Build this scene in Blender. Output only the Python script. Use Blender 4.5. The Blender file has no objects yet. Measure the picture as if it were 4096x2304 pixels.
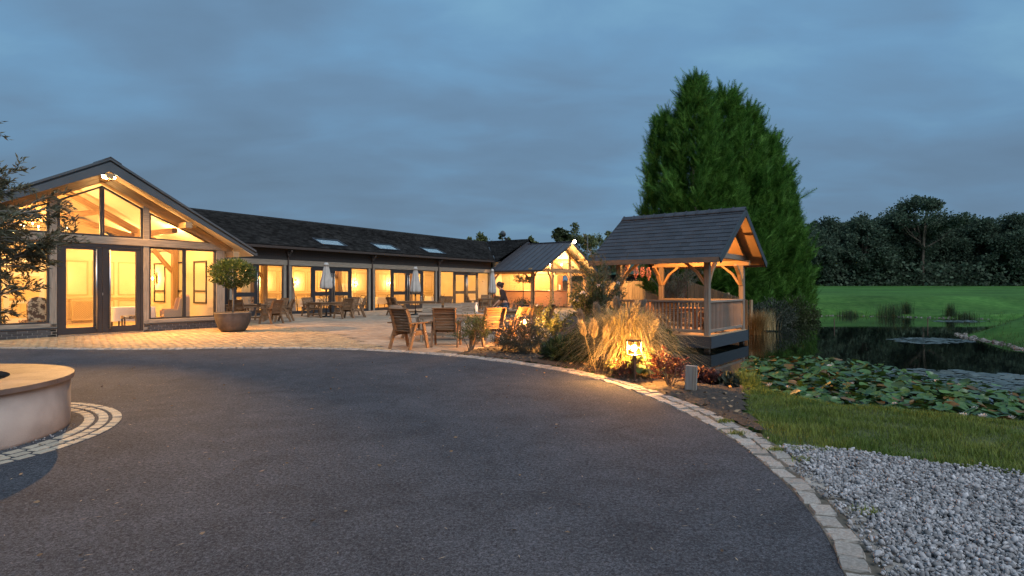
import bpy, bmesh, math, random
import numpy as np
from mathutils import Vector, Matrix

R = math.radians
random.seed(7)
RNG = np.random.default_rng(7)
scn = bpy.context.scene
col = scn.collection

# ------------------------------------------------------------------ camera
CX, CY, FOC, EYE = 2048.0, 1152.0, 2275.0, 1.45
cam_d = bpy.data.cameras.new('camera')
cam_d.sensor_width = 36.0
cam_d.lens = 36.0 * FOC / 4096.0
cam_d.clip_start = 0.05
cam_d.clip_end = 2000.0
cam = bpy.data.objects.new('camera', cam_d)
cam.location = (0, 0, EYE)
cam.rotation_euler = (R(90), 0, 0)
col.objects.link(cam)
scn.camera = cam

# ------------------------------------------------------------------ world: overcast dusk sky
SUN_ELEV, SUN_AZ = 46.0, 148.0          # degrees; azimuth clockwise from +Y
world = bpy.data.worlds.new('World')
scn.world = world
world.use_nodes = True
nt = world.node_tree
nt.nodes.clear()
N = nt.nodes.new
L = nt.links.new
out = N('ShaderNodeOutputWorld')
bg = N('ShaderNodeBackground')
tc = N('ShaderNodeTexCoord')
sep = N('ShaderNodeSeparateXYZ')
L(tc.outputs['Generated'], sep.inputs[0])
zc = N('ShaderNodeMath'); zc.operation = 'MAXIMUM'; zc.inputs[1].default_value = 0.0
L(sep.outputs['Z'], zc.inputs[0])
zz = N('ShaderNodeMath'); zz.operation = 'ADD'; zz.inputs[1].default_value = 0.22
L(zc.outputs[0], zz.inputs[0])
dx = N('ShaderNodeMath'); dx.operation = 'DIVIDE'
dy = N('ShaderNodeMath'); dy.operation = 'DIVIDE'
L(sep.outputs['X'], dx.inputs[0]); L(zz.outputs[0], dx.inputs[1])
L(sep.outputs['Y'], dy.inputs[0]); L(zz.outputs[0], dy.inputs[1])
cmb = N('ShaderNodeCombineXYZ')
L(dx.outputs[0], cmb.inputs[0]); L(dy.outputs[0], cmb.inputs[1])
mp = N('ShaderNodeMapping')
mp.inputs['Rotation'].default_value = (0, 0, R(-22))
mp.inputs['Scale'].default_value = (0.75, 1.25, 1.0)
mp.inputs['Location'].default_value = (3.1, 1.7, 0)
L(cmb.outputs[0], mp.inputs[0])
def wnoise(scale, detail, rough, dist):
    n = N('ShaderNodeTexNoise')
    n.inputs['Scale'].default_value = scale; n.inputs['Detail'].default_value = detail
    n.inputs['Roughness'].default_value = rough; n.inputs['Distortion'].default_value = dist
    L(mp.outputs[0], n.inputs['Vector'])
    return n
n1 = wnoise(0.75, 4.0, 0.5, 0.35)          # large cloud banks
n2 = wnoise(3.2, 7.0, 0.5, 0.25)           # ragged cloudlets
nm = N('ShaderNodeMixRGB'); nm.inputs[0].default_value = 0.34
L(n1.outputs['Fac'], nm.inputs[1]); L(n2.outputs['Fac'], nm.inputs[2])
ramp = N('ShaderNodeValToRGB')
e = ramp.color_ramp.elements
e[0].position = 0.30; e[0].color = (0.076, 0.130, 0.200, 1)
e[1].position = 0.69; e[1].color = (0.130, 0.262, 0.376, 1)
m_ = ramp.color_ramp.elements.new(0.45); m_.color = (0.088, 0.160, 0.252, 1)
m_ = ramp.color_ramp.elements.new(0.56); m_.color = (0.096, 0.196, 0.316, 1)
L(nm.outputs[0], ramp.inputs[0])
# the cloud deck is thicker, hence greyer, when seen low over the land
lowr = N('ShaderNodeMapRange'); lowr.inputs['From Min'].default_value = 0.0; lowr.inputs['From Max'].default_value = 0.34
lowr.inputs['To Min'].default_value = 0.55; lowr.inputs['To Max'].default_value = 0.0
L(zc.outputs[0], lowr.inputs['Value'])
lowm = N('ShaderNodeMixRGB'); lowm.inputs[2].default_value = (0.070, 0.106, 0.152, 1)
L(lowr.outputs[0], lowm.inputs[0]); L(ramp.outputs[0], lowm.inputs[1])
# clear dusk sky behind the cloud
sky = N('ShaderNodeTexSky')
sky.sky_type = 'NISHITA'
sky.sun_disc = False
sky.sun_elevation = R(4)
sky.sun_rotation = R(SUN_AZ)
skm = N('ShaderNodeMixRGB'); skm.blend_type = 'MULTIPLY'; skm.inputs[0].default_value = 1.0
skm.inputs[2].default_value = (0.05, 0.05, 0.05, 1)
L(sky.outputs[0], skm.inputs[1])
mx = N('ShaderNodeMixRGB'); mx.inputs[0].default_value = 0.93
L(skm.outputs[0], mx.inputs[1]); L(lowm.outputs[0], mx.inputs[2])
L(mx.outputs[0], bg.inputs[0])
bg.inputs[1].default_value = 1.0
L(bg.outputs[0], out.inputs[0])

# ------------------------------------------------------------------ the last soft daylight
sun_d = bpy.data.lights.new('sun', 'SUN')
sun_d.energy = 1.5
sun_d.angle = R(45)
sun_d.color = (0.86, 0.93, 1.0)
sun = bpy.data.objects.new('sun', sun_d)
_az, _el = R(SUN_AZ), R(SUN_ELEV)
_to = Vector((math.sin(_az) * math.cos(_el), math.cos(_az) * math.cos(_el), math.sin(_el)))
sun.rotation_euler = _to.to_track_quat('Z', 'Y').to_euler()
sun.location = _to * 40
col.objects.link(sun)

scn.view_settings.view_transform = 'Standard'
scn.view_settings.look = 'None'
scn.view_settings.exposure = 0.8
scn.view_settings.gamma = 1.0
scn.view_settings.use_curve_mapping = False
cy = scn.cycles
cy.use_denoising = True
cy.denoiser = 'OPENIMAGEDENOISE'
cy.max_bounces = 7
cy.diffuse_bounces = 4
cy.glossy_bounces = 3
cy.transmission_bounces = 4
cy.transparent_max_bounces = 14
cy.sample_clamp_indirect = 4.0
cy.use_light_tree = True
cy.caustics_reflective = False
cy.caustics_refractive = False

# ------------------------------------------------------------------ photo pixel -> ground point
def ter(X, Y):
    return 0.0
def G(x, y, z=0.0):
    d = (EYE - z) * FOC / (y - CY)
    return Vector(((x - CX) / FOC * d, d, z))
def at(x, Y, y=None, z=0.0):
    """pixel column x at distance Y (height from pixel row y if given)"""
    return Vector(((x - CX) / FOC * Y, Y, z if y is None else EYE + (CY - y) / FOC * Y))

# ------------------------------------------------------------------ materials
def _n(t, k): return t.nodes.new(k)
def new_mat(name):
    m = bpy.data.materials.new(name)
    m.use_nodes = True
    t = m.node_tree
    b = t.nodes['Principled BSDF']
    return m, t, b
def c4(c): return (c[0], c[1], c[2], 1)

def mat(name, c1, c2=None, rough=0.6, scale=5.0, detail=5.0, bump=0.0, bscale=None, metal=0.0,
        coords='Object', stretch=(1, 1, 1), rnd=0.0, rsrc='island', spec=0.5, lo=0.35, hi=0.65,
        transl=0.0, dist=0.0, c3=None, big=None):
    m, t, b = new_mat(name)
    lk = t.links.new
    c2 = c2 or c1
    tcn = _n(t, 'ShaderNodeTexCoord')
    mpn = _n(t, 'ShaderNodeMapping')
    mpn.inputs['Scale'].default_value = stretch
    lk(tcn.outputs[coords], mpn.inputs[0])
    nz = _n(t, 'ShaderNodeTexNoise')
    nz.inputs['Scale'].default_value = scale
    nz.inputs['Detail'].default_value = detail
    nz.inputs['Distortion'].default_value = dist
    lk(mpn.outputs[0], nz.inputs['Vector'])
    rp = _n(t, 'ShaderNodeValToRGB')
    rp.color_ramp.elements[0].position = lo; rp.color_ramp.elements[0].color = c4(c1)
    rp.color_ramp.elements[1].position = hi; rp.color_ramp.elements[1].color = c4(c2)
    if c3:
        q = rp.color_ramp.elements.new(min(0.99, hi + 0.12)); q.color = c4(c3)
    lk(nz.outputs['Fac'], rp.inputs[0])
    src = rp.outputs[0]
    if big:                                   # large soft stains: (scale, strength)
        n2 = _n(t, 'ShaderNodeTexNoise'); n2.inputs['Scale'].default_value = big[0]; n2.inputs['Detail'].default_value = 4
        lk(tcn.outputs[coords], n2.inputs['Vector'])
        mr = _n(t, 'ShaderNodeMapRange'); mr.inputs['From Min'].default_value = 0.3; mr.inputs['From Max'].default_value = 0.7
        mr.inputs['To Min'].default_value = 1 - big[1]; mr.inputs['To Max'].default_value = 1 + big[1] * 0.6
        lk(n2.outputs['Fac'], mr.inputs['Value'])
        mu = _n(t, 'ShaderNodeVectorMath'); mu.operation = 'SCALE'
        lk(src, mu.inputs[0]); lk(mr.outputs[0], mu.inputs['Scale'])
        src = mu.outputs[0]
    if rnd > 0:
        if rsrc == 'island':
            g = _n(t, 'ShaderNodeNewGeometry'); ro = g.outputs['Random Per Island']
        else:
            g = _n(t, 'ShaderNodeObjectInfo'); ro = g.outputs['Random']
        mr = _n(t, 'ShaderNodeMapRange')
        mr.inputs['To Min'].default_value = 1 - rnd; mr.inputs['To Max'].default_value = 1 + rnd
        lk(ro, mr.inputs['Value'])
        mu = _n(t, 'ShaderNodeVectorMath'); mu.operation = 'SCALE'
        lk(src, mu.inputs[0]); lk(mr.outputs[0], mu.inputs['Scale'])
        src = mu.outputs[0]
    lk(src, b.inputs['Base Color'])
    b.inputs['Roughness'].default_value = rough
    b.inputs['Metallic'].default_value = metal
    b.inputs['Specular IOR Level'].default_value = spec
    if bump > 0:
        nb = nz
        if bscale:
            nb = _n(t, 'ShaderNodeTexNoise'); nb.inputs['Scale'].default_value = bscale; nb.inputs['Detail'].default_value = 4
            lk(mpn.outputs[0], nb.inputs['Vector'])
        bp = _n(t, 'ShaderNodeBump'); bp.inputs['Strength'].default_value = bump; bp.inputs['Distance'].default_value = 0.02
        lk(nb.outputs['Fac'], bp.inputs['Height'])
        lk(bp.outputs[0], b.inputs['Normal'])
    if transl > 0:
        tr = _n(t, 'ShaderNodeBsdfTranslucent')
        lk(src, tr.inputs[0])
        ms = _n(t, 'ShaderNodeMixShader'); ms.inputs[0].default_value = transl
        o = t.nodes['Material Output']
        lk(b.outputs[0], ms.inputs[1]); lk(tr.outputs[0], ms.inputs[2]); lk(ms.outputs[0], o.inputs['Surface'])
    return m

def emit(name, c, s):
    m, t, b = new_mat(name)
    b.inputs['Base Color'].default_value = c4(c)
    b.inputs['Emission Color'].default_value = c4(c)
    b.inputs['Emission Strength'].default_value = s
    return m

def glass_mat(name, tint=(0.96, 0.97, 0.97), ior=1.45, rough=0.0, gain=1.0):
    m, t, b = new_mat(name)
    t.nodes.remove(b)
    lk = t.links.new
    tr = _n(t, 'ShaderNodeBsdfTransparent'); tr.inputs[0].default_value = c4(tint)
    gl = _n(t, 'ShaderNodeBsdfGlossy'); gl.inputs['Roughness'].default_value = rough
    fr = _n(t, 'ShaderNodeLayerWeight'); fr.inputs[0].default_value = 0.5
    pw = _n(t, 'ShaderNodeMath'); pw.operation = 'POWER'; pw.inputs[1].default_value = 4.5
    lk(fr.outputs['Facing'], pw.inputs[0])
    f0 = gain * ((ior - 1) / (ior + 1)) ** 2
    mu = _n(t, 'ShaderNodeMath'); mu.operation = 'MULTIPLY_ADD'; mu.inputs[1].default_value = 1 - f0; mu.inputs[2].default_value = f0
    lk(pw.outputs[0], mu.inputs[0])
    ms = _n(t, 'ShaderNodeMixShader')
    lk(mu.outputs[0], ms.inputs[0]); lk(tr.outputs[0], ms.inputs[1]); lk(gl.outputs[0], ms.inputs[2])
    lk(ms.outputs[0], t.nodes['Material Output'].inputs['Surface'])
    return m

M = {}
WG = dict(coords='UV', stretch=(1.2, 22, 1), scale=2.0, detail=6, bump=0.25, rough=0.75, dist=0.6)
M['oak'] = mat('oak', (0.28, 0.175, 0.085), (0.46, 0.31, 0.165), **WG)
M['oak_grey'] = mat('oak_weathered', (0.195, 0.158, 0.12), (0.345, 0.288, 0.222), **WG)
M['teak'] = mat('garden_furniture_timber', (0.135, 0.068, 0.030), (0.275, 0.148, 0.072), rnd=0.18, rsrc='object', **WG)
M['teak_grey'] = mat('garden_furniture_timber_weathered', (0.19, 0.135, 0.09), (0.34, 0.255, 0.18), rnd=0.15, rsrc='object', **WG)
M['pine'] = mat('gazebo_timber', (0.30, 0.19, 0.10), (0.46, 0.30, 0.165), **WG)
M['rail'] = mat('gazebo_rail_timber', (0.17, 0.135, 0.105), (0.28, 0.225, 0.18), rnd=0.1, rsrc='object', **WG)
M['floorboard'] = mat('floor_boards', (0.36, 0.24, 0.13), (0.52, 0.37, 0.22), **WG)
M['fence'] = mat('fence_timber', (0.22, 0.14, 0.075), (0.36, 0.25, 0.14), rnd=0.2, **WG)
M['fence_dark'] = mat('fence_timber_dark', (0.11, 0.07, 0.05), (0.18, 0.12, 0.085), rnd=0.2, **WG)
M['barboard'] = mat('bar_front_timber', (0.30, 0.14, 0.07), (0.42, 0.21, 0.11), rnd=0.08, rsrc='object', **WG)
M['ply'] = mat('bar_back_panel', (0.48, 0.29, 0.14), (0.58, 0.37, 0.19), coords='UV', stretch=(3, 8, 1), scale=1.5, rough=0.6)
M['frame'] = mat('dark_metal_frame', (0.028, 0.026, 0.028), (0.036, 0.034, 0.036), rough=0.45, scale=3)
M['verge'] = mat('grey_metal_verge', (0.060, 0.072, 0.082), (0.075, 0.088, 0.10), rough=0.5, scale=2)
M['cladding'] = mat('dark_weatherboard', (0.026, 0.021, 0.019), (0.042, 0.034, 0.030), coords='UV', stretch=(1, 18, 1), scale=2, rough=0.7, bump=0.2)
M['gutter'] = mat('brown_gutter', (0.055, 0.040, 0.034), (0.065, 0.048, 0.04), rough=0.45)
M['rooftile'] = mat('roof_tile', (0.017, 0.0165, 0.0165), (0.034, 0.033, 0.032), rough=0.85, scale=3, rnd=0.3, spec=0.0, bump=0.3, bscale=40, big=(0.5, 0.3))
M['slate'] = mat('gazebo_slate', (0.025, 0.0285, 0.036), (0.041, 0.046, 0.056), rough=0.62, scale=6, rnd=0.22, rsrc='object', bump=0.25, bscale=60)
M['metalroof'] = mat('standing_seam_roof', (0.050, 0.048, 0.054), (0.066, 0.062, 0.068), rough=0.5, scale=1.5)
M['fascia'] = mat('gazebo_base_board', (0.032, 0.038, 0.046), (0.042, 0.05, 0.06), rough=0.55, coords='UV', stretch=(1, 12, 1), scale=2, bump=0.1)
M['plaster'] = mat('cream_wall', (0.70, 0.62, 0.44), (0.76, 0.68, 0.50), rough=0.8, scale=1.2)
M['ceiling'] = mat('cream_ceiling', (0.76, 0.70, 0.55), (0.80, 0.74, 0.60), rough=0.85, scale=1.0)
M['moulding'] = mat('panel_moulding', (0.56, 0.46, 0.29), rough=0.6)
M['carpet'] = mat('interior_floor', (0.44, 0.30, 0.17), (0.56, 0.40, 0.24), rough=0.5, scale=2, stretch=(1, 9, 1))
M['linen'] = mat('white_tablecloth', (0.78, 0.76, 0.70), (0.84, 0.82, 0.78), rough=0.9, scale=3)
M['upholstery'] = mat('tan_upholstery', (0.42, 0.27, 0.17), (0.50, 0.34, 0.22), rough=0.9, scale=40, bump=0.1)
M['pattern'] = mat('patterned_upholstery', (0.10, 0.06, 0.04), (0.55, 0.45, 0.30), rough=0.9, scale=9, lo=0.46, hi=0.54)
M['steel'] = mat('brushed_steel', (0.55, 0.54, 0.52), rough=0.3, metal=1.0)
M['bolt'] = mat('zinc_bolt', (0.75, 0.74, 0.72), rough=0.3, metal=1.0)
M['blackiron'] = mat('black_iron', (0.018, 0.016, 0.015), rough=0.45)
M['whitepaint'] = mat('white_paint', (0.76, 0.75, 0.70), rough=0.5)
M['brick'] = mat('plinth_brick', (0.060, 0.055, 0.055), (0.105, 0.09, 0.085), rough=0.8, scale=14, rnd=0.3, rsrc='object', bump=0.4)
M['brick_red'] = mat('red_brick', (0.20, 0.085, 0.05), (0.30, 0.14, 0.085), rough=0.85, scale=14, rnd=0.25, rsrc='object', bump=0.4)
M['mortar'] = mat('mortar', (0.22, 0.20, 0.18), rough=0.9, scale=30)
M['render'] = mat('planter_render', (0.23, 0.19, 0.168), (0.33, 0.278, 0.245), rough=0.9, scale=2.2, detail=8, bump=0.3, bscale=70, lo=0.3, hi=0.7, big=(1.1, 0.38))
M['coping'] = mat('planter_coping_stone', (0.105, 0.076, 0.066), (0.165, 0.122, 0.106), rough=0.75, scale=4, rnd=0.1, rsrc='object', bump=0.25, bscale=50)
M['sett'] = mat('sandstone_sett', (0.26, 0.222, 0.19), (0.40, 0.347, 0.30), rough=0.85, scale=9, rnd=0.18, rsrc='object', bump=0.5, bscale=35)
M['ringsett'] = mat('pale_ring_sett', (0.38, 0.315, 0.235), (0.52, 0.44, 0.335), rough=0.85, scale=9, rnd=0.12, rsrc='object', bump=0.5, bscale=35)
M['flag'] = mat('terrace_flag', (0.28, 0.198, 0.132), (0.38, 0.282, 0.195), rough=0.8, scale=3, rnd=0.16, rsrc='object', bump=0.25, bscale=40)
M['flag_far'] = mat('terrace_flag_far', (0.28, 0.198, 0.132), (0.38, 0.282, 0.195), rough=0.8, scale=3, rnd=0.18, bump=0.2, bscale=40)
M['block'] = mat('terrace_block', (0.31, 0.205, 0.112), (0.44, 0.31, 0.172), rough=0.8, scale=6, rnd=0.24, bump=0.3, bscale=50)
M['joint'] = mat('paving_joint', (0.085, 0.068, 0.05), (0.13, 0.105, 0.078), rough=0.95, scale=20)
M['pot'] = mat('clay_pot', (0.066, 0.054, 0.047), (0.105, 0.086, 0.074), rough=0.75, scale=6, bump=0.2, bscale=50, big=(2.5, 0.2))
M['soil'] = mat('bed_soil', (0.022, 0.015, 0.011), (0.065, 0.044, 0.03), rough=0.95, scale=22, detail=8, bump=0.9, bscale=40)
M['litter'] = mat('leaf_litter', (0.13, 0.075, 0.04), (0.26, 0.17, 0.10), rough=0.9, scale=8, rnd=0.6)
M['straw'] = mat('dry_straw', (0.26, 0.19, 0.12), (0.36, 0.28, 0.19), rough=0.9, scale=8, rnd=0.4)
M['stone'] = mat('gravel_stone', (0.19, 0.178, 0.176), (0.37, 0.342, 0.335), rough=0.9, scale=25, rnd=0.5, bump=0.2)
M['gravelbase'] = mat('gravel_base', (0.11, 0.10, 0.10), (0.22, 0.205, 0.205), rough=0.95, scale=60, bump=0.8)
M['rock'] = mat('bank_rock', (0.10, 0.09, 0.082), (0.22, 0.20, 0.185), rough=0.9, scale=5, rnd=0.3, rsrc='object', bump=0.5)
M['parasol'] = mat('parasol_cloth', (0.52, 0.47, 0.42), (0.62, 0.57, 0.51), rough=0.9, scale=4, transl=0.2)
M['postgrey'] = mat('grey_marker_post', (0.19, 0.16, 0.14), (0.27, 0.235, 0.205), coords='UV', stretch=(1, 14, 1), scale=2, rough=0.8, bump=0.15)
M['lanternmetal'] = mat('lantern_bronze', (0.05, 0.032, 0.022), rough=0.5)
M['bark'] = mat('bark', (0.075, 0.055, 0.04), (0.16, 0.12, 0.09), rough=0.95, scale=8, stretch=(1, 1, 0.25), bump=0.8)
M['bark_grey'] = mat('grey_bark', (0.15, 0.135, 0.115), (0.26, 0.235, 0.20), rough=0.9, scale=10, stretch=(1, 1, 0.3), bump=0.4)
def leafm(name, a, b, rnd=0.35, tr=0.25, rough=0.55, spec=0.4):
    return mat(name, a, b, rough=rough, scale=1.3, rnd=rnd, transl=tr, spec=spec)
M['conifer'] = leafm('conifer_foliage', (0.062, 0.160, 0.026), (0.132, 0.258, 0.044), rnd=0.65, tr=0.40, rough=0.7, spec=0.2)
M['olive'] = leafm('olive_leaf', (0.082, 0.082, 0.046), (0.14, 0.138, 0.082), rnd=0.35, tr=0.15)
M['bay'] = leafm('bay_leaf', (0.036, 0.066, 0.015), (0.085, 0.125, 0.032), rnd=0.4)
M['wood_far'] = leafm('woodland_leaf', (0.056, 0.090, 0.062), (0.105, 0.135, 0.085), rnd=0.55, tr=0.35, rough=0.8, spec=0.15)
M['birch'] = leafm('birch_leaf', (0.085, 0.100, 0.030), (0.150, 0.155, 0.050), rnd=0.35, tr=0.25)
M['shrub'] = leafm('shrub_leaf', (0.035, 0.050, 0.016), (0.075, 0.085, 0.03), rnd=0.4)
M['shrub_yel'] = leafm('twiggy_shrub_leaf', (0.075, 0.085, 0.025), (0.13, 0.14, 0.045), rnd=0.4)
M['shrub_grey'] = leafm('grey_shrub_leaf', (0.045, 0.056, 0.036), (0.095, 0.105, 0.075), rnd=0.45)
M['broad'] = leafm('broad_leaf', (0.060, 0.10, 0.022), (0.12, 0.17, 0.045), rnd=0.3)
M['redleaf'] = leafm('red_leaf', (0.10, 0.028, 0.020), (0.17, 0.06, 0.038), rnd=0.5)
M['darkred'] = leafm('dark_red_leaf', (0.07, 0.030, 0.028), (0.12, 0.05, 0.042), rnd=0.5)
M['pampas'] = leafm('pampas_blade', (0.30, 0.24, 0.11), (0.46, 0.37, 0.19), rnd=0.4, tr=0.35, rough=0.7)
M['plume'] = leafm('pampas_plume', (0.42, 0.33, 0.20), (0.56, 0.46, 0.30), rnd=0.25, tr=0.45, rough=0.9)
M['plume_grey'] = leafm('pampas_plume_grey', (0.27, 0.23, 0.18), (0.36, 0.31, 0.25), rnd=0.25, tr=0.4, rough=0.9)
M['tuft'] = leafm('dry_tuft', (0.16, 0.10, 0.035), (0.26, 0.165, 0.06), rnd=0.4, tr=0.3)
M['blade'] = leafm('grass_blade', (0.095, 0.150, 0.020), (0.200, 0.225, 0.040), rnd=0.45, tr=0.3, rough=0.7)
M['bankblade'] = leafm('bank_grass_blade', (0.035, 0.080, 0.020), (0.085, 0.125, 0.035), rnd=0.5, tr=0.3, rough=0.8)
M['rush'] = leafm('rush_blade', (0.018, 0.042, 0.016), (0.035, 0.07, 0.024), rnd=0.4, tr=0.2)
M['pad'] = leafm('lily_pad', (0.028, 0.078, 0.018), (0.068, 0.125, 0.028), rnd=0.5, tr=0.12, rough=0.35, spec=0.5)
M['pad_old'] = leafm('lily_pad_turning', (0.085, 0.055, 0.012), (0.18, 0.085, 0.022), rnd=0.4, tr=0.15, rough=0.45)
M['pad_flat'] = leafm('lily_pad_flat', (0.045, 0.06, 0.045), (0.09, 0.105, 0.085), rnd=0.4, tr=0.05, rough=0.3, spec=0.6)
M['petal'] = mat('white_petal', (0.70, 0.62, 0.56), (0.78, 0.68, 0.62), rough=0.6, scale=6, transl=0.25)
M['pink'] = mat('pink_petal', (0.45, 0.20, 0.22), (0.60, 0.32, 0.32), rough=0.7, scale=9, transl=0.25, rnd=0.3)
M['stamen'] = mat('yellow_stamen', (0.70, 0.45, 0.08), rough=0.7)
M['moss'] = mat('planter_ground_cover', (0.03, 0.045, 0.012), (0.07, 0.085, 0.02), rough=0.95, scale=25, bump=0.8)
M['verge_soil'] = mat('verge_turf', (0.040, 0.050, 0.014), (0.080, 0.092, 0.024), rough=0.95, scale=7, detail=8, bump=0.6, bscale=30)
M['lawn'] = mat('lawn_grass', (0.036, 0.102, 0.019), (0.064, 0.152, 0.031), rough=0.9, scale=2.6, detail=11, bump=0.5, bscale=9, big=(0.16, 0.42), spec=0.1, c3=(0.092, 0.150, 0.045))
M['shedgreen'] = mat('green_shed_roof', (0.030, 0.085, 0.062), (0.04, 0.105, 0.078), rough=0.6, scale=2)
M['sheddark'] = mat('dark_shed_wall', (0.018, 0.018, 0.018), (0.028, 0.027, 0.026), rough=0.8, scale=3)
M['pole'] = mat('galvanised_pole', (0.20, 0.20, 0.20), rough=0.45, metal=0.6)
M['bottle'] = mat('white_bottle', (0.66, 0.64, 0.62), (0.74, 0.72, 0.70), rough=0.35, scale=6)
M['bottlecap'] = mat('pale_spray_head', (0.62, 0.60, 0.58), rough=0.4)
M['board'] = mat('grey_display_board', (0.26, 0.21, 0.17), (0.31, 0.255, 0.21), rough=0.8, scale=3)
M['sticker'] = mat('etched_mark', (0.80, 0.74, 0.60), rough=0.7)
M['skin'] = mat('skin', (0.42, 0.24, 0.16), rough=0.6)
M['hair'] = mat('dark_hair', (0.025, 0.012, 0.009), rough=0.6, scale=30)
M['blacktop'] = mat('black_cloth', (0.020, 0.013, 0.012), (0.03, 0.02, 0.018), rough=0.9, scale=12)
M['jeans'] = mat('blue_jeans', (0.06, 0.075, 0.11), (0.085, 0.10, 0.14), rough=0.9, scale=30)
M['glass'] = glass_mat('window_glass', (0.98, 0.98, 0.97), 1.4)
M['skyglass'] = glass_mat('rooflight_glass', (0.80, 0.86, 0.88), 1.8, 0.02, 3.0)
M['drinkglass'] = glass_mat('drinking_glass', (0.88, 0.88, 0.86), 1.5)
M['lampglass'] = glass_mat('lantern_glass', (0.97, 0.95, 0.90), 1.2)
M['lanternbulb'] = emit('lantern_bulb', (1.0, 0.46, 0.11), 4600.0)
M['bulb'] = emit('warm_bulb', (1.0, 0.74, 0.38), 28.0)
M['shade'] = emit('lit_lamp_shade', (1.0, 0.72, 0.36), 5.0)
M['flood'] = emit('floodlight_lens', (1.0, 0.80, 0.48), 60.0)
M['mirror'] = mat('wall_lamp_backplate', (0.42, 0.28, 0.13), rough=0.3, metal=0.8)

def asphalt():
    m, t, b = new_mat('asphalt')
    lk = t.links.new
    tcn = _n(t, 'ShaderNodeTexCoord')
    v = _n(t, 'ShaderNodeTexVoronoi'); v.inputs['Scale'].default_value = 150.0
    lk(tcn.outputs['Object'], v.inputs['Vector'])
    n = _n(t, 'ShaderNodeTexNoise'); n.inputs['Scale'].default_value = 38.0; n.inputs['Detail'].default_value = 8; n.inputs['Roughness'].default_value = 0.75
    lk(tcn.outputs['Object'], n.inputs['Vector'])
    n2 = _n(t, 'ShaderNodeTexNoise'); n2.inputs['Scale'].default_value = 0.55; n2.inputs['Detail'].default_value = 6
    lk(tcn.outputs['Object'], n2.inputs['Vector'])
    rp = _n(t, 'ShaderNodeValToRGB')
    rp.color_ramp.elements[0].position = 0.36; rp.color_ramp.elements[0].color = (0.034, 0.0348, 0.0400, 1)
    rp.color_ramp.elements[1].position = 0.66; rp.color_ramp.elements[1].color = (0.108, 0.109, 0.120, 1)
    lk(n.outputs['Fac'], rp.inputs[0])
    hs = _n(t, 'ShaderNodeVectorMath'); hs.operation = 'SCALE'
    mr = _n(t, 'ShaderNodeMapRange'); mr.inputs['To Min'].default_value = 0.55; mr.inputs['To Max'].default_value = 1.5
    sp = _n(t, 'ShaderNodeSeparateColor'); lk(v.outputs['Color'], sp.inputs[0])
    lk(sp.outputs[0], mr.inputs['Value'])
    lk(rp.outputs[0], hs.inputs[0]); lk(mr.outputs[0], hs.inputs['Scale'])
    h2 = _n(t, 'ShaderNodeVectorMath'); h2.operation = 'SCALE'
    m2 = _n(t, 'ShaderNodeMapRange'); m2.inputs['From Min'].default_value = 0.3; m2.inputs['From Max'].default_value = 0.7
    m2.inputs['To Min'].default_value = 0.66; m2.inputs['To Max'].default_value = 1.26
    n3 = _n(t, 'ShaderNodeTexNoise'); n3.inputs['Scale'].default_value = 2.3; n3.inputs['Detail'].default_value = 7; n3.inputs['Distortion'].default_value = 1.2
    lk(tcn.outputs['Object'], n3.inputs['Vector'])
    av = _n(t, 'ShaderNodeMath'); av.operation = 'MULTIPLY_ADD'; av.inputs[1].default_value = 0.5
    hv = _n(t, 'ShaderNodeMath'); hv.operation = 'MULTIPLY'; hv.inputs[1].default_value = 0.5
    lk(n3.outputs['Fac'], hv.inputs[0]); lk(n2.outputs['Fac'], av.inputs[0]); lk(hv.outputs[0], av.inputs[2])
    lk(av.outputs[0], m2.inputs['Value']); lk(hs.outputs[0], h2.inputs[0]); lk(m2.outputs[0], h2.inputs['Scale'])
    lk(h2.outputs[0], b.inputs['Base Color'])
    b.inputs['Roughness'].default_value = 0.95
    b.inputs['Specular IOR Level'].default_value = 0.06
    ad = _n(t, 'ShaderNodeMath'); ad.operation = 'MULTIPLY_ADD'; ad.inputs[1].default_value = -0.9
    lk(v.outputs['Distance'], ad.inputs[0]); lk(n.outputs['Fac'], ad.inputs[2])
    bp = _n(t, 'ShaderNodeBump'); bp.inputs['Strength'].default_value = 0.4; bp.inputs['Distance'].default_value = 0.012
    lk(ad.outputs[0], bp.inputs['Height']); lk(bp.outputs[0], b.inputs['Normal'])
    return m
M['asphalt'] = asphalt()

def water():
    m, t, b = new_mat('pond_water')
    lk = t.links.new
    b.inputs['Base Color'].default_value = (0.004, 0.006, 0.005, 1)
    b.inputs['Roughness'].default_value = 0.025
    b.inputs['IOR'].default_value = 1.33
    b.inputs['Specular IOR Level'].default_value = 0.5
    tcn = _n(t, 'ShaderNodeTexCoord')
    n = _n(t, 'ShaderNodeTexNoise'); n.inputs['Scale'].default_value = 2.2; n.inputs['Detail'].default_value = 3
    lk(tcn.outputs['Object'], n.inputs['Vector'])
    bp = _n(t, 'ShaderNodeBump'); bp.inputs['Strength'].default_value = 0.035; bp.inputs['Distance'].default_value = 0.02
    lk(n.outputs['Fac'], bp.inputs['Height']); lk(bp.outputs[0], b.inputs['Normal'])
    return m
M['water'] = water()

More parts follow.
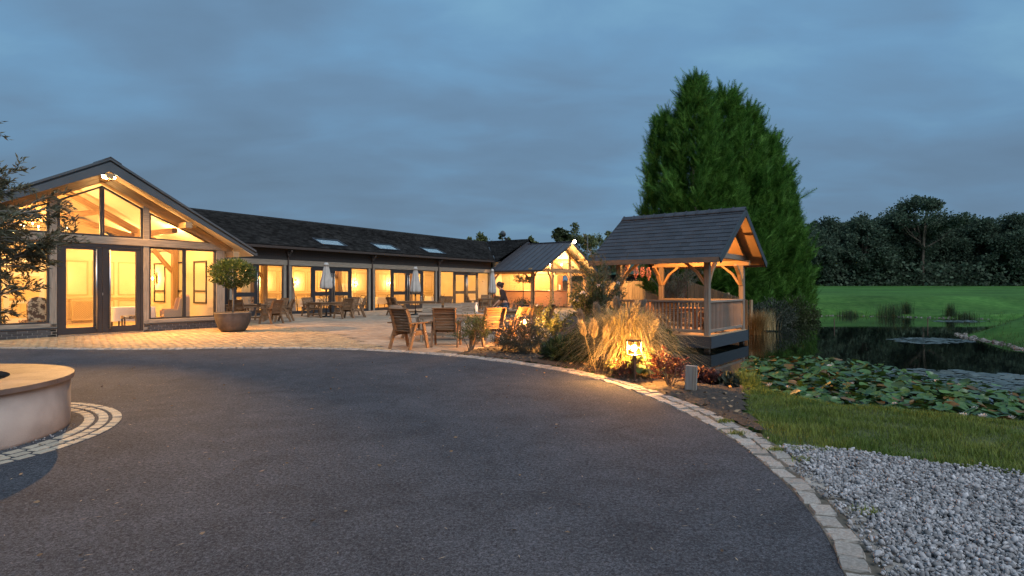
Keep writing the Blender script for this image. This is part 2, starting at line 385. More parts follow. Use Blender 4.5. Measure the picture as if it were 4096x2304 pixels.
# ------------------------------------------------------------------ mesh helpers
def link(o, parent=None):
    col.objects.link(o)
    if parent is not None:
        o.parent = parent
    return o
def tag(o, label=None, cat=None, group=None, kind=None):
    if label: o['label'] = label
    if cat: o['category'] = cat
    if group: o['group'] = group
    if kind: o['kind'] = kind
    return o
def empty(name, loc=(0, 0, 0), rz=0.0, label=None, cat=None, group=None):
    o = bpy.data.objects.new(name, None)
    o.empty_display_size = 0.2
    o.location = loc
    o.rotation_euler = (0, 0, rz)
    col.objects.link(o)
    tag(o, label, cat, group)
    return o
def copy_tree(o, parent=None):
    c = o.copy(); col.objects.link(c); c.parent = parent
    for ch in [k for k in o.children]:
        copy_tree(ch, c)
    return c
def inst(src, parent, loc=None, rot=None, scale=None, name=None):
    """another object that shares the mesh of src"""
    o = bpy.data.objects.new(name or src.name.split('.')[0], src.data if hasattr(src, 'data') else src)
    if loc is not None: o.location = loc
    if rot is not None: o.rotation_euler = rot
    if scale is not None: o.scale = scale
    return link(o, parent)

class MB:
    def __init__(s): s.v = []; s.f = []; s.uv = []
    def add(s, vs, fs, uvs=None):
        o = len(s.v)
        s.v += [tuple(p) for p in vs]
        for i, q in enumerate(fs):
            s.f.append(tuple(j + o for j in q))
            s.uv.append(uvs[i] if uvs else None)
        return s
    def beam(s, a, b, w, h, up=(0, 0, 1), ch=0.0, roll=0.0):
        """timber from a to b; w sideways, h along up; chamfered when ch > 0"""
        a = Vector(a); b = Vector(b)
        d = b - a; Ln = d.length
        if Ln < 1e-6: return s
        x = d / Ln
        u = Vector(up)
        if abs(x.dot(u)) > 0.98: u = Vector((0, 1, 0)) if abs(x.y) < 0.9 else Vector((1, 0, 0))
        y = u.cross(x).normalized(); z = x.cross(y).normalized()
        w2, h2 = w / 2, h / 2
        if ch > 0:
            c = min(ch, w2 * 0.9, h2 * 0.9)
            sec = [(-w2 + c, -h2), (w2 - c, -h2), (w2, -h2 + c), (w2, h2 - c), (w2 - c, h2), (-w2 + c, h2), (-w2, h2 - c), (-w2, -h2 + c)]
        else:
            sec = [(-w2, -h2), (w2, -h2), (w2, h2), (-w2, h2)]
        n = len(sec)
        vs = [a + y * p + z * q for p, q in sec] + [b + y * p + z * q for p, q in sec]
        fs, uvs = [], []
        u0 = random.random() * 20; per = [0.0]
        for i in range(n):
            j = (i + 1) % n
            per.append(per[-1] + math.hypot(sec[j][0] - sec[i][0], sec[j][1] - sec[i][1]))
        for i in range(n):
            j = (i + 1) % n
            fs.append((i, j, n + j, n + i))
            uvs.append(((u0, u0 + per[i]), (u0, u0 + per[i + 1]), (u0 + Ln, u0 + per[i + 1]), (u0 + Ln, u0 + per[i])))
        fs.append(tuple(reversed(range(n)))); uvs.append([(u0 + sec[i][0], sec[i][1]) for i in reversed(range(n))])
        fs.append(tuple(range(n, 2 * n))); uvs.append([(u0 + sec[i][0], sec[i][1]) for i in range(n)])
        return s.add(vs, fs, uvs)
    def box(s, x0, x1, y0, y1, z0, z1, ch=0.0):
        lx, ly, lz = x1 - x0, y1 - y0, z1 - z0
        cx_, cy_, cz_ = (x0 + x1) / 2, (y0 + y1) / 2, (z0 + z1) / 2
        if lx >= ly and lx >= lz: return s.beam((x0, cy_, cz_), (x1, cy_, cz_), ly, lz, ch=ch)
        if ly >= lz: return s.beam((cx_, y0, cz_), (cx_, y1, cz_), lx, lz, ch=ch)
        return s.beam((cx_, cy_, z0), (cx_, cy_, z1), lx, ly, up=(0, 1, 0), ch=ch)
    def prism(s, poly, h, origin=(0, 0, 0), ax=(1, 0, 0), ay=(0, 0, 1), an=(0, 1, 0)):
        """poly (2D) in the plane ax, ay extruded by h along an"""
        o = Vector(origin); ax = Vector(ax); ay = Vector(ay); an = Vector(an)
        n = len(poly)
        b = [o + ax * p + ay * q for p, q in poly]
        t = [p + an * h for p in b]
        fs = [tuple(reversed(range(n))), tuple(range(n, 2 * n))]
        uv = [[(poly[i][0], poly[i][1]) for i in reversed(range(n))], [(p, q) for p, q in poly]]
        for i in range(n):
            j = (i + 1) % n
            fs.append((i, j, n + j, n + i))
            Ls = math.hypot(poly[j][0] - poly[i][0], poly[j][1] - poly[i][1])
            uv.append(((0, 0), (Ls, 0), (Ls, h), (0, h)))
        return s.add(b + t, fs, uv)
    def tube(s, pts, rad, n=8, cap=True):
        pts = [Vector(p) for p in pts]
        if not isinstance(rad, (list, tuple)): rad = [rad] * len(pts)
        rings = []
        prev = None
        for i, p in enumerate(pts):
            d = (pts[min(i + 1, len(pts) - 1)] - pts[max(i - 1, 0)])
            d = d.normalized() if d.length > 1e-9 else Vector((0, 0, 1))
            if prev is None:
                u = Vector((0, 0, 1)) if abs(d.z) < 0.9 else Vector((1, 0, 0))
                x = d.cross(u).normalized()
            else:
                x = (prev - d * prev.dot(d)).normalized()
            prev = x
            y = d.cross(x)
            rings.append([p + (x * math.cos(2 * math.pi * k / n) + y * math.sin(2 * math.pi * k / n)) * rad[i] for k in range(n)])
        vs = [q for r in rings for q in r]
        fs = []
        for i in range(len(rings) - 1):
            for k in range(n):
                k2 = (k + 1) % n
                fs.append((i * n + k, i * n + k2, (i + 1) * n + k2, (i + 1) * n + k))
        if cap:
            fs.append(tuple(reversed(range(n)))); fs.append(tuple(range((len(rings) - 1) * n, len(rings) * n)))
        return s.add(vs, fs)
    def lathe(s, prof, n=24, c=(0, 0, 0), wob=None):
        c = Vector(c)
        vs = []
        for i, (r, z) in enumerate(prof):
            for k in range(n):
                a = 2 * math.pi * k / n
                rr = r * (1 + (wob(a, i) if wob else 0))
                vs.append(c + Vector((rr * math.cos(a), rr * math.sin(a), z)))
        fs = []
        for i in range(len(prof) - 1):
            for k in range(n):
                k2 = (k + 1) % n
                fs.append((i * n + k, i * n + k2, (i + 1) * n + k2, (i + 1) * n + k))
        if prof[0][0] > 1e-4: fs.append(tuple(reversed(range(n))))
        if prof[-1][0] > 1e-4: fs.append(tuple(range((len(prof) - 1) * n, len(prof) * n)))
        return s.add(vs, fs)
    def sphere(s, c, r, n=10, sq=(1, 1, 1)):
        c = Vector(c); m = max(4, n // 2)
        prof = []
        vs = []
        for i in range(m + 1):
            th = math.pi * i / m
            for k in range(n):
                a = 2 * math.pi * k / n
                vs.append(c + Vector((math.sin(th) * math.cos(a) * r * sq[0], math.sin(th) * math.sin(a) * r * sq[1], -math.cos(th) * r * sq[2])))
        fs = []
        for i in range(m):
            for k in range(n):
                k2 = (k + 1) % n
                fs.append((i * n + k, i * n + k2, (i + 1) * n + k2, (i + 1) * n + k))
        return s.add(vs, fs)
    def mesh(s, name, mt, smooth=False):
        me = bpy.data.meshes.new(name)
        me.from_pydata(s.v, [], s.f)
        if any(u for u in s.uv):
            ul = me.uv_layers.new(name='UVMap')
            k = 0
            dat = np.zeros(len(me.loops) * 2, dtype=np.float32)
            for fi, q in enumerate(s.f):
                u = s.uv[fi]
                for j in range(len(q)):
                    if u: dat[2 * k] = u[j][0]; dat[2 * k + 1] = u[j][1]
                    k += 1
            ul.data.foreach_set('uv', dat)
        if smooth:
            me.polygons.foreach_set('use_smooth', [True] * len(me.polygons))
        if mt: me.materials.append(mt)
        return me
    def obj(s, name, mt, parent=None, smooth=False, loc=None):
        o = bpy.data.objects.new(name, s.mesh(name, mt, smooth))
        if loc is not None: o.location = loc
        return link(o, parent)

def big_mesh(name, V, F, mt, parent=None, smooth=False):
    V = np.asarray(V, dtype=np.float32); F = np.asarray(F, dtype=np.int32)
    me = bpy.data.meshes.new(name)
    me.vertices.add(len(V)); me.vertices.foreach_set('co', V.ravel())
    k = F.shape[1]
    me.loops.add(F.size); me.loops.foreach_set('vertex_index', F.ravel())
    me.polygons.add(len(F))
    me.polygons.foreach_set('loop_start', np.arange(len(F), dtype=np.int32) * k)
    me.polygons.foreach_set('loop_total', np.full(len(F), k, dtype=np.int32))
    if smooth: me.polygons.foreach_set('use_smooth', np.ones(len(F), dtype=bool))
    me.update(calc_edges=True)
    if mt: me.materials.append(mt)
    return link(bpy.data.objects.new(name, me), parent)

def frames(dirs, roll):
    """N rotation matrices: local y along dirs, turned about it by roll"""
    y = dirs / np.maximum(np.linalg.norm(dirs, axis=1, keepdims=True), 1e-9)
    up = np.tile(np.array([0., 0., 1.]), (len(y), 1))
    m = np.abs(y[:, 2]) > 0.95
    up[m] = np.array([1., 0., 0.])
    x = np.cross(y, up); x /= np.linalg.norm(x, axis=1, keepdims=True)
    z = np.cross(x, y)
    c, s_ = np.cos(roll)[:, None], np.sin(roll)[:, None]
    x2 = x * c + z * s_; z2 = -x * s_ + z * c
    return np.stack([x2, y, z2], axis=2)
def stamp(bv, bf, Rm, T, S):
    bv = np.asarray(bv, float); bf = np.asarray(bf, int)
    S = np.asarray(S, float)
    if S.ndim == 1: S = S[:, None]
    V = np.einsum('nij,nkj->nki', Rm, bv[None, :, :] * S[:, None, :]) + T[:, None, :]
    F = bf[None, :, :] + (np.arange(len(T)) * len(bv))[:, None, None]
    return V.reshape(-1, 3), F.reshape(-1, bf.shape[1])
def rdir(n, zlo=-1., zhi=1.):
    z = RNG.uniform(zlo, zhi, n); a = RNG.uniform(0, 2 * np.pi, n); r = np.sqrt(1 - z * z)
    return np.stack([r * np.cos(a), r * np.sin(a), z], 1)
LEAF = (np.array([[0, 0, 0], [-.5, .45, .09], [0, 1, -.05], [.5, .45, .09]]), np.array([[0, 2, 1], [0, 3, 2]]))
def leaves(P, D, size, aspect, mt, name, parent=None, jit=0.35):
    n = len(P)
    ln = size * RNG.uniform(1 - jit, 1 + jit, n)
    S = np.stack([ln * aspect, ln, ln], 1)
    V, F = stamp(*LEAF, frames(D, RNG.uniform(0, 6.28, n)), P, S)
    return big_mesh(name, V, F, mt, parent)

# ================================================================== THE GROUND
def S_(x):
    x = np.clip(x, 0, 1); return x * x * (3 - 2 * x)
def dipf(X, Y):
    return -0.30 * S_((np.asarray(Y, float) - 26) / 16) * S_((np.asarray(X, float) + 1.5) / 2.5)
def ter(X, Y):
    return float(dipf(X, Y))
def catmull(P, step=0.05):
    P = [np.array(p, float) for p in P]
    P = [2 * P[0] - P[1]] + P + [2 * P[-1] - P[-2]]
    o = []
    for i in range(1, len(P) - 2):
        a, b, c, d = P[i - 1], P[i], P[i + 1], P[i + 2]
        n = max(2, int(np.linalg.norm(c - b) / step))
        for k in range(n):
            t = k / n
            o.append(0.5 * ((2 * b) + (c - a) * t + (2 * a - 5 * b + 4 * c - d) * t * t + (3 * b - a - 3 * c + d) * t ** 3))
    o.append(P[-2])
    return np.array(o)
def inpoly(X, Y, poly):
    X = np.asarray(X); Y = np.asarray(Y)
    r = np.zeros(X.shape, bool)
    n = len(poly)
    for i in range(n):
        x0, y0 = poly[i]; x1, y1 = poly[(i + 1) % n]
        if y0 == y1: continue
        c = ((y0 > Y) != (y1 > Y)) & (X < (x1 - x0) * (Y - y0) / (y1 - y0) + x0)
        r ^= c
    return r
def polydist(X, Y, poly):
    d = np.full(np.shape(X), 1e9)
    n = len(poly)
    for i in range(n):
        ax, ay = poly[i]; bx, by = poly[(i + 1) % n]
        vx, vy = bx - ax, by - ay
        t = np.clip(((X - ax) * vx + (Y - ay) * vy) / (vx * vx + vy * vy + 1e-12), 0, 1)
        d = np.minimum(d, np.hypot(X - ax - t * vx, Y - ay - t * vy))
    return d

EDGE = catmull([(-34, 15.6), (-20, 14.2), (-12.22, 13.58), (-8.98, 13.3), (-6.33, 13.6), (-3.82, 13.3), (-1.32, 12.08), (0.47, 10.37),
                (1.38, 8.89), (1.93, 7.05), (2.10, 5.61), (2.06, 4.53), (1.92, 3.63), (1.68, 2.86), (1.2, 1.7), (0.4, 0.2), (-1.5, -2.5)], 0.05)
SHORE = [(2.98, 10.25), (3.5, 9.5), (4.1, 9.0), (4.75, 8.45), (5.6, 7.95), (6.75, 7.2), (9, 6.0), (13, 5.0), (16, 8), (15.6, 13), (15, 16.6),
         (16.3, 19.2), (17.0, 21.8), (19, 23.6), (25, 28), (30, 31.5), (28.5, 33.6), (26.2, 34.6), (24.8, 36.3), (21.5, 38), (18.5, 36.3),
         (14.5, 32.5), (12, 29), (10, 25.5), (8.6, 22.8), (7.2, 21.2), (5.6, 19.6), (4.4, 17.9), (4.0, 16.0), (3.3, 13.6), (2.85, 11.8)]
SHORE = [tuple(p) for p in catmull(SHORE + [SHORE[0]], 0.6)[:-1]]
WATER_Z = -0.40
def hgt(X, Y):
    X = np.asarray(X, float); Y = np.asarray(Y, float)
    d = polydist(X, Y, SHORE)
    ins = inpoly(X, Y, SHORE)
    land = (1.15 * S_((Y - 36.5) / 9) + np.maximum(0, Y - 45) * 0.0165) * S_((X - .33 * Y - 2) / 6) - 0.03
    land = land + 0.55 * S_((X - 16) / 8) * S_((36 - Y) / 6) * S_((Y - 15) / 8)
    land = land + dipf(X, Y)
    zb = WATER_Z - 0.03
    near = S_((X - 3.3) / .8) * S_((11 - Y) / 1.5)
    w = np.where(Y > 14, 1.7, 0.95 + 0.75 * near)
    h = np.where(ins, zb - 0.7 * S_(d / 1.5), zb + (land - zb) * S_(d / w))
    return h
def axis(lo, hi, a, b, step, grow=1.35):
    m = list(np.arange(a, b + 1e-6, step))
    s_, x, left = step, a, []
    while x > lo:
        s_ *= grow; x -= s_; left.append(x)
    s_, x, right = step, b, []
    while x < hi:
        s_ *= grow; x += s_; right.append(x)
    return np.array(left[::-1] + m + right)
gx = axis(-400, 500, -4, 34, 0.3); gy = axis(-60, 900, 3, 46, 0.3)
GX, GY = np.meshgrid(gx, gy, indexing='xy')
GZ = hgt(GX.ravel(), GY.ravel())
flat = (GX.ravel() < 2.0) & (GY.ravel() < 60)
GZ = np.where(flat, np.minimum(GZ, -0.045 + dipf(GX.ravel(), GY.ravel())), GZ)
nx, ny = len(gx), len(gy)
ii = np.arange(nx - 1)[None, :] + np.arange(ny - 1)[:, None] * nx
GF = np.stack([ii, ii + 1, ii + 1 + nx, ii + nx], -1).reshape(-1, 4)
ground = big_mesh('ground', np.stack([GX.ravel(), GY.ravel(), GZ], 1), GF, M['lawn'], smooth=True)
tag(ground, 'green lawn and field rolling back from the pond to the wood', 'lawn', kind='structure')

def sheet(name, poly, z, mt, label, cat, kind='structure'):
    me = bpy.data.meshes.new(name)
    bm = bmesh.new()
    vs = [bm.verts.new((x, y, z)) for x, y in poly]
    f = bm.faces.new(vs)
    bmesh.ops.triangulate(bm, faces=[f])
    for q in bm.faces:
        if q.normal.z < 0: q.normal_flip()
    bm.to_mesh(me); bm.free()
    me.materials.append(mt)
    o = link(bpy.data.objects.new(name, me))
    tag(o, label, cat, kind=kind)
    return o
drive_poly = [tuple(p) for p in EDGE[::4]] + [(-20, -6), (-40, -6), (-40, 15.8)]
drive = sheet('driveway', drive_poly, 0.0, M['asphalt'], 'dark grey asphalt driveway sweeping round to the terrace', 'driveway')

# pond
sh = SHORE
wp = MB()
pond = sheet('pond', [(p[0] + (0), p[1]) for p in [(1.5, 4), (18, 4), (34, 20), (34, 42), (10, 42), (1.5, 22)]], WATER_Z, M['water'],
             'still dark pond mirroring the gazebo and the trees', 'pond')

# terrace base
i0 = int(np.argmin(np.hypot(EDGE[:, 0] + 1.2, EDGE[:, 1] - 12.5)))
ter_edge = [tuple(p) for p in EDGE[:i0:6]] + [tuple(EDGE[i0])]
BED_W = [(-1.15, 12.6), (-0.43, 14.4), (0.4, 16.6), (1.2, 18.8), (1.75, 21.2), (2.2, 24.0), (2.9, 30), (4.6, 40.5)]
terrace = sheet('terrace', ter_edge + BED_W[1:6] + [(2.35, 26), (-34, 26)], -0.012, M['joint'], 'paved terrace of warm blocks and stone flags before the long building', 'terrace')
tx = np.arange(-34, 12.01, 0.5); ty = np.arange(26, 66.01, 0.5)
TX, TY = np.meshgrid(tx, ty); n_ = len(tx)
q_ = np.arange(n_ - 1)[None, :] + np.arange(len(ty) - 1)[:, None] * n_
TF = np.stack([q_, q_ + 1, q_ + 1 + n_, q_ + n_], -1).reshape(-1, 4)
cxm = TX.ravel()[TF].mean(1); cym = TY.ravel()[TF].mean(1)
keep = cxm < np.interp(cym, [26, 40.5, 44, 66], [2.35, 4.6, 9.5, 12])
o = big_mesh('paving_bed', np.stack([TX.ravel(), TY.ravel(), -0.012 + dipf(TX.ravel(), TY.ravel())], 1), TF[keep], M['joint'], terrace)

# ------------------------------------------------ paving pieces
def piece_mesh(name, mt, seed, rag=0.06, top=0.86):
    r = random.Random(seed)
    n = 10
    ring = []
    base = [(-.5, -.5), (-.15, -.5), (.2, -.5), (.5, -.5), (.5, 0), (.5, .5), (.15, .5), (-.2, .5), (-.5, .5), (-.5, 0)]
    b = MB()
    bot = [(x, y, -1) for x, y in base]
    mid = [(x * (1 - r.uniform(0, rag)), y * (1 - r.uniform(0, rag)), -0.28) for x, y in base]
    tp = [(x * top * (1 - r.uniform(0, rag)), y * top * (1 - r.uniform(0, rag)), r.uniform(-0.08, 0.02)) for x, y in base]
    vs = bot + mid + tp
    fs = []
    for k in range(n):
        k2 = (k + 1) % n
        fs.append((k, k2, n + k2, n + k)); fs.append((n + k, n + k2, 2 * n + k2, 2 * n + k))
    fs.append(tuple(range(2 * n, 3 * n)))
    b.add(vs, fs)
    return b.mesh(name, mt)
SETT = [piece_mesh('sett', M['sett'], k, 0.20, 0.90) for k in range(8)]
kerb = empty('kerb', (0, 0, 0)); tag(kerb, 'double row of pale sandstone setts edging the driveway', 'kerb', kind='structure')
seg = np.linalg.norm(np.diff(EDGE, axis=0), axis=1); ARC = np.concatenate([[0], np.cumsum(seg)])
def on_edge(s):
    x = np.interp(s, ARC, EDGE[:, 0]); y = np.interp(s, ARC, EDGE[:, 1])
    x2 = np.interp(s + .05, ARC, EDGE[:, 0]); y2 = np.interp(s + .05, ARC, EDGE[:, 1])
    a = math.atan2(y2 - y, x2 - x)
    return x, y, a
s_near = ARC[int(np.argmin(np.hypot(EDGE[:, 0] - 1.2, EDGE[:, 1] - 1.7)))]
for row in (0, 1):
    s = s_near - 0.3
    cnt = 0
    while cnt < 150:
        ln = random.uniform(0.14, 0.235)
        if cnt > 105: ln *= 1.25
        x, y, a = on_edge(s - ln / 2)
        wid = random.uniform(0.125, 0.172)
        off = 0.072 + row * 0.160 + random.uniform(-.014, .014)
        px, py = x - math.sin(a) * off, y + math.cos(a) * off
        inst(SETT[random.randrange(8)], kerb, (px, py, 0.016 + random.uniform(-.006, .006)), (random.uniform(-.05, .05), random.uniform(-.05, .05), a + random.uniform(-.09, .09)),
             (ln * random.uniform(.90, .97), wid, 0.06), 'sett')
        s -= ln
        cnt += 1
# mortar strip under the kerb
st = MB()
ks = EDGE[::3]
tn = np.gradient(EDGE, axis=0)[::3]; tn /= np.linalg.norm(tn, axis=1, keepdims=True)
vs = []
for p, t in zip(ks, tn):
    vs.append((p[0] + t[1] * 0.004, p[1] - t[0] * 0.004, 0.003)); vs.append((p[0] - t[1] * 0.33, p[1] + t[0] * 0.33, 0.004))
st.add(vs, [(2 * k, 2 * k + 2, 2 * k + 3, 2 * k + 1) for k in range(len(ks) - 1)])
st.obj('mortar_strip', M['joint'], kerb)

# flags (aligned with the long wing) and blocks (in front of the hall)
WD = Vector((0.5535, 0.8328)); WN = Vector((-0.8328, 0.5535))
def line_side(x, y):        # > 0 on the flag side
    pts = [(-14.5, 27.5), (-8.9, 21.6), (-6.0, 18.5), (-2.9, 13.4), (-2.0, 12.4)]
    if x < pts[0][0]: return y - (pts[0][1] + (pts[0][0] - x) * 1.0)
    for (x0, y0), (x1, y1) in zip(pts, pts[1:]):
        if x0 <= x <= x1: return y - (y0 + (y1 - y0) * (x - x0) / (x1 - x0))
    return 1.0
FLAG = [piece_mesh('flag', M['flag'], 50 + k, 0.012, 0.975) for k in range(4)]
TERPOLY = ter_edge[6:] + BED_W[1:] + [(9, 44), (12, 60), (-20, 60), (-20, 30), (-34, 26)]
flags = []
u = -40.0
while u < 34:
    rowh = random.choice((0.45, 0.6, 0.6))
    v = -34.0 + random.random()
    while v < 22:
        ln = random.choice((0.6, 0.6, 0.75, 0.9))
        cu, cv = u + rowh / 2, v + ln / 2
        X = -6 + WD.x * cu + WN.x * cv; Y = 26 + WD.y * cu + WN.y * cv
        if 12 < Y < 46 and line_side(X, Y) > 0.15:
            flags.append((X, Y, ln, rowh))
        v += ln
    u += rowh
fx = np.array([f_[0] for f_ in flags]); fy = np.array([f_[1] for f_ in flags])
ok = inpoly(fx, fy, TERPOLY) & (polydist(fx, fy, [tuple(p) for p in EDGE[::8]]) > 0.62) & (np.abs(fx / fy) < 0.93)
# behind the facade of the wing nothing is paved
ok &= ((fx + 12.325) * WN.x + (fy - 31.72) * WN.y) < -0.05
flags = sorted([f_ for f_, k in zip(flags, ok) if k], key=lambda f_: f_[1])
rot_n = math.atan2(WN.y, WN.x)
def flag_params(f_):
    return (f_[0], f_[1], ter(f_[0], f_[1]) + random.uniform(-.003, .003)), (0, 0, rot_n), (f_[2] - 0.016, f_[3] - 0.016, 0.05)
for f_ in flags[:300]:
    l_, r_, s_ = flag_params(f_)
    inst(FLAG[random.randrange(4)], terrace, l_, r_, s_, 'flagstone')
def joined(pieces, meshes, name, mt, parent):
    VV, FF = [], []
    o_ = 0
    bases = []
    for me in meshes:
        v = np.array([tuple(q.co) for q in me.vertices])
        t = []
        for p in me.polygons:
            vi = list(p.vertices)
            for k in range(1, len(vi) - 1): t.append((vi[0], vi[k], vi[k + 1]))
        bases.append((v, np.array(t)))
    by = {}
    for k, p in enumerate(pieces): by.setdefault(k % len(bases), []).append(p)
    for k, ps in by.items():
        v, t = bases[k]
        T = np.array([p[0] for p in ps]); a = np.array([p[1][2] for p in ps]); Sx = np.array([p[2] for p in ps])
        Rm = np.zeros((len(ps), 3, 3)); Rm[:, 0, 0] = np.cos(a); Rm[:, 0, 1] = -np.sin(a); Rm[:, 1, 0] = np.sin(a); Rm[:, 1, 1] = np.cos(a); Rm[:, 2, 2] = 1
        V, F = stamp(v, t, Rm, T, Sx)
        VV.append(V); FF.append(F + o_); o_ += len(V)
    ob = big_mesh(name, np.concatenate(VV), np.concatenate(FF), mt, parent)
    tag(ob, kind='stuff')
    return ob
joined([flag_params(f_) for f_ in flags[300:]], FLAG, 'distant_flagstone', M['flag_far'], terrace)
BLOCK = [piece_mesh('block', M['block'], 80 + k, 0.03, 0.93) for k in range(3)]
bl = []
Y = 12.4; r_ = 0
while Y < 27:
    X = -24 + (r_ % 2) * 0.12 + random.uniform(-.01, .01)
    while X < -2:
        a = 0.03
        if line_side(X, Y) <= 0.15 and abs(X / Y) < 0.95:
            bl.append(((X, Y, random.uniform(-.003, .002)), (0, 0, a), (0.222, 0.142, 0.05)))
        X += 0.235
    Y += 0.153; r_ += 1
bx_ = np.array([b[0][0] for b in bl]); by_ = np.array([b[0][1] for b in bl])
okb = inpoly(bx_, by_, TERPOLY) & (polydist(bx_, by_, [tuple(p) for p in EDGE[::8]]) > 0.42) & (((bx_ + 10.7) * -0.8176 + (by_ - 21.146) * 0.5758 < -0.1) | ((bx_ + 10.7) * 0.5758 + (by_ - 21.146) * 0.8176 > 0.15))
joined([b for b, k in zip(bl, okb) if k], BLOCK, 'paving_block', M['block'], terrace)

# ------------------------------------------------ flower bed
ie = int(np.argmin(np.hypot(EDGE[:, 0] - 2.08, EDGE[:, 1] - 5.3)))
edge_off = EDGE + np.stack([-np.gradient(EDGE, axis=0)[:, 1], np.gradient(EDGE, axis=0)[:, 0]], 1) / np.linalg.norm(np.gradient(EDGE, axis=0), axis=1, keepdims=True) * 0.30
BED = [tuple(p) for p in edge_off[i0:ie:4]] + [(2.42, 5.35), (2.74, 6.62), (3.3, 8.0), (3.7, 9.2), (4.3, 10.2), (4.0, 12), (5.2, 17.5), (7, 21), (9, 25), (8, 40), (4.6, 40.5)] + BED_W[::-1]
bx = np.arange(-1.6, 9.01, 0.13); by = np.arange(5.0, 41, 0.13)
BX, BY = np.meshgrid(bx, by); n_ = len(bx)
q_ = np.arange(n_ - 1)[None, :] + np.arange(len(by) - 1)[:, None] * n_
BF = np.stack([q_, q_ + 1, q_ + 1 + n_, q_ + n_], -1).reshape(-1, 4)
k_ = inpoly(BX.ravel()[BF].mean(1), BY.ravel()[BF].mean(1), BED)
BF = BF[k_]; used = np.unique(BF); mp_ = np.full(BX.size, -1); mp_[used] = np.arange(len(used))
bxx, byy = BX.ravel()[used], BY.ravel()[used]
bz = np.maximum(hgt(bxx, byy), -0.6) + 0.045 + RNG.uniform(-.02, .022, len(used)) + 0.02 * np.sin(bxx * 3.1) * np.cos(byy * 2.3)
bed = big_mesh('flower_bed', np.stack([bxx, byy, bz], 1), mp_[BF], M['soil'], smooth=True)
tag(bed, 'dark mulched flower bed between the kerb and the pond', 'flower bed', kind='structure')
def bedz(x, y): return float(max(hgt(np.array([x]), np.array([y]))[0], -0.6)) + 0.04
# bark and leaf litter on the soil
n = 5200
lx = RNG.uniform(-1.2, 5, n); ly = RNG.uniform(5.2, 17, n)
k_ = inpoly(lx, ly, BED); lx, ly = lx[k_], ly[k_]
lz = np.maximum(hgt(lx, ly), -0.6) + 0.055
o = leaves(np.stack([lx, ly, lz], 1), rdir(len(lx), -.15, .35), 0.055, 0.5, M['litter'], 'bark_mulch', bed, 0.6); tag(o, kind='stuff')

# ------------------------------------------------ grass verge
VERGE = [(2.36, 5.32), (2.60, 6.2), (2.95, 7.3), (3.30, 8.2), (3.45, 9.0), (3.75, 9.55), (4.15, 9.05), (4.7, 8.4), (5.55, 7.9), (6.7, 7.15), (9, 6.0), (9.5, 4.0), (6.2, 2.9), (3.95, 4.15), (3.42, 4.60), (3.0, 4.95), (2.5, 5.12)]
vgx = np.arange(2.1, 9.6, 0.15); vgy = np.arange(2.8, 10.2, 0.15)
VX_, VY_ = np.meshgrid(vgx, vgy); n_ = len(vgx)
q_ = np.arange(n_ - 1)[None, :] + np.arange(len(vgy) - 1)[:, None] * n_
VF_ = np.stack([q_, q_ + 1, q_ + 1 + n_, q_ + n_], -1).reshape(-1, 4)
VF_ = VF_[inpoly(VX_.ravel()[VF_].mean(1), VY_.ravel()[VF_].mean(1), VERGE)]
us_ = np.unique(VF_); mp_ = np.full(VX_.size, -1); mp_[us_] = np.arange(len(us_))
vgz = hgt(VX_.ravel()[us_], VY_.ravel()[us_]) + 0.018 + RNG.uniform(-.006, .006, len(us_))
verge = big_mesh('grass_verge', np.stack([VX_.ravel()[us_], VY_.ravel()[us_], vgz], 1), mp_[VF_], M['verge_soil'], smooth=True)
tag(verge, 'strip of rough turf between gravel and lily pond', 'verge', kind='structure')
n = 230000
vx = RNG.uniform(2.3, 9.0, n); vy = RNG.uniform(3.0, 10.0, n)
k_ = inpoly(vx, vy, VERGE) & (np.abs(vx / vy) < 0.97)
d_ = polydist(vx, vy, VERGE)
k_ &= RNG.random(n) < S_(d_ / 0.12 + 0.25)
vx, vy = vx[k_], vy[k_]; n = len(vx)
vz = hgt(vx, vy)
clump = np.sin(vx * 5.3 + 1.7 * np.sin(vy * 4.1)) * np.cos(vy * 6.1 + vx)
shd = polydist(vx, vy, SHORE)
tuftb = np.exp(-((vx - 3.50) ** 2 + (vy - 8.55) ** 2) / 0.12)
hh = (0.060 + 0.024 * clump + 0.05 * np.exp(-shd / 0.3) + 0.30 * tuftb) * RNG.uniform(0.6, 1.4, n)
lean = rdir(n, 0, 0.2) * RNG.uniform(.2, .9, n)[:, None] + np.array([0.1, -0.05, 0])
BLD = np.array([[-.5, 0, 0], [.5, 0, 0], [-.35, 0.12, .55], [.35, 0.12, .55], [0, .38, 1.0]])
BLF = np.array([[0, 1, 3], [0, 3, 2], [2, 3, 4]])
def blades(P, h, leanv, wid, mt, name, parent=None):
    n = len(P)
    a = np.arctan2(leanv[:, 1], leanv[:, 0]) - np.pi / 2
    ca, sa = np.cos(a), np.sin(a)
    Rm = np.zeros((n, 3, 3)); Rm[:, 0, 0] = ca; Rm[:, 0, 1] = -sa; Rm[:, 1, 0] = sa; Rm[:, 1, 1] = ca; Rm[:, 2, 2] = 1
    l = np.linalg.norm(leanv[:, :2], axis=1)
    S = np.stack([np.full(n, wid) if np.isscalar(wid) else wid, h * l * 2.2, h], 1)
    V, F = stamp(BLD, BLF, Rm, P, S)
    return big_mesh(name, V, F, mt, parent)
o = blades(np.stack([vx, vy, vz], 1), hh, lean, 0.006, M['blade'], 'verge_grass')
tag(o, 'rough green grass on the verge between gravel and lily pond', 'grass', kind='stuff')
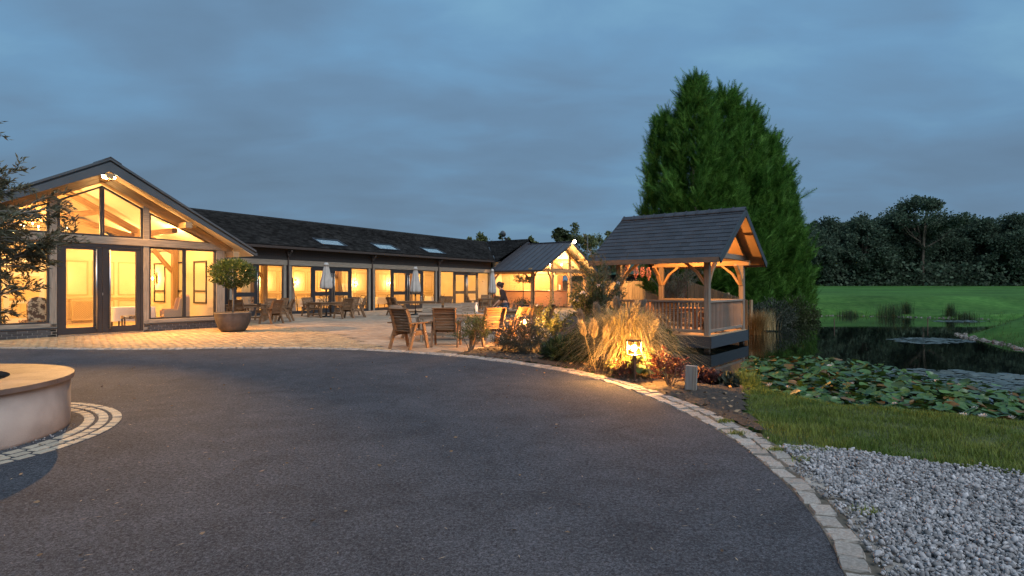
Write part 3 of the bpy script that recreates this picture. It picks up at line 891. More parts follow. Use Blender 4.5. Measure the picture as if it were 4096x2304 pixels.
# weeds between the setts
wx, wy = [], []
for (x, y) in [(2.33, 5.02), (2.42, 4.72), (2.25, 3.62), (2.55, 5.0), (2.75, 5.02), (2.2, 5.6), (2.28, 6.1)]:
    wx.append(RNG.normal(x, 0.045, 130)); wy.append(RNG.normal(y, 0.03, 130))
wx = np.concatenate(wx); wy = np.concatenate(wy); n = len(wx)
o = blades(np.stack([wx, wy, np.full(n, 0.01)], 1), RNG.uniform(.02, .055, n), rdir(n, 0, .2), 0.005, M['blade'], 'weed_tufts')
tag(o, 'small green weeds growing among the kerb setts', 'weeds', kind='stuff')

# ------------------------------------------------ gravel
GRAV = [tuple(p) for p in edge_off[ie + 4::4] if p[1] > 0.6] + [(1.2, 0.4), (6.5, 0.4), (6.4, 2.8), (3.95, 4.22), (3.42, 4.68), (3.0, 5.02), (2.5, 5.20)]
gbed = sheet('gravel_bed', GRAV, 0.004, M['gravelbase'], 'bed of pale grey gravel beside the driveway kerb', 'gravel bed')
t_ = (1 + 5 ** .5) / 2
ico = np.array([(-1, t_, 0), (1, t_, 0), (-1, -t_, 0), (1, -t_, 0), (0, -1, t_), (0, 1, t_), (0, -1, -t_), (0, 1, -t_), (t_, 0, -1), (t_, 0, 1), (-t_, 0, -1), (-t_, 0, 1)]) / math.sqrt(1 + t_ * t_)
icf = np.array([(0, 11, 5), (0, 5, 1), (0, 1, 7), (0, 7, 10), (0, 10, 11), (1, 5, 9), (5, 11, 4), (11, 10, 2), (10, 7, 6), (7, 1, 8), (3, 9, 4), (3, 4, 2), (3, 2, 6), (3, 6, 8), (3, 8, 9), (4, 9, 5), (2, 4, 11), (6, 2, 10), (8, 6, 7), (9, 8, 1)])
n = 84000
sx = RNG.uniform(1.4, 5.6, n); sy = RNG.uniform(1.7, 5.4, n)
dg = polydist(sx, sy, GRAV)
k_ = (inpoly(sx, sy, GRAV) | ((dg < 0.14) & (RNG.random(n) < 0.22) & (sy < 4.6))) & (sx / sy < 0.95) & (sx / sy > 0.3)
sx, sy = sx[k_], sy[k_]; n = len(sx)
sr = RNG.uniform(0.006, 0.0125, n) * RNG.choice([.6, .8, 1, 1, 1.2, 1.5], n)
sz = 0.006 + sr * RNG.uniform(0.2, 1.5, n) + np.where(inpoly(sx, sy, GRAV), 0.004, 0.012)
VV, FF, o_ = [], [], 0
for k in range(5):
    m = np.arange(n) % 5 == k
    shape = ico * (1 + RNG.uniform(-.28, .28, (12, 1)))
    V, F = stamp(shape, icf, frames(rdir(m.sum()), RNG.uniform(0, 6.28, m.sum())), np.stack([sx, sy, sz], 1)[m], sr[m][:, None] * RNG.uniform([.8, .9, .4], [1.4, 1.7, .85], (m.sum(), 3)))
    VV.append(V); FF.append(F + o_); o_ += len(V)
o = big_mesh('gravel', np.concatenate(VV), np.concatenate(FF), M['stone'])
tag(o, 'loose pale grey gravel stones beside the kerb', 'gravel', kind='stuff')

# ------------------------------------------------ straw and leaves blown over the asphalt
n = 1500
ax_ = RNG.uniform(-11, 2.2, n); ay_ = RNG.uniform(2.2, 12.5, n) ** 1.0
k_ = inpoly(ax_, ay_, drive_poly); ax_, ay_ = ax_[k_], ay_[k_]; n = len(ax_)
D = rdir(n, -.03, .06)
ln = RNG.uniform(.012, .05, n)
V, F = stamp(*LEAF, frames(D, RNG.uniform(-.3, .3, n)), np.stack([ax_, ay_, np.full(n, .006)], 1), np.stack([ln * .14, ln, ln * .3], 1))
o = big_mesh('straw_litter', V, F, M['straw']); tag(o, 'scattered dry needles and straw on the asphalt', 'litter', kind='stuff')
n = 230
ax_ = RNG.uniform(-9, 5, n); ay_ = RNG.uniform(2.6, 11, n)
k_ = inpoly(ax_, ay_, drive_poly) | inpoly(ax_, ay_, GRAV); ax_, ay_ = ax_[k_], ay_[k_]; n = len(ax_)
g_ = inpoly(ax_, ay_, GRAV)
o = leaves(np.stack([ax_, ay_, np.where(g_, .045, .012)], 1), rdir(n, -.1, .2), 0.036, 0.5, M['litter'], 'fallen_leaves', None, .4)
tag(o, 'fallen brown leaves on asphalt and gravel', 'leaves', kind='stuff')

# ================================================================== ROUND PLANTER and OLIVE TREE
PC = Vector((-5.92, 5.35, 0))
pl = empty('round_planter', PC, 0, 'low round rendered planter with stone coping holding the olive tree', 'planter')
def ring_mb(r0, r1, z0, z1, a0, a1, n):
    b = MB(); vs = []
    for k in range(n + 1):
        a = a0 + (a1 - a0) * k / n
        for r, z in ((r0, z0), (r1, z0), (r1, z1), (r0, z1)):
            vs.append((r * math.cos(a), r * math.sin(a), z))
    fs = []
    for k in range(n):
        for j in range(4):
            j2 = (j + 1) % 4
            fs.append((4 * k + j, 4 * k + j2, 4 * k + 4 + j2, 4 * k + 4 + j))
    fs.append((3, 2, 1, 0)); fs.append((4 * n, 4 * n + 1, 4 * n + 2, 4 * n + 3))
    return b.add(vs, fs)
b = MB(); prof = [(1.395, -0.02), (1.40, 0.03), (1.40, 0.50), (0.98, 0.50), (0.98, 0.1)]
b.lathe(prof, 96); b.obj('wall', M['render'], pl, True)
cop = None
for k in range(12):
    a0 = 2 * math.pi * k / 12 + 0.22
    mb_ = ring_mb(0.90, 1.432, 0.500, 0.548, a0 + 0.003, a0 + math.pi / 6 - 0.003, 10)
    mb_.obj('coping_stone', M['coping'], pl)
b = MB(); b.lathe([(0.0, 0.50), (0.3, 0.49), (0.7, 0.455), (0.985, 0.42)], 40, wob=lambda a, i: 0.02 * math.sin(9 * a)); b.obj('planting_soil', M['moss'], pl, True)
n = 1600; a = RNG.uniform(0, 6.28, n); r = .95 * np.sqrt(RNG.random(n))
o = leaves(np.stack([r * np.cos(a), r * np.sin(a), .49 - .06 * r], 1), rdir(n, .2, 1), .05, .5, M['shrub_yel'], 'ground_cover', pl); tag(o, kind='stuff')
# ring of setts round the planter foot
ringo = empty('sett_ring', PC); tag(ringo, 'three rings of pale setts laid round the planter foot', 'paving', kind='structure')
RSETT = [piece_mesh('sett', M['ringsett'], 30 + k, 0.10, 0.92) for k in range(6)]
for j, (rr, w) in enumerate(((1.560, 0.108), (1.688, 0.106), (1.812, 0.102))):
    cnt = int(2 * math.pi * rr / 0.165)
    for k in range(cnt):
        a = 2 * math.pi * (k + 0.5 * (j % 2)) / cnt + random.uniform(-.006, .006)
        if not (-2.3 < a - (2 * math.pi if a > math.pi else 0) < 1.9): continue
        inst(RSETT[random.randrange(6)], ringo, (rr * math.cos(a), rr * math.sin(a), 0.012 + random.uniform(-.003, .003)), (0, 0, a + math.pi / 2), (0.148, w * .93, 0.05), 'sett')
ring_mb(1.41, 1.862, -0.02, 0.0035, -2.4, 2.0, 60).obj('ring_bedding', M['asphalt'], ringo)
n = 120; a = RNG.uniform(-1.9, .5, n); r = RNG.uniform(1.41, 1.48, n)
V, F = stamp(ico, icf, frames(rdir(n), RNG.uniform(0, 6, n)), np.stack([r * np.cos(a), r * np.sin(a), np.full(n, .012)], 1), RNG.uniform(.003, .009, (n, 3)))
o = big_mesh('foot_gravel', V, F, M['stone'], ringo); tag(o, kind='stuff')

def grow(base, dirv, length, levels, rad, spread, rng, out_tips, mb_, nseg=4, droop=0.0, kids=3):
    p = Vector(base); d = Vector(dirv).normalized()
    pts = [p.copy()]
    for k in range(nseg):
        d = (d + Vector((rng.uniform(-1, 1), rng.uniform(-1, 1), rng.uniform(-.6, .8))) * 0.16 + Vector((0, 0, -droop))).normalized()
        p = p + d * length / nseg
        pts.append(p.copy())
    mb_.tube(pts, [rad * (1 - 0.55 * k / nseg) for k in range(nseg + 1)], 6 if rad > .02 else 4, cap=False)
    if levels == 0:
        out_tips.append((pts, d)); return
    for k in range(kids):
        f = rng.uniform(0.45, 1.0) if k < kids - 1 else 1.0
        q = pts[min(nseg, int(f * nseg))]
        nd = (d + Vector((rng.uniform(-1, 1), rng.uniform(-1, 1), rng.uniform(-.7, .9))) * spread).normalized()
        grow(q, nd, length * rng.uniform(.55, .8), levels - 1, rad * .5, spread, rng, out_tips, mb_, nseg, droop, kids)
def twig_leaves(tips, per, size, aspect, mt, name, parent, ang=0.6, back=0.3, spread_p=0.02):
    P, D = [], []
    for pts, d in tips:
        for k in range(per):
            t = random.uniform(back, 1.0) * (len(pts) - 1); i = min(int(t), len(pts) - 2)
            q = pts[i].lerp(pts[i + 1], t - i)
            dd = (pts[i + 1] - pts[i]).normalized()
            P.append(q + Vector((random.gauss(0, spread_p), random.gauss(0, spread_p), random.gauss(0, spread_p))))
            D.append(dd + Vector((random.uniform(-1, 1), random.uniform(-1, 1), random.uniform(-1, 1))) * ang)
    return leaves(np.array([tuple(p) for p in P]), np.array([tuple(p) for p in D]), size, aspect, mt, name, parent)
ol = empty('olive_tree', PC + Vector((0, 0, 0.46)), 0, 'grey-green olive tree with drooping branches growing in the round planter', 'tree')
rg = random.Random(11)
tb = MB(); tips = []
tb.tube([(0, 0, 0), (.03, .02, .4), (-.02, .05, 1.1), (.02, .02, 1.9)], [.10, .085, .075, .06], 10)
for k in range(42):
    a = k * 2.4 + rg.uniform(-.3, .3)
    el = rg.uniform(-.35, 1.9) if k % 3 else rg.uniform(-.4, .3)
    grow((.02, .02, rg.uniform(.6, 1.9)), (math.cos(a), math.sin(a), el), rg.uniform(.48, .72), 3, .024, .75, rg, tips, tb, 4, 0.05, 3)
tb.obj('trunk', M['bark_grey'], ol, True)
twig_leaves(tips, 24, 0.064, 0.22, M['olive'], 'crown', ol, ang=0.75, back=0.05, spread_p=0.012)

# ragged grass along the banks of the pond
n = 150000
kx = RNG.uniform(9, 40, n); ky = RNG.uniform(14, 46, n)
kd = polydist(kx, ky, SHORE)
k_ = (~inpoly(kx, ky, SHORE)) & (RNG.random(n) < np.exp(-kd / .7)) & (kx / ky > .38) & (kx / ky < .98)
kx, ky = kx[k_], ky[k_]; n = len(kx)
o = blades(np.stack([kx, ky, hgt(kx, ky) - .02], 1), RNG.uniform(.04, .17, n) * (1 + .6 * np.sin(kx * 2.3) * np.cos(ky * 1.9)), rdir(n, 0, .2) * RNG.uniform(.1, .8, n)[:, None], .014, M['bankblade'], 'bank_grass')
tag(o, 'long rough grass along the banks of the pond', 'grass', kind='stuff')

# ================================================================== LAMPS
def point(name, parent, loc, watts, color=(1.0, 0.62, 0.26), size=0.05):
    d = bpy.data.lights.new(name, 'POINT'); d.energy = watts; d.color = color; d.shadow_soft_size = size
    o = bpy.data.objects.new(name, d); o.location = loc
    return link(o, parent)
def spot(name, parent, loc, aim, watts, color=(1.0, 0.66, 0.30), angle=120, blend=0.6, size=0.06):
    d = bpy.data.lights.new(name, 'SPOT'); d.energy = watts; d.color = color; d.shadow_soft_size = size
    d.spot_size = R(angle); d.spot_blend = blend
    o = bpy.data.objects.new(name, d); o.location = loc
    o.rotation_euler = (Vector(aim) - Vector(loc)).to_track_quat('-Z', 'Y').to_euler()
    return link(o, parent)
WARM = (1.0, 0.52, 0.165)
def frame_of(o):
    """world matrix of an empty that has no parent"""
    return Matrix.Translation(o.location) @ o.rotation_euler.to_matrix().to_4x4()

def wall_lamp(root, loc, face, label, group, watts=60):
    """brass backplate, arm and candle bulb; face = rotation about z"""
    w = frame_of(root) @ Vector(loc)
    o = empty('wall_lamp', w, root.rotation_euler.z + face, label, 'wall lamp', group)
    MB().box(-.09, .09, -.012, 0, -.16, .19).obj('backplate', M['mirror'], o)
    MB().tube([(0, -.01, -.1), (0, -.08, -.12), (0, -.1, -.06)], .008, 6).obj('arm', M['blackiron'], o)
    MB().sphere((0, -.1, .0), .035, 10, (1, 1, 1.7)).obj('bulb', M['bulb'], o, True)
    point('glow', o, (0, -.16, .0), watts, WARM, .06)
    return o
def downlight(root, loc, label, group, watts=70):
    w = frame_of(root) @ Vector(loc)
    o = empty('ceiling_lamp', w, 0, label, 'ceiling lamp', group)
    MB().lathe([(.055, 0), (.055, -.02), (.04, -.02), (.04, -.006)], 16).obj('rim', M['whitepaint'], o)
    MB().lathe([(0.0, -.010), (.038, -.012)], 14).obj('bulb', M['bulb'], o)
    point('glow', o, (0, 0, -.10), watts, WARM, .06)
    return o

# ================================================================== ENTRANCE HALL (glazed gable)
HP = Vector((-10.70, 21.146, 0)); HR = R(54.85)
hall = empty('entrance_hall', HP, HR, 'oak framed hall with a fully glazed gable and grey metal roof edge', 'building')
CT = -3.9                                   # centre line of the gable
W2 = 3.9
def mir(t): return 2 * CT - t
SL = 0.508
def rz(t, z0=4.80): return z0 - abs(t - CT) * SL     # underside line of the gable rafters
# brick plinth, brick by brick
bk = MB().box(-.5, .5, -.5, .5, -.5, .5, ch=.03).mesh('brick', M['brick'])
for (a, b_) in ((-7.8, -5.07), (-2.73, 0.0)):
    MB().box(a, b_, -.045, .25, -.05, .235).obj('plinth_core', M['mortar'], hall)
    for r_ in range(3):
        x = a + (0.11 if r_ % 2 else 0)
        while x < b_ - .05:
            e_ = min(x + .215, b_)
            inst(bk, hall, ((x + e_) / 2, -.03, .034 + r_ * .076), None, (e_ - x - .012, .06, .064), 'brick')
            x += .227
    MB().box(a, b_ + .002, -.085, .2, .237, .272, ch=.008).obj('plinth_capping', M['fascia'], hall)
    MB().box(a, b_, -.06, .16, .274, .395, ch=.012).obj('sill_beam', M['oak_grey'], hall)
# oak posts and beams
for t0, t1 in ((-.32, 0.0), (-2.735, -2.555), (mir(-2.555), mir(-2.735)), (mir(0), mir(-.32))):
    MB().box(t0, t1, -.06, .20, .0, 2.83, ch=.014).obj('post', M['oak_grey'], hall)
MB().box(-7.82, .02, -.075, .20, 2.832, 3.075, ch=.016).obj('tie_beam', M['oak_grey'], hall)
for t0, t1 in ((-2.735, -2.555), (mir(-2.555), mir(-2.735))):
    MB().prism([(t0, 3.077), (t1, 3.077), (t1, rz(t1) + .06), (t0, rz(t0) + .06)], .24, (0, -.055, 0)).obj('gable_stud', M['oak_grey'], hall)
for sgn in (-1, 1):
    a_ = (CT, -.06, 4.93); e_ = (CT + sgn * 4.15, -.06, 4.93 - 4.15 * SL)
    MB().beam((a_[0] + sgn * .0, .06, a_[2]), (e_[0], .06, e_[2]), .28, .27, ch=.015).obj('rafter', M['oak'], hall)
# purlin ends poking out under the verge
for t_ in (-6.2, -1.55, .12, -7.92, CT):
    z = 5.03 - abs(t_ - CT) * .55 - .03
    MB().box(t_ - .11, t_ + .11, -.62, -.08, z - .20, z - .0, ch=.012).obj('purlin_end', M['oak'], hall)
# roof slabs with metal verge
for sgn, nm in ((1, 0), (-1, 1)):
    sl = .55
    ex = CT + sgn * 4.75; top = 5.45; ez = top - 4.75 * sl
    poly = [(CT, top), (ex, ez), (ex, ez - .10), (CT, top - .10)]
    if sgn < 0: poly = poly[::-1]
    MB().prism(poly, 8.2, (0, -.60, 0)).obj('roof_slope', M['verge'], hall)
    poly = [(CT, top - .102), (ex, ez - .102), (ex - sgn * .02, ez - .16), (CT, top - .36)]
    MB().prism([(CT, top - .103), (ex + sgn * .012, ez - .103), (ex + sgn * .012, ez - .16), (CT, top - .40)][::sgn], .035, (0, -.637, 0)).obj('barge_board', M['verge'], hall)
    MB().prism([(CT, top + .03), (ex + sgn * .03, ez + .03), (ex + sgn * .03, ez - .045), (CT, top - .045)][::sgn], .06, (0, -.665, 0)).obj('verge_trim', M['verge'], hall)
    MB().prism([(CT, top - .16), (ex - sgn * .05, ez - .16), (ex - sgn * .05, ez - .185), (CT, top - .185)][::sgn], 8.0, (0, -.596, 0)).obj('soffit', M['ceiling'], hall)
    MB().beam((ex + sgn * .06, -.58, ez - .11), (ex + sgn * .06, 7.4, ez - .11), .12, .10).obj('gutter', M['verge'], hall)
MB().prism([(CT - .30, 5.32), (CT, 5.487), (CT + .30, 5.32), (CT + .30, 5.34), (CT, 5.512), (CT - .30, 5.34)], .5, (0, -.68, 0)).obj('ridge_cap', M['verge'], hall)
# glazing: frames and panes
def fpoly(root, poly, w, y0, dep, name_f='window', pane=True, mt='frame'):
    """a frame of section w following a convex polygon (x,z), with its pane as a sub-part"""
    n = len(poly); c = Vector((sum(p[0] for p in poly) / n, sum(p[1] for p in poly) / n))
    P = [Vector(p) for p in poly]
    def off(dist):
        o_ = []
        for i in range(n):
            a, b, d = P[i - 1], P[i], P[(i + 1) % n]
            e1 = (b - a).normalized(); e2 = (d - b).normalized()
            n1 = Vector((-e1.y, e1.x)); n2 = Vector((-e2.y, e2.x))
            if n1.dot(c - b) < 0: n1 = -n1
            if n2.dot(c - b) < 0: n2 = -n2
            m_ = n1 + n2
            o_.append(b + m_ * (dist / max(.25, (1 + n1.dot(n2)))))
        return o_
    I = off(w)
    vs = []
    for q, y in ((P, y0), (I, y0), (I, y0 + dep), (P, y0 + dep)):
        vs += [(p[0], y, p[1]) for p in q]
    fs = []
    for j in range(4):
        j2 = (j + 1) % 4
        for i in range(n):
            i2 = (i + 1) % n
            fs.append((j * n + i, j * n + i2, j2 * n + i2, j2 * n + i))
    f = MB().add(vs, fs).obj(name_f, M[mt], root)
    if pane:
        q = off(w - .008)
        MB().prism([(p[0], p[1]) for p in q], .012, (0, y0 + dep * .5, 0)).obj('pane', M['glass'], f)
    return f
# upper lights
g1 = rz(CT) - .12
fpoly(hall, [(-5.04, 3.08), (CT - .005, 3.08), (CT - .005, g1), (-5.04, rz(-5.04) - .12)], .055, -.02, .07)
fpoly(hall, [(CT + .005, 3.08), (-2.745, 3.08), (-2.745, rz(-2.745) - .12), (CT + .005, g1)], .055, -.02, .07)
fpoly(hall, [(-2.545, 3.08), (-.50, 3.08), (-2.545, rz(-2.545) - .12)], .05, -.02, .07)
fpoly(hall, [(mir(-2.545), 3.08), (mir(-.50), 3.08), (mir(-2.545), rz(-2.545) - .12)], .05, -.02, .07)
# lower windows
for (a, b_) in ((-2.55, -1.425), (-1.42, -.325), (mir(-1.42), mir(-2.55)), (mir(-.325), mir(-1.425))):
    fpoly(hall, [(a, .40), (b_, .40), (b_, 2.825), (a, 2.825)], .05, -.02, .07)
# front doors
MB().box(-5.055, -4.985, -.05, .05, .02, 2.83).obj('door_jamb', M['frame'], hall)
MB().box(-2.815, -2.74, -.05, .05, .02, 2.83).obj('door_jamb', M['frame'], hall)
MB().box(-4.98, -2.82, -.05, .05, 2.735, 2.83).obj('door_head', M['frame'], hall)
MB().box(-5.05, -2.75, -.09, .12, -.01, .03).obj('threshold', M['steel'], hall)
for a, b_, gl in ((-4.98, -3.905, (-4.84, -4.13)), (-3.895, -2.82, (-3.67, -2.95))):
    d = MB()
    d.box(a, gl[0], -.035, .035, .035, 2.73); d.box(gl[1], b_, -.035, .035, .035, 2.73)
    d.box(gl[0], gl[1], -.034, .034, .035, .235); d.box(gl[0], gl[1], -.034, .034, 2.64, 2.73)
    d = d.obj('front_door', M['frame'], hall)
    MB().box(gl[0] - .01, gl[1] + .01, -.006, .006, .225, 2.65).obj('pane', M['glass'], d)
    hx = -4.085 if a < -4.5 else -3.72
    h = MB(); h.tube([(hx, -.12, .17), (hx, -.12, 2.66)], .022, 12)
    for z in (.24, 2.59): h.beam((hx, -.12, z), (hx, -.03, z), .03, .03)
    h.obj('handle', M['steel'], d, True)
MB().box(-3.905, -3.885, -.045, -.034, 1.22, 1.30).obj('lock', M['steel'], hall)
# twin floodlights in the gable peak
fl = empty('floodlight', HP + Matrix.Rotation(HR, 3, 'Z') @ Vector((CT, -.42, 4.92)), HR, 'twin floodlight glowing in the peak of the glazed gable', 'floodlight')
MB().box(-.2, .2, -.05, .06, .0, .10).obj('bracket', M['frame'], fl)
for s_ in (-.13, .13):
    MB().sphere((s_, -.10, -.02), .058, 12).obj('lens', M['flood'], fl, True)
    MB().lathe([(.05, .0), (.07, .09), (.02, .10)], 14, (s_, -.10, .0)).obj('housing', M['frame'], fl)
Rh = Matrix.Rotation(-HR, 3, 'Z')
aimw = Rh @ (Vector((-4.7, 5.0, .0)) - Vector(fl.location))
spot('beam', fl, (.13, -.17, -.06), aimw, 13000, (1.0, 0.50, 0.13), 27, 1.0, .06)
aimw2 = Rh @ (Vector((-7.5, 18.5, .0)) - Vector(fl.location))
spot('beam', fl, (-.13, -.17, -.06), aimw2, 5600, (1.0, 0.48, 0.12), 112, 1.0, .07)

# ---- the room behind the glass
room = hall
MB().box(-7.78, -.05, .22, 7.0, -.06, .025).obj('floor', M['carpet'], room)
MB().prism([(-7.8, .03), (0, .03), (0, 2.9), (CT, 5.08), (-7.8, 2.9)], .12, (0, 6.6, 0)).obj('back_wall', M['plaster'], room)
MB().box(-7.84, -7.74, .22, 6.6, .03, 2.95).obj('side_wall', M['plaster'], room)
MB().box(-.08, -.0, .22, 6.6, .03, 2.95).obj('side_wall', M['plaster'], room)
for y in (1.1, 2.75, 4.5):
    for (y0, y1) in ((y, y + .06), (y + .94, y + 1.0)): MB().box(-.115, -.082, y0, y1, .85, 2.5).obj('window_post', M['frame'], room)
    for z in (.85, 1.3, 2.44): MB().box(-.113, -.082, y + .06, y + .94, z, z + .06).obj('window_rail', M['frame'], room)
for y in (3.4,):
    for sgn in (-1, 1):
        MB().beam((CT, y, 4.85), (CT + sgn * 3.75, y, 4.85 - 3.75 * .53), .16, .24, ch=.015).obj('truss_rafter', M['oak'], room)
        MB().beam((CT + sgn * 3.2, y, 3.15), (CT - sgn * 1.1, y, 4.25), .13, .2, ch=.015).obj('truss_brace', M['oak'], room)
        MB().box(CT + sgn * 3.68 - .1, CT + sgn * 3.68 + .1, y - .1, y + .1, .03, 2.95, ch=.012).obj('room_post', M['oak'], room)
        MB().beam((CT + sgn * 3.6, y, 2.1), (CT + sgn * 2.9, y, 2.95), .1, .16, ch=.012).obj('room_brace', M['oak'], room)
for t_ in (-6.2, -1.6):
    MB().box(t_ - .09, t_ + .09, .3, 6.6, 5.03 - abs(t_ - CT) * .55 - .38, 5.03 - abs(t_ - CT) * .55 - .2, ch=.012).obj('purlin', M['oak'], room)
# panelling and radiator grilles on the back wall
def panel(root, x0, x1, z0, z1, y, w=.045, dep=.025, name='wall_panel'):
    fpoly(root, [(x0, z0), (x1, z0), (x1, z1), (x0, z1)], w, y - dep, dep, name, False, 'moulding')
for k in range(8):
    x0 = -7.55 + k * .93
    if -5.2 < x0 + .4 < -4.0: continue
    panel(room, x0, x0 + .8, 1.15, 2.55, 6.60)
    panel(room, x0, x0 + .8, .18, .95, 6.60)
MB().box(-7.74, -.1, 6.55, 6.6, 1.0, 1.07).obj('dado_rail', M['moulding'], room)
def grille(root, x0, x1, z0, z1, y):
    g = MB(); 
    g.box(x0, x1, y - .12, y - .09, z1 - .06, z1); g.box(x0, x1, y - .12, y - .09, z0, z0 + .06)
    g.box(x0, x0 + .06, y - .12, y - .09, z0 + .06, z1 - .06); g.box(x1 - .06, x1, y - .12, y - .09, z0 + .06, z1 - .06)
    h = z1 - z0
    k = x0 - h
    while k < x1:
        for s_ in (0, 1):
            a = (k, z0) if s_ == 0 else (k, z1); e_ = (k + h, z1) if s_ == 0 else (k + h, z0)
            ta = max(0, (x0 - a[0]) / h); tb_ = min(1, (x1 - a[0]) / h)
            if tb_ - ta > .05:
                g.beam((a[0] + h * ta, y - .11 + .008 * s_, a[1] + (e_[1] - a[1]) * ta), (a[0] + h * tb_, y - .11 + .008 * s_, a[1] + (e_[1] - a[1]) * tb_), .012, .022)
        k += .085
    c = g.obj('radiator_grille', M['moulding'], root)
    MB().box(x0, x1, y - .088, y - .004, z0, z1 + .03).obj('radiator_case', M['plaster'], c)
grille(room, -3.6, -2.85, .15, .95, 6.58); grille(room, -2.7, -1.9, .15, .95, 6.58); grille(room, -7.4, -6.5, .15, .95, 6.58)
# cream glazed inner door
dr = MB(); x0, x1 = -5.35, -4.25
dr.box(x0, x0 + .14, 3.98, 4.04, .03, 2.5); dr.box(x1 - .14, x1, 3.98, 4.04, .03, 2.5)
for z0, z1 in ((.03, .42), (.92, 1.02), (1.86, 1.98), (2.3, 2.5)): dr.box(x0 + .14, x1 - .14, 3.98, 4.04, z0, z1)
dr = dr.obj('inner_door', M['whitepaint'], room)
for z0, z1 in ((.42, .92), (1.02, 1.86), (1.98, 2.3)): MB().box(x0 + .13, x1 - .13, 4.005, 4.015, z0, z1).obj('pane', M['glass'], dr)
MB().box(-4.7, -4.45, 3.9, 3.98, 2.36, 2.41).obj('door_closer', M['mirror'], dr)
MB().box(x1, x1 + .12, 3.95, 6.6, .03, 2.9).obj('lobby_wall', M['plaster'], room)
# lamps of the hall
wall_lamp(hall, (-3.35, 6.56, 1.85), 0, 'brass wall lamp glowing behind the right front door', None, 60)
wall_lamp(hall, (-6.6, 6.56, 1.85), 0, 'brass wall lamp behind the olive tree window', None, 60)
wall_lamp(hall, (-.14, 5.3, 1.85), R(-90), 'brass wall lamp on the side wall near the wingback chair', None, 45)
for x, y in ((-6.4, 1.6), (-1.4, 1.6), (-6.4, 4.8), (-1.4, 4.8)):
    downlight(hall, (x, y, 5.08 - abs(x - CT) * .55 - .20), 'small recessed ceiling lamp in the vaulted hall roof', 'hall ceiling lamps', 130)
cw = frame_of(hall) @ Vector((-4.55, 2.9, 3.42))
ch = empty('chandelier', cw, HR, 'black iron ring chandelier with candle bulbs behind the gable glass', 'chandelier')
rgm = MB(); pts = [(0.62 * math.cos(2 * math.pi * k / 32), .62 * math.sin(2 * math.pi * k / 32), 0) for k in range(33)]
rgm.tube(pts, .016, 6, cap=False); rgm.obj('ring', M['blackiron'], ch, True)
for k in range(8):
    a = 2 * math.pi * k / 8
    MB().lathe([(.03, 0), (.03, .015), (.013, .02), (.013, .085)], 8, (.62 * math.cos(a), .62 * math.sin(a), .01)).obj('candle', M['whitepaint'], ch)
    MB().sphere((.62 * math.cos(a), .62 * math.sin(a), .13), .022, 8, (1, 1, 1.7)).obj('bulb', M['bulb'], ch, True)
for k in range(4):
    a = 2 * math.pi * k / 4 + .4
    MB().tube([(.62 * math.cos(a), .62 * math.sin(a), .01), (.04 * math.cos(a), .04 * math.sin(a), 1.15)], .006, 5).obj('hanging_rod', M['blackiron'], ch)
point('glow', ch, (0, 0, .2), 230, WARM, .3)

# furniture of the hall
def wingback(root, loc, rzz, label):
    w = frame_of(root) @ Vector(loc)
    o = empty('wingback_chair', w, root.rotation_euler.z + rzz, label, 'armchair')
    b = MB(); b.box(-.36, .36, -.34, .36, .18, .46, ch=.05); b.obj('seat', M['upholstery'], o)
    back = [(-.40, .40), (-.42, 1.0), (-.36, 1.13), (-.18, 1.19), (0, 1.16), (.18, 1.19), (.36, 1.13), (.42, 1.0), (.40, .40)]
    MB().prism(back, .16, (0, -.44, 0)).obj('backrest', M['upholstery'], o)
    for s_ in (-1, 1):
        MB().prism([(-.42, .3), (.36, .3), (.38, .60), (.30, .66), (-.05, .66), (-.14, 1.05), (-.42, 1.12)], .10, (s_ * .40 - .05, 0, 0), (0, 1, 0), (0, 0, 1), (1, 0, 0)).obj('wing', M['upholstery'], o)
    for x in (-.3, .3):
        for y in (-.32, .28): MB().beam((x, y, 0), (x, y, .19), .05, .05).obj('leg', M['blackiron'], o)
    return o
def cloth_table(root, loc, label, group=None, w=1.4, d=.8, rzz=0):
    q = frame_of(root) @ Vector(loc)
    o = empty('dining_table', q, root.rotation_euler.z + rzz, label, 'table', group)
    prof = []
    b = MB(); n = 40
    vs = []
    for lev, (z, s_) in enumerate(((.75, 1.0), (.735, 1.012), (.5, 1.02), (.26, 1.035))):
        for k in range(n):
            a = 2 * math.pi * k / n
            x = math.copysign(min(1, abs(math.cos(a)) * 1.35), math.cos(a)) * w / 2; y = math.copysign(min(1, abs(math.sin(a)) * 1.35), math.sin(a)) * d / 2
            wv = 1 + (.035 * math.sin(9 * a) if lev > 1 else 0) * (lev - 1)
            vs.append((x * s_ * wv, y * s_ * wv, z + (.015 * math.sin(5 * a) if lev == 3 else 0)))
    fs = [tuple(range(n))]
    for l in range(3):
        for k in range(n):
            k2 = (k + 1) % n
            fs.append((l * n + k2, l * n + k, (l + 1) * n + k, (l + 1) * n + k2))
    b.add(vs, fs).obj('tablecloth', M['linen'], o, True)
    for x in (-w * .36, w * .36):
        for y in (-d * .3, d * .3): MB().beam((x, y, 0), (x, y, .70), .04, .04).obj('leg', M['blackiron'], o)
    return o
wingback(hall, (-1.25, 1.15, .026), R(75), 'tan wingback armchair standing behind the hall window')
cloth_table(hall, (-2.3, 2.1, .026), 'white clothed table beside the wingback armchair', None, 1.3, 1.0)
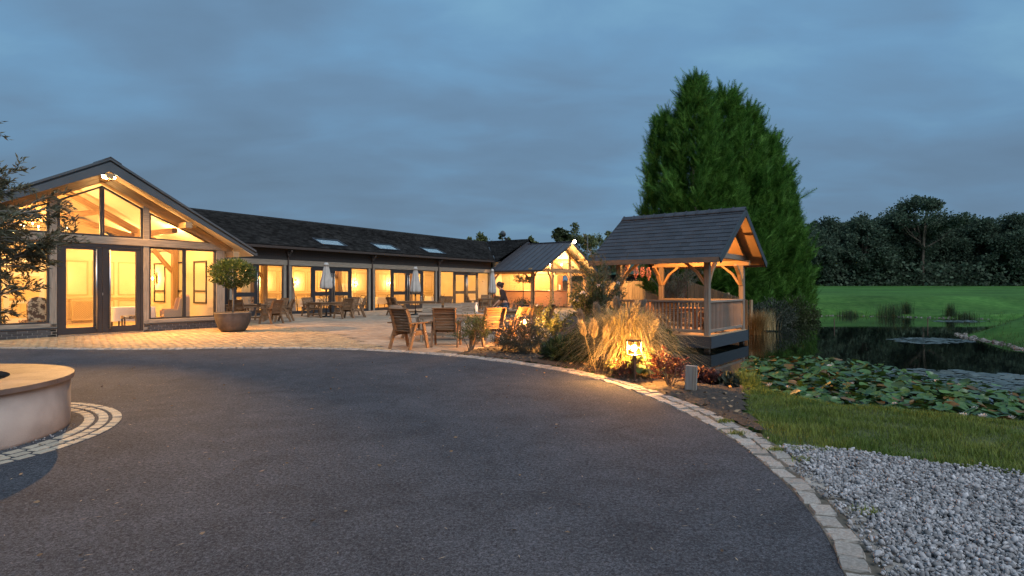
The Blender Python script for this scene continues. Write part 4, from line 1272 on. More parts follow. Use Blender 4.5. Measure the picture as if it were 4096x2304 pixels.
def patterned(root, loc, rzz, label):
    w = frame_of(root) @ Vector(loc)
    o = empty('dining_chair', w, root.rotation_euler.z + rzz, label, 'chair')
    MB().prism([(-.25, .45), (-.26, .95), (-.18, 1.12), (0, 1.16), (.18, 1.12), (.26, .95), (.25, .45)], .09, (0, -.28, 0)).obj('backrest', M['pattern'], o)
    MB().box(-.25, .25, -.25, .26, .38, .48, ch=.03).obj('seat', M['pattern'], o)
    for x in (-.2, .2):
        for y in (-.22, .22): MB().beam((x, y, 0), (x, y, .4), .04, .04).obj('leg', M['blackiron'], o)
patterned(hall, (-5.42, .75, .026), R(10), 'chair with patterned round back behind the window left of the doors')
patterned(hall, (-2.72, .95, .026), R(80), 'chair with patterned round back behind the right front door')

# ================================================================== DINING WING
WP = Vector((-12.325, 31.72, 0)); WR = R(56.39)
wing = empty('dining_wing', WP, WR, 'long single storey wing with glazed bays under a dark tiled roof', 'building')
WL, WE = -9.0, 18.95
BAYS = [(-9.0, -4.0, None), (-3.4, -.5, (-3.4, -2.0)), (0.0, 5.62, (1.38, 4.22)), (6.15, 12.05, (7.66, 10.71)), (12.61, 18.77, (14.21, 17.22))]
ZT = 2.70
MB().box(WL, WE, -.085, .16, ZT + .002, 2.995, ch=.014).obj('oak_beam', M['oak_grey'], wing)
for j, z in enumerate((2.998, 3.235, 3.47)):
    MB().prism([(0, 0), (.045, 0), (.02, .245), (0, .245)], WE - WL + .1, (WL, -.02, z), (0, -1, 0), (0, 0, 1), (1, 0, 0)).obj('weatherboard', M['cladding'], wing)
MB().box(WL, WE, .0, .14, 2.996, 3.72).obj('wall_plate', M['cladding'], wing)
# pairs of posts with the rainwater pipe between them
for k, (a, b_) in enumerate(((-4.0, -3.4), (-.5, 0.0), (5.62, 6.15), (12.05, 12.61))):
    MB().box(a, a + .17, -.07, .15, 0, ZT, ch=.012).obj('post', M['oak_grey'], wing)
    MB().box(b_ - .17, b_, -.07, .15, 0, ZT, ch=.012).obj('post', M['oak_grey'], wing)
    MB().box(a + .17, b_ - .17, .02, .12, 0, ZT).obj('post_infill', M['frame'], wing)
    c = (a + b_) / 2
    p = MB(); p.tube([(c, -.46, 3.52), (c, -.42, 3.42), (c, -.13, 3.30), (c, -.12, 3.1), (c, -.12, .05)], .045, 10)
    p = p.obj('downpipe', M['gutter'], wing, True)
    MB().prism([(-.13, .16), (.13, .16), (.13, .04), (.06, -.1), (-.06, -.1), (-.13, .04)], .2, (c, -.24, 3.30)).obj('hopper', M['gutter'], p)
MB().box(WE - .18, WE, -.07, .15, 0, ZT, ch=.012).obj('post', M['oak_grey'], wing)
MB().box(WL, WE, -.05, .12, -.02, .10).obj('sill', M['frame'], wing)
def etched(parent, x, z, s):
    b = MB()
    for (x0, z0, x1, z1) in ((0, .0, .02, .55), (.02, .55, -.06, .75), (.02, .55, .1, .72), (-.06, .75, -.12, .7), (0, .3, .25, .28), (.25, .28, .28, .02), (.12, .28, .12, .0), (.02, .15, .26, .15)):
        b.beam((x + x0 * s, 0, z + z0 * s), (x + x1 * s, 0, z + z1 * s), .004, .012)
    o = b.obj('etched_mark', M['sticker'], parent)
    return o
for bi, (a, b_, door) in enumerate(BAYS):
    zs = .10
    if door is None:
        fpoly(wing, [(a, zs), (b_, zs), (b_, ZT), (a, ZT)], .06, -.03, .08); continue
    if door[0] > a + .1:
        w_ = fpoly(wing, [(a, zs), (door[0], zs), (door[0], ZT), (a, ZT)], .055, -.03, .08)
        if bi == 2: etched(w_, (a + door[0]) / 2 + .0, 1.72, .5).location = (0, -.005, 0)
    if b_ > door[1] + .1:
        w_ = fpoly(wing, [(door[1], zs), (b_, zs), (b_, ZT), (door[1], ZT)], .055, -.03, .08)
        if bi in (1, 2): etched(w_, (b_ + door[1]) / 2 - .15, 1.62, .5).location = (0, -.005, 0)
    MB().box(door[0], door[1], -.04, .06, ZT - .10, ZT).obj('door_head', M['frame'], wing)
    cells = [(door[0], (door[0] + door[1]) / 2), ((door[0] + door[1]) / 2, door[1])] if bi != 1 else [(door[0], door[1])]
    for ci, (x0, x1) in enumerate(cells):
        st_ = .21
        d = MB()
        d.box(x0 + .003, x0 + st_, -.03, .04, .06, ZT - .103); d.box(x1 - st_, x1 - .003, -.03, .04, .06, ZT - .103)
        for z0, z1 in ((.06, .26), (1.0, 1.22), (ZT - .24, ZT - .103)): d.box(x0 + st_, x1 - st_, -.029, .039, z0, z1)
        d = d.obj('terrace_door', M['frame'], wing)
        for z0, z1 in ((.25, 1.01), (1.21, ZT - .23)): MB().box(x0 + st_ - .01, x1 - st_ + .01, 0, .01, z0, z1).obj('pane', M['glass'], d)
        hx = x1 - .08 if ci == 0 else x0 + .08
        h = MB(); h.tube([(hx, -.1, .45), (hx, -.1, 2.35)], .02, 8)
        for z in (.5, 2.3): h.beam((hx, -.1, z), (hx, -.02, z), .02, .02)
        h.obj('handle', M['steel'], d, True)
# roof: tile courses
EY, EZ, RY, RZ = -.45, 3.74, 4.0, 5.72
tl = (np.array([[-.5, 0, 0], [.5, 0, 0], [.5, 1.06, 0], [-.5, 1.06, 0], [-.5, 0, -.05], [.5, 0, -.05], [0.42, 0, .012], [-.42, 0, .012], [-.42, 1.06, .012], [.42, 1.06, .012]]),
      np.array([[0, 4, 5, 1], [7, 6, 9, 8], [0, 7, 8, 3], [6, 1, 2, 9], [0, 1, 6, 7]]))
def tile_slope(name, parent, O, ax, aup, length, slope_len, test, mt, expo=.205, tw=.30):
    """courses of tiles on the plane O + u*ax + v*aup; test(u,v) keeps a tile"""
    O = np.array(O, float); ax = np.array(ax, float); aup = np.array(aup, float)
    nrm = np.cross(ax, aup)
    T, Rm, Sc = [], [], []
    lift = math.atan2(.045, expo)
    up2 = aup * math.cos(lift) - nrm * math.sin(lift)
    nr2 = np.cross(ax, up2)
    base = np.stack([ax, up2, nr2], 1)
    nrow = int(slope_len / expo) + 1
    for r_ in range(nrow):
        v = r_ * expo
        u = (r_ % 2) * tw / 2
        while u < length:
            if test(u, v):
                T.append(O + ax * u + aup * v + nrm * (.062 + random.uniform(-.003, .004))); Rm.append(base); Sc.append((tw * .985, expo, 1))
            u += tw
    V, F = stamp(tl[0], tl[1], np.array(Rm), np.array(T), np.array(Sc))
    o = big_mesh(name, V, F, mt, parent); tag(o, kind='stuff')
    return o
sv = Vector((0, RY - EY, RZ - EZ)); SLEN = sv.length; svn = sv / SLEN
CS, CZ = 23.9, 5.80                       # ridge of the cross wing
def main_keep(u, v):
    x = WL + u; f = v / SLEN
    return x < 19.1 + (CS - 19.1) * f
tile_slope('roof_tile', wing, (WL, EY, EZ), (1, 0, 0), tuple(svn), CS - WL, SLEN, main_keep, M['rooftile'])
b = MB()
b.add([(WL, EY, EZ), (19.1, EY, EZ), (CS, RY, RZ), (WL, RY, RZ), (WL, 8.4, EZ), (CS, 8.4, EZ)], [(0, 1, 2, 3), (3, 2, 5, 4)])
b.obj('roof_deck', M['rooftile'], wing)
for k in range(int((CS - WL) / .45)):
    x = WL + k * .45
    if k == 0:
        rt = MB().prism([(-.13, -.05), (-.05, .05), (.05, .05), (.13, -.05), (.10, -.07), (0, .02), (-.10, -.07)], .445, (0, 0, 0), (0, 1, 0), (0, 0, 1), (1, 0, 0)).mesh('ridge_tile', M['rooftile'])
    inst(rt, wing, (x, RY, RZ + .06), None, None, 'ridge_tile')
MB().box(WL, 19.75, EY - .10, EY + .015, EZ - .155, EZ - .025).obj('gutter', M['gutter'], wing)
MB().box(WL, 19.1, EY + .02, -.0, EZ - .14, EZ - .115).obj('soffit', M['gutter'], wing)
# cross wing slope
cv = Vector((CS - 18.75, 0, CZ - 3.66)); CL = cv.length; cvn = cv / CL
def cross_keep(u, v):
    y = 4.0 - u; f = v / CL
    # keep the part in front of the valley
    x = 18.75 + (CS - 18.75) * f
    yv = EY + (x - 19.1) / (CS - 19.1) * (RY - EY)
    return y < yv + .1 and y > -.78
tile_slope('cross_roof_tile', wing, (18.75, 4.0, 3.66), (0, -1, 0), tuple(cvn), 4.9, CL, cross_keep, M['rooftile'])
MB().add([(18.75, -.8, 3.65), (CS, -.8, CZ - .01), (CS, 8, CZ - .01), (18.75, 8, 3.65), (29.0, -.8, 3.65), (29.0, 8, 3.65)], [(0, 1, 2, 3), (1, 4, 5, 2)]).obj('cross_roof_deck', M['rooftile'], wing)
MB().beam((19.05, EY - .02, EZ + .05), (CS, RY, RZ + .10), .10, .03).obj('valley_flashing', M['verge'], wing)
# rooflights
for (s0, s1) in ((2.0, 3.85), (6.5, 8.35), (11.25, 13.15)):
    v0, v1 = .40, 1.38
    def rp_(s_, v, h): 
        p = Vector((s_, EY, EZ)) + svn * v; n_ = Vector((0, -svn.z, svn.y)); return p + n_ * h
    b = MB()
    for (p, q) in (((s0, v0), (s1, v0)), ((s0, v1), (s1, v1)), ((s0, v0), (s0, v1)), ((s1, v0), (s1, v1))):
        b.beam(rp_(p[0], p[1], .09), rp_(q[0], q[1], .09), .09, .10, up=(0, -svn.z, svn.y))
    sk = b.obj('rooflight', M['frame'], wing)
    g = [rp_(s0, v0, .115), rp_(s1, v0, .115), rp_(s1, v1, .115), rp_(s0, v1, .115)]
    MB().add(g, [(0, 1, 2, 3)]).obj('pane', M['skyglass'], sk)
    g = [rp_(s0, v0, .07), rp_(s1, v0, .07), rp_(s1, v1, .07), rp_(s0, v1, .07)]
    MB().add(g, [(0, 1, 2, 3)]).obj('sky_sheen_sheet', M['whitepaint'], sk)  # white sheet added under the pane, standing in for reflected sky
# interior
RB = 6.2
MB().box(WL, WE, .16, RB, -.06, .02).obj('floor', M['carpet'], wing)
MB().box(WL, WE + .02, RB, RB + .12, .02, 3.0).obj('back_wall', M['plaster'], wing)
MB().box(WL, WE, .16, RB, 2.92, 3.0).obj('ceiling', M['ceiling'], wing)
MB().box(WE - .12, WE, .16, RB, .02, 2.92).obj('end_wall', M['plaster'], wing)
MB().box(WL, WL + .12, .16, RB, .02, 2.92).obj('end_wall', M['plaster'], wing)
pm = None
for k in range(25):
    x0 = WL + .35 + k * 1.1
    panel(wing, x0, x0 + .92, 1.2, 2.6, RB); panel(wing, x0, x0 + .92, .2, .95, RB)
MB().box(WL + .12, WE - .12, RB - .05, RB, 1.03, 1.10).obj('dado_rail', M['moulding'], wing)
MB().box(WL + .12, WE - .12, RB - .08, RB, 2.78, 2.92).obj('cornice', M['moulding'], wing)
for x in (-.25, 5.05, 11.7):
    MB().box(x - .14, x + .14, 2.0, 2.28, .02, 2.92, ch=.015).obj('room_post', M['oak'], wing)
    MB().beam((x - .05, 2.14, 2.0), (x - .9, 2.14, 2.9), .1, .16, ch=.012).obj('room_brace', M['oak'], wing)
WG_ = 'wall lamps along the panelled back wall of the long wing'
for x, lab in ((-1.1, 'brass wall lamp glowing inside the bay nearest the clay pot'), (2.3, 'brass wall lamp glowing just behind the first closed parasol'),
               (4.7, 'brass wall lamp glowing right of the first closed parasol, by an oak post'), (7.3, 'brass wall lamp glowing in the middle bay left of the leaning picture frames'),
               (9.9, 'brass wall lamp glowing behind the second closed parasol'), (13.4, 'brass wall lamp glowing left of the doors of the last glazed bay'), (16.6, 'brass wall lamp glowing behind the doors of the last glazed bay')):
    wall_lamp(wing, (x, RB - .02, 1.85), 0, lab, WG_, 58)
for x in (-6, -2.0, 2.6, 6.0, 9.4, 13.0, 16.6):
    for y in (1.3, 4.2):
        downlight(wing, (x, y, 2.92), 'small recessed ceiling lamp inside the long wing', 'ceiling lamps of the long wing', 52)
# fluted screen and pale column behind the first doors
b = MB()
for k in range(6): b.tube([(-1.55 + k * .09, 2.2, .02), (-1.55 + k * .09, 2.2, 2.9)], .04, 8)
b.obj('fluted_column', M['whitepaint'], wing, True)
MB().box(-1.0, -.62, 2.3, 2.4, .02, 2.9).obj('grey_column', M['board'], wing)
# leaning display board and boxes
db = empty('display_board', frame_of(wing) @ Vector((.72, .95, .02)), WR + R(8), 'tall grey folded board leaning inside the first glazed bay', 'board')
MB().beam((0, .0, 0), (.12, .35, 2.05), .62, .05, up=(0, 1, 0)).obj('panel', M['board'], db)
MB().beam((0.0, -.04, 1.0), (.0, -.04, 1.001), .5, .02)
MB().beam((-.33, -.02, 0), (-.21, .33, 2.07), .05, .07, up=(0, 1, 0)).obj('edge_strip', M['oak'], db)
st2 = empty('stacked_frame', frame_of(wing) @ Vector((8.5, 5.2, .02)), WR, 'pale picture frames leaning against the wall in the middle bay', 'picture frame')
for k in range(3):
    MB().beam((-.3 + k * .22, .2 - k * .12, .75), (-.25 + k * .2, .55 - k * .1, 1.75), .5, .03, up=(0, 1, 0)).obj('canvas', M['whitepaint' if k else 'board'], st2)
MB().box(-.5, .5, -.1, .5, 0, .76).obj('stand', M['board'], st2)
sg = MB().box(0, .16, -.01, 0, 0, .09).obj('door_sign', M['frame']); sg.location = frame_of(wing) @ Vector((17.85, .01, 1.95)); sg.rotation_euler = (0, 0, WR)
tag(sg, 'small black sign on the pale panel of the last glazed bay', 'sign')
MB().box(.03, .13, -.016, -.011, .035, .055).obj('lettering', M['mirror'], sg)
MB().box(19.62, 28.4, .0, .2, -.35, 3.7).obj('cross_wing_wall', M['plaster'], wing)
# brick pier at the far end
br = MB().box(-.5, .5, -.5, .5, -.5, .5, ch=.02).mesh('brick', M['brick_red'])
MB().box(19.0, 19.62, -.08, .22, -.3, 2.72).obj('brick_pier', M['mortar'], wing)
for r_ in range(38):
    x = 19.0 - (.0 if r_ % 2 else .11)
    while x < 19.6:
        e0, e1 = max(x, 19.0), min(x + .215, 19.62)
        if e1 - e0 > .04:
            inst(br, wing, ((e0 + e1) / 2, -.08, -.25 + r_ * .077), None, (e1 - e0 - .012, .03, .066), 'brick')
        x += .227

# indoor chairs and tables of the wing
def bistro(root, loc, rzz, label, group):
    w = frame_of(root) @ Vector(loc)
    o = empty('bistro_chair', w, root.rotation_euler.z + rzz, label, 'chair', group)
    MB().lathe([(0, .44), (.21, .44), (.22, .455), (.21, .47), (0, .475)], 16).obj('seat', M['blackiron'], o, True)
    for x in (-.17, .17):
        MB().tube([(x * 1.15, .2, 0), (x, .15, .44)], .016, 6).obj('leg', M['blackiron'], o)
        MB().tube([(x * 1.2, -.24, 0), (x, -.17, .46), (x * 1.05, -.22, .7), (x * .9, -.26, .9)], .016, 6).obj('leg', M['blackiron'], o)
    b = MB(); b.tube([(-.16, -.26, .89), (-.08, -.27, .93), (.08, -.27, .93), (.16, -.26, .89)], .016, 6)
    b.tube([(-.16, -.18, .5), (.15, -.25, .86)], .010, 6); b.tube([(.16, -.18, .5), (-.15, -.25, .86)], .010, 6)
    b.obj('backrest', M['blackiron'], o)
    return o
bg_ = 'cross-back chairs at the tables inside the wing'; tg_ = 'clothed tables inside the wing'
b0 = bistro(wing, (5.0, 1.2, .02), R(200), 'dark cross-back chair at a white table inside the long wing', bg_)
t0_ = cloth_table(wing, (-2.7, 1.9, .02), 'white clothed dining table inside the long wing', tg_, 1.5, .8)
b0['label'] = 'dark cross-back chair inside the glass beside the second downpipe'
t0_['label'] = 'white clothed table inside the bay nearest the clay pot'
for (x, y, r_, lab) in ((-3.3, 1.1, 0, 'dark cross-back chair inside the bay nearest the clay pot'), (3.3, 1.4, 0, 'dark cross-back chair behind the right door of the first parasol bay'), (4.0, 2.3, 180, 'dark cross-back chair facing out, deep inside the first parasol bay'),
                        (1.9, 2.4, 150, 'dark cross-back chair behind the left door of the first parasol bay'), (6.6, 1.3, 100, 'dark cross-back chair standing at the near end of the middle bay'), (7.0, 1.9, -60, 'dark cross-back chair turned away at the near end of the middle bay'),
                        (10.2, 2.6, 170, 'dark cross-back chair behind the doors of the middle bay'), (11.6, 1.0, 20, 'dark cross-back chair beside the fire extinguisher'), (14.8, 2.2, 180, 'dark cross-back chair behind the left door of the last bay'), (16.4, 3.2, 0, 'dark cross-back chair behind the right door of the last bay')):
    c = copy_tree(b0); c['label'] = lab; c.location = frame_of(wing) @ Vector((x, y, .02)); c.rotation_euler = (0, 0, WR + R(r_))
for (x, y, lab) in ((.6, 2.6, 'white clothed table behind the leaning grey board'), (3.2, 2.9, 'white clothed table behind the first parasol'), (5.0, 3.4, 'white clothed table behind the oak post of the first parasol bay'), (6.5, 2.6, 'white clothed table at the near end of the middle bay'),
                    (10.2, 3.6, 'white clothed table behind the second parasol'), (15.4, 3.0, 'white clothed table inside the last glazed bay'), (-1.5, 4, 'white clothed table behind the fluted column')):
    c = copy_tree(t0_); c['label'] = lab; c.location = frame_of(wing) @ Vector((x, y, .02))
fe = empty('fire_extinguisher', frame_of(wing) @ Vector((11.35, .75, .02)), WR, 'small dark fire extinguisher standing behind the middle bay glass', 'extinguisher')
MB().lathe([(.07, 0), (.08, .02), (.08, .42), (.03, .5), (.03, .55)], 14).obj('body', M['blackiron'], fe, True)
MB().tube([(.02, 0, .55), (.1, 0, .5), (.11, 0, .2)], .012, 6).obj('hose', M['blackiron'], fe)

# ================================================================== BAR PAVILION
PR = WR
PP = WP + Matrix.Rotation(WR, 3, 'Z') @ Vector((19.0, -4.15, 0)); PP.z = -.30
pav = empty('bar_pavilion', PP, PR, 'open oak bar pavilion with a dark standing seam roof and glazed gable', 'pavilion')
def pz(z): return z + .30
PX = (0.0, 3.06, 6.28, 9.36)
for x in PX:
    MB().box(x - .13, x + .13, -.13, .13, pz(-.14), pz(2.80), ch=.015).obj('post', M['oak'], pav)
    MB().box(x - .21, x + .21, -.21, .21, -.02, pz(-.138), ch=.02).obj('stone_pad', M['coping'], pav)
MB().box(-.45, 9.8, -.12, .12, pz(2.802), pz(3.03), ch=.015).obj('tie_beam', M['oak'], pav)
MB().box(-.10, .12, .13, 4.1, pz(2.60), pz(2.80), ch=.015).obj('eave_beam', M['oak'], pav)
MB().box(9.26, 9.48, .13, 4.1, pz(2.60), pz(2.80), ch=.015).obj('eave_beam', M['oak'], pav)
for x in PX:
    for s_ in (-1, 1):
        if (x == 0 and s_ < 0): continue
        pts = [(x + s_ * .12, 0, pz(1.95)), (x + s_ * .25, 0, pz(2.35)), (x + s_ * .62, 0, pz(2.79))]
        for p, q in zip(pts, pts[1:]): pass
        b = MB(); b.beam(pts[0], pts[1], .10, .13, ch=.01); b.beam(pts[1], pts[2], .10, .13, ch=.01); b.obj('brace', M['oak'], pav)
b = MB(); b.beam((0, .14, pz(1.9)), (0, .75, pz(2.6)), .10, .13, ch=.01); b.obj('brace', M['oak'], pav)
b = MB(); b.beam((0, 3.95, pz(1.9)), (0, 3.3, pz(2.6)), .10, .13, ch=.01); b.obj('brace', M['oak'], pav)
MB().box(-.1, .1, 3.95, 4.12, 0, pz(2.6), ch=.012).obj('post', M['oak'], pav)
RX, RZP, EXL, EZP = 4.78, 5.40, -.50, 2.87
SLP = (RZP - EZP) / (RX - EXL)
def pr(x): return RZP - abs(x - RX) * SLP
for sgn in (-1, 1):
    ex = RX + sgn * (RX - EXL)
    MB().prism([(RX, pz(RZP)), (ex, pz(EZP)), (ex, pz(EZP - .07)), (RX, pz(RZP - .07))][::sgn], 4.45, (0, -1.05, 0)).obj('roof_slope', M['metalroof'], pav)
    MB().prism([(RX, pz(RZP - .072)), (ex - sgn * .04, pz(EZP - .072)), (ex - sgn * .04, pz(EZP - .10)), (RX, pz(RZP - .10))][::sgn], 4.40, (0, -1.0, 0)).obj('soffit', M['ceiling'], pav)
    MB().prism([(RX, pz(RZP + .02)), (ex + sgn * .03, pz(EZP + .02)), (ex + sgn * .03, pz(EZP - .16)), (RX, pz(RZP - .20))][::sgn], .05, (0, -1.102, 0)).obj('barge_board', M['metalroof'], pav)
    MB().beam((RX, 0, pz(RZP - .32)), (ex - sgn * .3, 0, pz(EZP - .05)), .16, .22, ch=.012).obj('rafter', M['oak'], pav)
    MB().beam((RX, 2.2, pz(RZP - .30)), (ex - sgn * .4, 2.2, pz(EZP - .03)), .14, .20, ch=.012).obj('rafter', M['oak'], pav)
    for k in range(1, 8):
        y = -1.05 + k * .556
        nx_, nz_ = sgn * SLP, 1
        MB().beam((RX, y, pz(RZP + .02)), (ex, y, pz(EZP + .02)), .03, .05).obj('seam', M['metalroof'], pav)
    MB().beam((RX, 3.46, pz(RZP + .10)), (ex - sgn * .02, 3.46, pz(EZP + .10)), .16, .24).obj('abutment_flashing', M['metalroof'], pav)
    MB().beam((RX + sgn * 2.55, -.95, pz(pr(RX + 2.55) - .22)), (RX + sgn * 2.55, 3.3, pz(pr(RX + 2.55) - .22)), .16, .20, ch=.012).obj('purlin', M['oak'], pav)
MB().beam((RX, -1.1, pz(RZP + .03)), (RX, 3.4, pz(RZP + .03)), .26, .06).obj('ridge_cap', M['metalroof'], pav)
MB().beam((RX, -.95, pz(RZP - .23)), (RX, 3.3, pz(RZP - .23)), .16, .2).obj('ridge_beam', M['oak'], pav)
MB().beam((EXL - .06, -1.05, pz(EZP - .10)), (EXL - .06, 3.4, pz(EZP - .10)), .12, .11).obj('gutter', M['gutter'], pav)
p = MB(); p.tube([(EXL, -.3, pz(2.72)), (-.2, -.3, pz(2.5)), (-.18, -.2, pz(2.3)), (-.18, -.2, 0)], .04, 8); p.obj('downpipe', M['gutter'], pav, True)
for x in (PX[1], PX[2]):
    MB().box(x - .10, x + .10, -.10, .10, pz(3.032), pz(pr(x) - .42), ch=.012).obj('gable_stud', M['oak'], pav)
MB().prism([(.2, pz(2.75)), (9.35, pz(2.75)), (9.35, pz(pr(9.35) - .14)), (RX, pz(RZP - .14)), (.2, pz(pr(.2) - .14))], .06, (0, 3.28, 0)).obj('gable_wall', M['ceiling'], pav)
# gable panes
def gz(x): return pr(x) - .44
for poly in ([(.75, 3.04), (2.95, 3.04), (2.95, gz(2.95))], [(3.17, 3.04), (6.17, 3.04), (6.17, gz(6.17)), (RX, gz(RX)), (3.17, gz(3.17))], [(6.39, 3.04), (8.8, 3.04), (6.39, gz(6.39))]):
    fpoly(pav, [(x, pz(z)) for x, z in poly], .045, -.02, .06)
# bar counter and back panels (set askew inside)
def askew(a, b_):
    a = Vector(a); b_ = Vector(b_); return a, (b_ - a).normalized(), (b_ - a).length
a, dxy, Lb = askew((.75, 3.05, 0), (6.9, .62, 0))
nb = Vector((-dxy.y, dxy.x, 0))
bar = empty('bar_counter', frame_of(pav) @ a, PR + math.atan2(dxy.y, dxy.x), 'long boarded bar counter with pale top inside the pavilion', 'bar counter')
MB().box(0, Lb, .04, .55, 0, .10).obj('plinth', M['frame'], bar)
MB().box(0, Lb, .03, .55, .10, 1.50).obj('carcass', M['barboard'], bar)
for k in range(5):
    MB().box(0, Lb, 0, .028, .105 + k * .28, .105 + k * .28 + .272, ch=.006).obj('front_board', M['barboard'], bar)
MB().box(-.05, Lb + .05, -.08, .62, 1.502, 1.55, ch=.008).obj('worktop', M['steel'], bar)
t_ = MB(); t_.tube([(1.1, .3, 1.55), (1.1, .3, 1.95), (1.02, .2, 1.98)], .02, 8); t_.obj('beer_tap', M['steel'], bar, True)
a2, d2, L2 = askew((1.45, 4.25, 0), (7.55, 1.95, 0))
n_ = 6
for k in range(n_):
    p = a2 + d2 * (L2 * k / n_); q = a2 + d2 * (L2 * (k + 1) / n_ - .012)
    MB().beam((p.x, p.y, pz(1.2)), (q.x, q.y, pz(1.2)), .03, 2.95).obj('back_panel', M['ply'], pav)
MB().beam((7.6, 1.95, pz(1.2)), (8.1, 1.75, pz(1.2)), .12, 2.95).obj('brick_wall', M['brick_red'], pav)
MB().box(7.55, 7.75, 1.7, 1.8, pz(1.3), pz(1.75)).obj('switch_box', M['whitepaint'], pav)
fe_ = empty('festoon_lamp', frame_of(pav) @ Vector((2.9, .55, pz(3.28))), PR, 'cluster of bright bulbs hanging in the bar pavilion gable', 'lamp cluster')
MB().tube([(0, 0, .9), (0, 0, .05)], .012, 6).obj('stem', M['blackiron'], fe_)
for k in range(9):
    a_ = 2.4 * k; r_ = .12 + .04 * (k % 3)
    MB().tube([(0, 0, .08), (r_ * 2.4 * math.cos(a_), r_ * 2.4 * math.sin(a_), .02 + .03 * (k % 4))], .008, 5).obj('arm', M['blackiron'], fe_)
    MB().sphere((r_ * 2.4 * math.cos(a_), r_ * 2.4 * math.sin(a_), .05 + .05 * (k % 4)), .06, 10).obj('bulb', M['flood'], fe_, True)
point('glow', fe_, (0, -.1, -.15), 650, WARM, .2)
for (x, y) in ((4.4, 1.9), (6.6, 1.0)):
    pe = empty('pendant_lamp', frame_of(pav) @ Vector((x, y, pz(3.55))), PR, 'round pendant bulb hanging inside the bar pavilion', 'pendant lamp', 'pendants of the bar')
    MB().tube([(0, 0, 1.2), (0, 0, .08)], .008, 5).obj('cable', M['blackiron'], pe)
    MB().sphere((0, 0, 0), .075, 12).obj('bulb', M['bulb'], pe, True)
    point('glow', pe, (0, 0, -.15), 430, WARM, .1)
ff = empty('floodlight', frame_of(pav) @ Vector((RX + .05, -1.16, pz(RZP + .02))), PR, 'bright floodlight on the peak of the bar pavilion roof', 'floodlight')
MB().sphere((0, -.07, 0), .12, 14).obj('lens', M['flood'], ff, True)
MB().box(-.1, .1, .05, .12, -.08, .08).obj('housing', M['frame'], ff)
spot('beam', ff, (0, -.22, -.02), (0.3, -9, -5.0), 3800, (1.0, .54, .18), 135, .7, .1)
# mast with dish and spotlights on the cross roof
ms = empty('roof_mast', frame_of(wing) @ Vector((24.3, 2.4, 5.75)), WR, 'small mast carrying a dish and spotlights on the roof behind the bar', 'mast')
MB().tube([(0, 0, 0), (0, 0, .75)], .04, 8).obj('pole', M['pole'], ms)
MB().lathe([(0.0, 0), (.2, .03), (.3, .12), (.31, .13), (.18, .05), (0, .02)], 18, (0, 0, 0)).obj('dish', M['pole'], ms, True).matrix_local = Matrix.Translation((-.35, -.2, .7)) @ Matrix.Rotation(R(70), 4, 'Y')
for k in range(3): MB().lathe([(.08, 0), (.11, .14), (.05, .2)], 10, (.25 + .2 * k, -.1, .28 - .06 * k)).obj('spotlight', M['frame'], ms)
MB().beam((-.4, -.1, .35), (.8, -.1, .25), .04, .04).obj('bracket', M['pole'], ms)
fp = MB().tube([(0, 0, 0), (0, 0, 3.6)], .07, 8).obj('flue_pole', M['pole']); fp.location = at(2350, 60, None, 0.6)
fp2 = fp; tag(fp2, 'thin grey upright pole rising behind the bar pavilion', 'pole'); fp.location.z = 1.0; fp.scale = (1, 1, 1.65)

# ================================================================== GAZEBO over the water
GR = R(-38.67)
gz0 = Vector((5.72, 16.47, 0.06))
gaz = empty('gazebo', gz0, GR, 'timber gazebo with slate roof and railings standing over the pond edge', 'gazebo')
GX0, GY1 = -3.07, 3.46
for (x0, y0) in ((-.2, 0), (GX0, 0), (-.2, GY1 - .2), (GX0, GY1 - .2)):
    MB().box(x0 + .02, x0 + .18, y0 + .02, y0 + .18, -.0, 2.145, ch=.012).obj('post', M['rail'], gaz)
    MB().box(x0 + .03, x0 + .17, y0 + .03, y0 + .17, -1.4, -.36).obj('pile', M['fence_dark'], gaz)
for (a, b_) in (((GX0 - .15, .1), (.15, .1)), ((GX0 - .15, GY1 - .1), (.15, GY1 - .1))):
    MB().beam((a[0], a[1], 2.225), (b_[0], b_[1], 2.225), .16, .165, ch=.01).obj('wall_plate', M['pine'], gaz)
for x in (-.1, GX0 + .1):
    MB().beam((x, -.12, 2.395), (x, GY1 + .12, 2.395), .14, .17, ch=.01).obj('tie_beam', M['rail'], gaz)
for (x, y) in ((-.1, .1), (GX0 + .1, .1), (-.1, GY1 - .1), (GX0 + .1, GY1 - .1)):
    sx_ = -1 if x > -1 else 1; sy_ = 1 if y < 1 else -1
    for dirn in ((sx_, 0), (0, sy_)):
        p0 = Vector((x + dirn[0] * .07, y + dirn[1] * .07, 1.50)); p1 = Vector((x + dirn[0] * .30, y + dirn[1] * .30, 1.86)); p2 = Vector((x + dirn[0] * .66, y + dirn[1] * .66, 2.15))
        b = MB(); b.beam(p0, p1, .075, .12, up=(dirn[1], dirn[0], .1), ch=.008); b.beam(p1, p2, .075, .12, up=(dirn[1], dirn[0], .1), ch=.008); b.obj('brace', M['pine'], gaz)
# deck
k = 0; y = 0.0
db_ = MB().box(GX0, 0, 0, .135, -.03, 0.0).mesh('deck_board', M['floorboard'])
while y < GY1 - .05:
    inst(db_, gaz, (0, y, 0), None, None, 'deck_board'); y += .141
for (a, b_) in (((GX0 - .05, -.05), (.05, -.05)), ((.05, -.05), (.05, GY1 + .05)), ((GX0 - .05, GY1 + .05), (.05, GY1 + .05)), ((GX0 - .05, -.05), (GX0 - .05, GY1 + .05))):
    v = Vector((b_[0] - a[0], b_[1] - a[1], 0)).normalized() * .02
    MB().beam((a[0] - v.x, a[1] - v.y, -.19), (b_[0] + v.x, b_[1] + v.y, -.19), .04, .34).obj('base_board', M['fascia'], gaz)
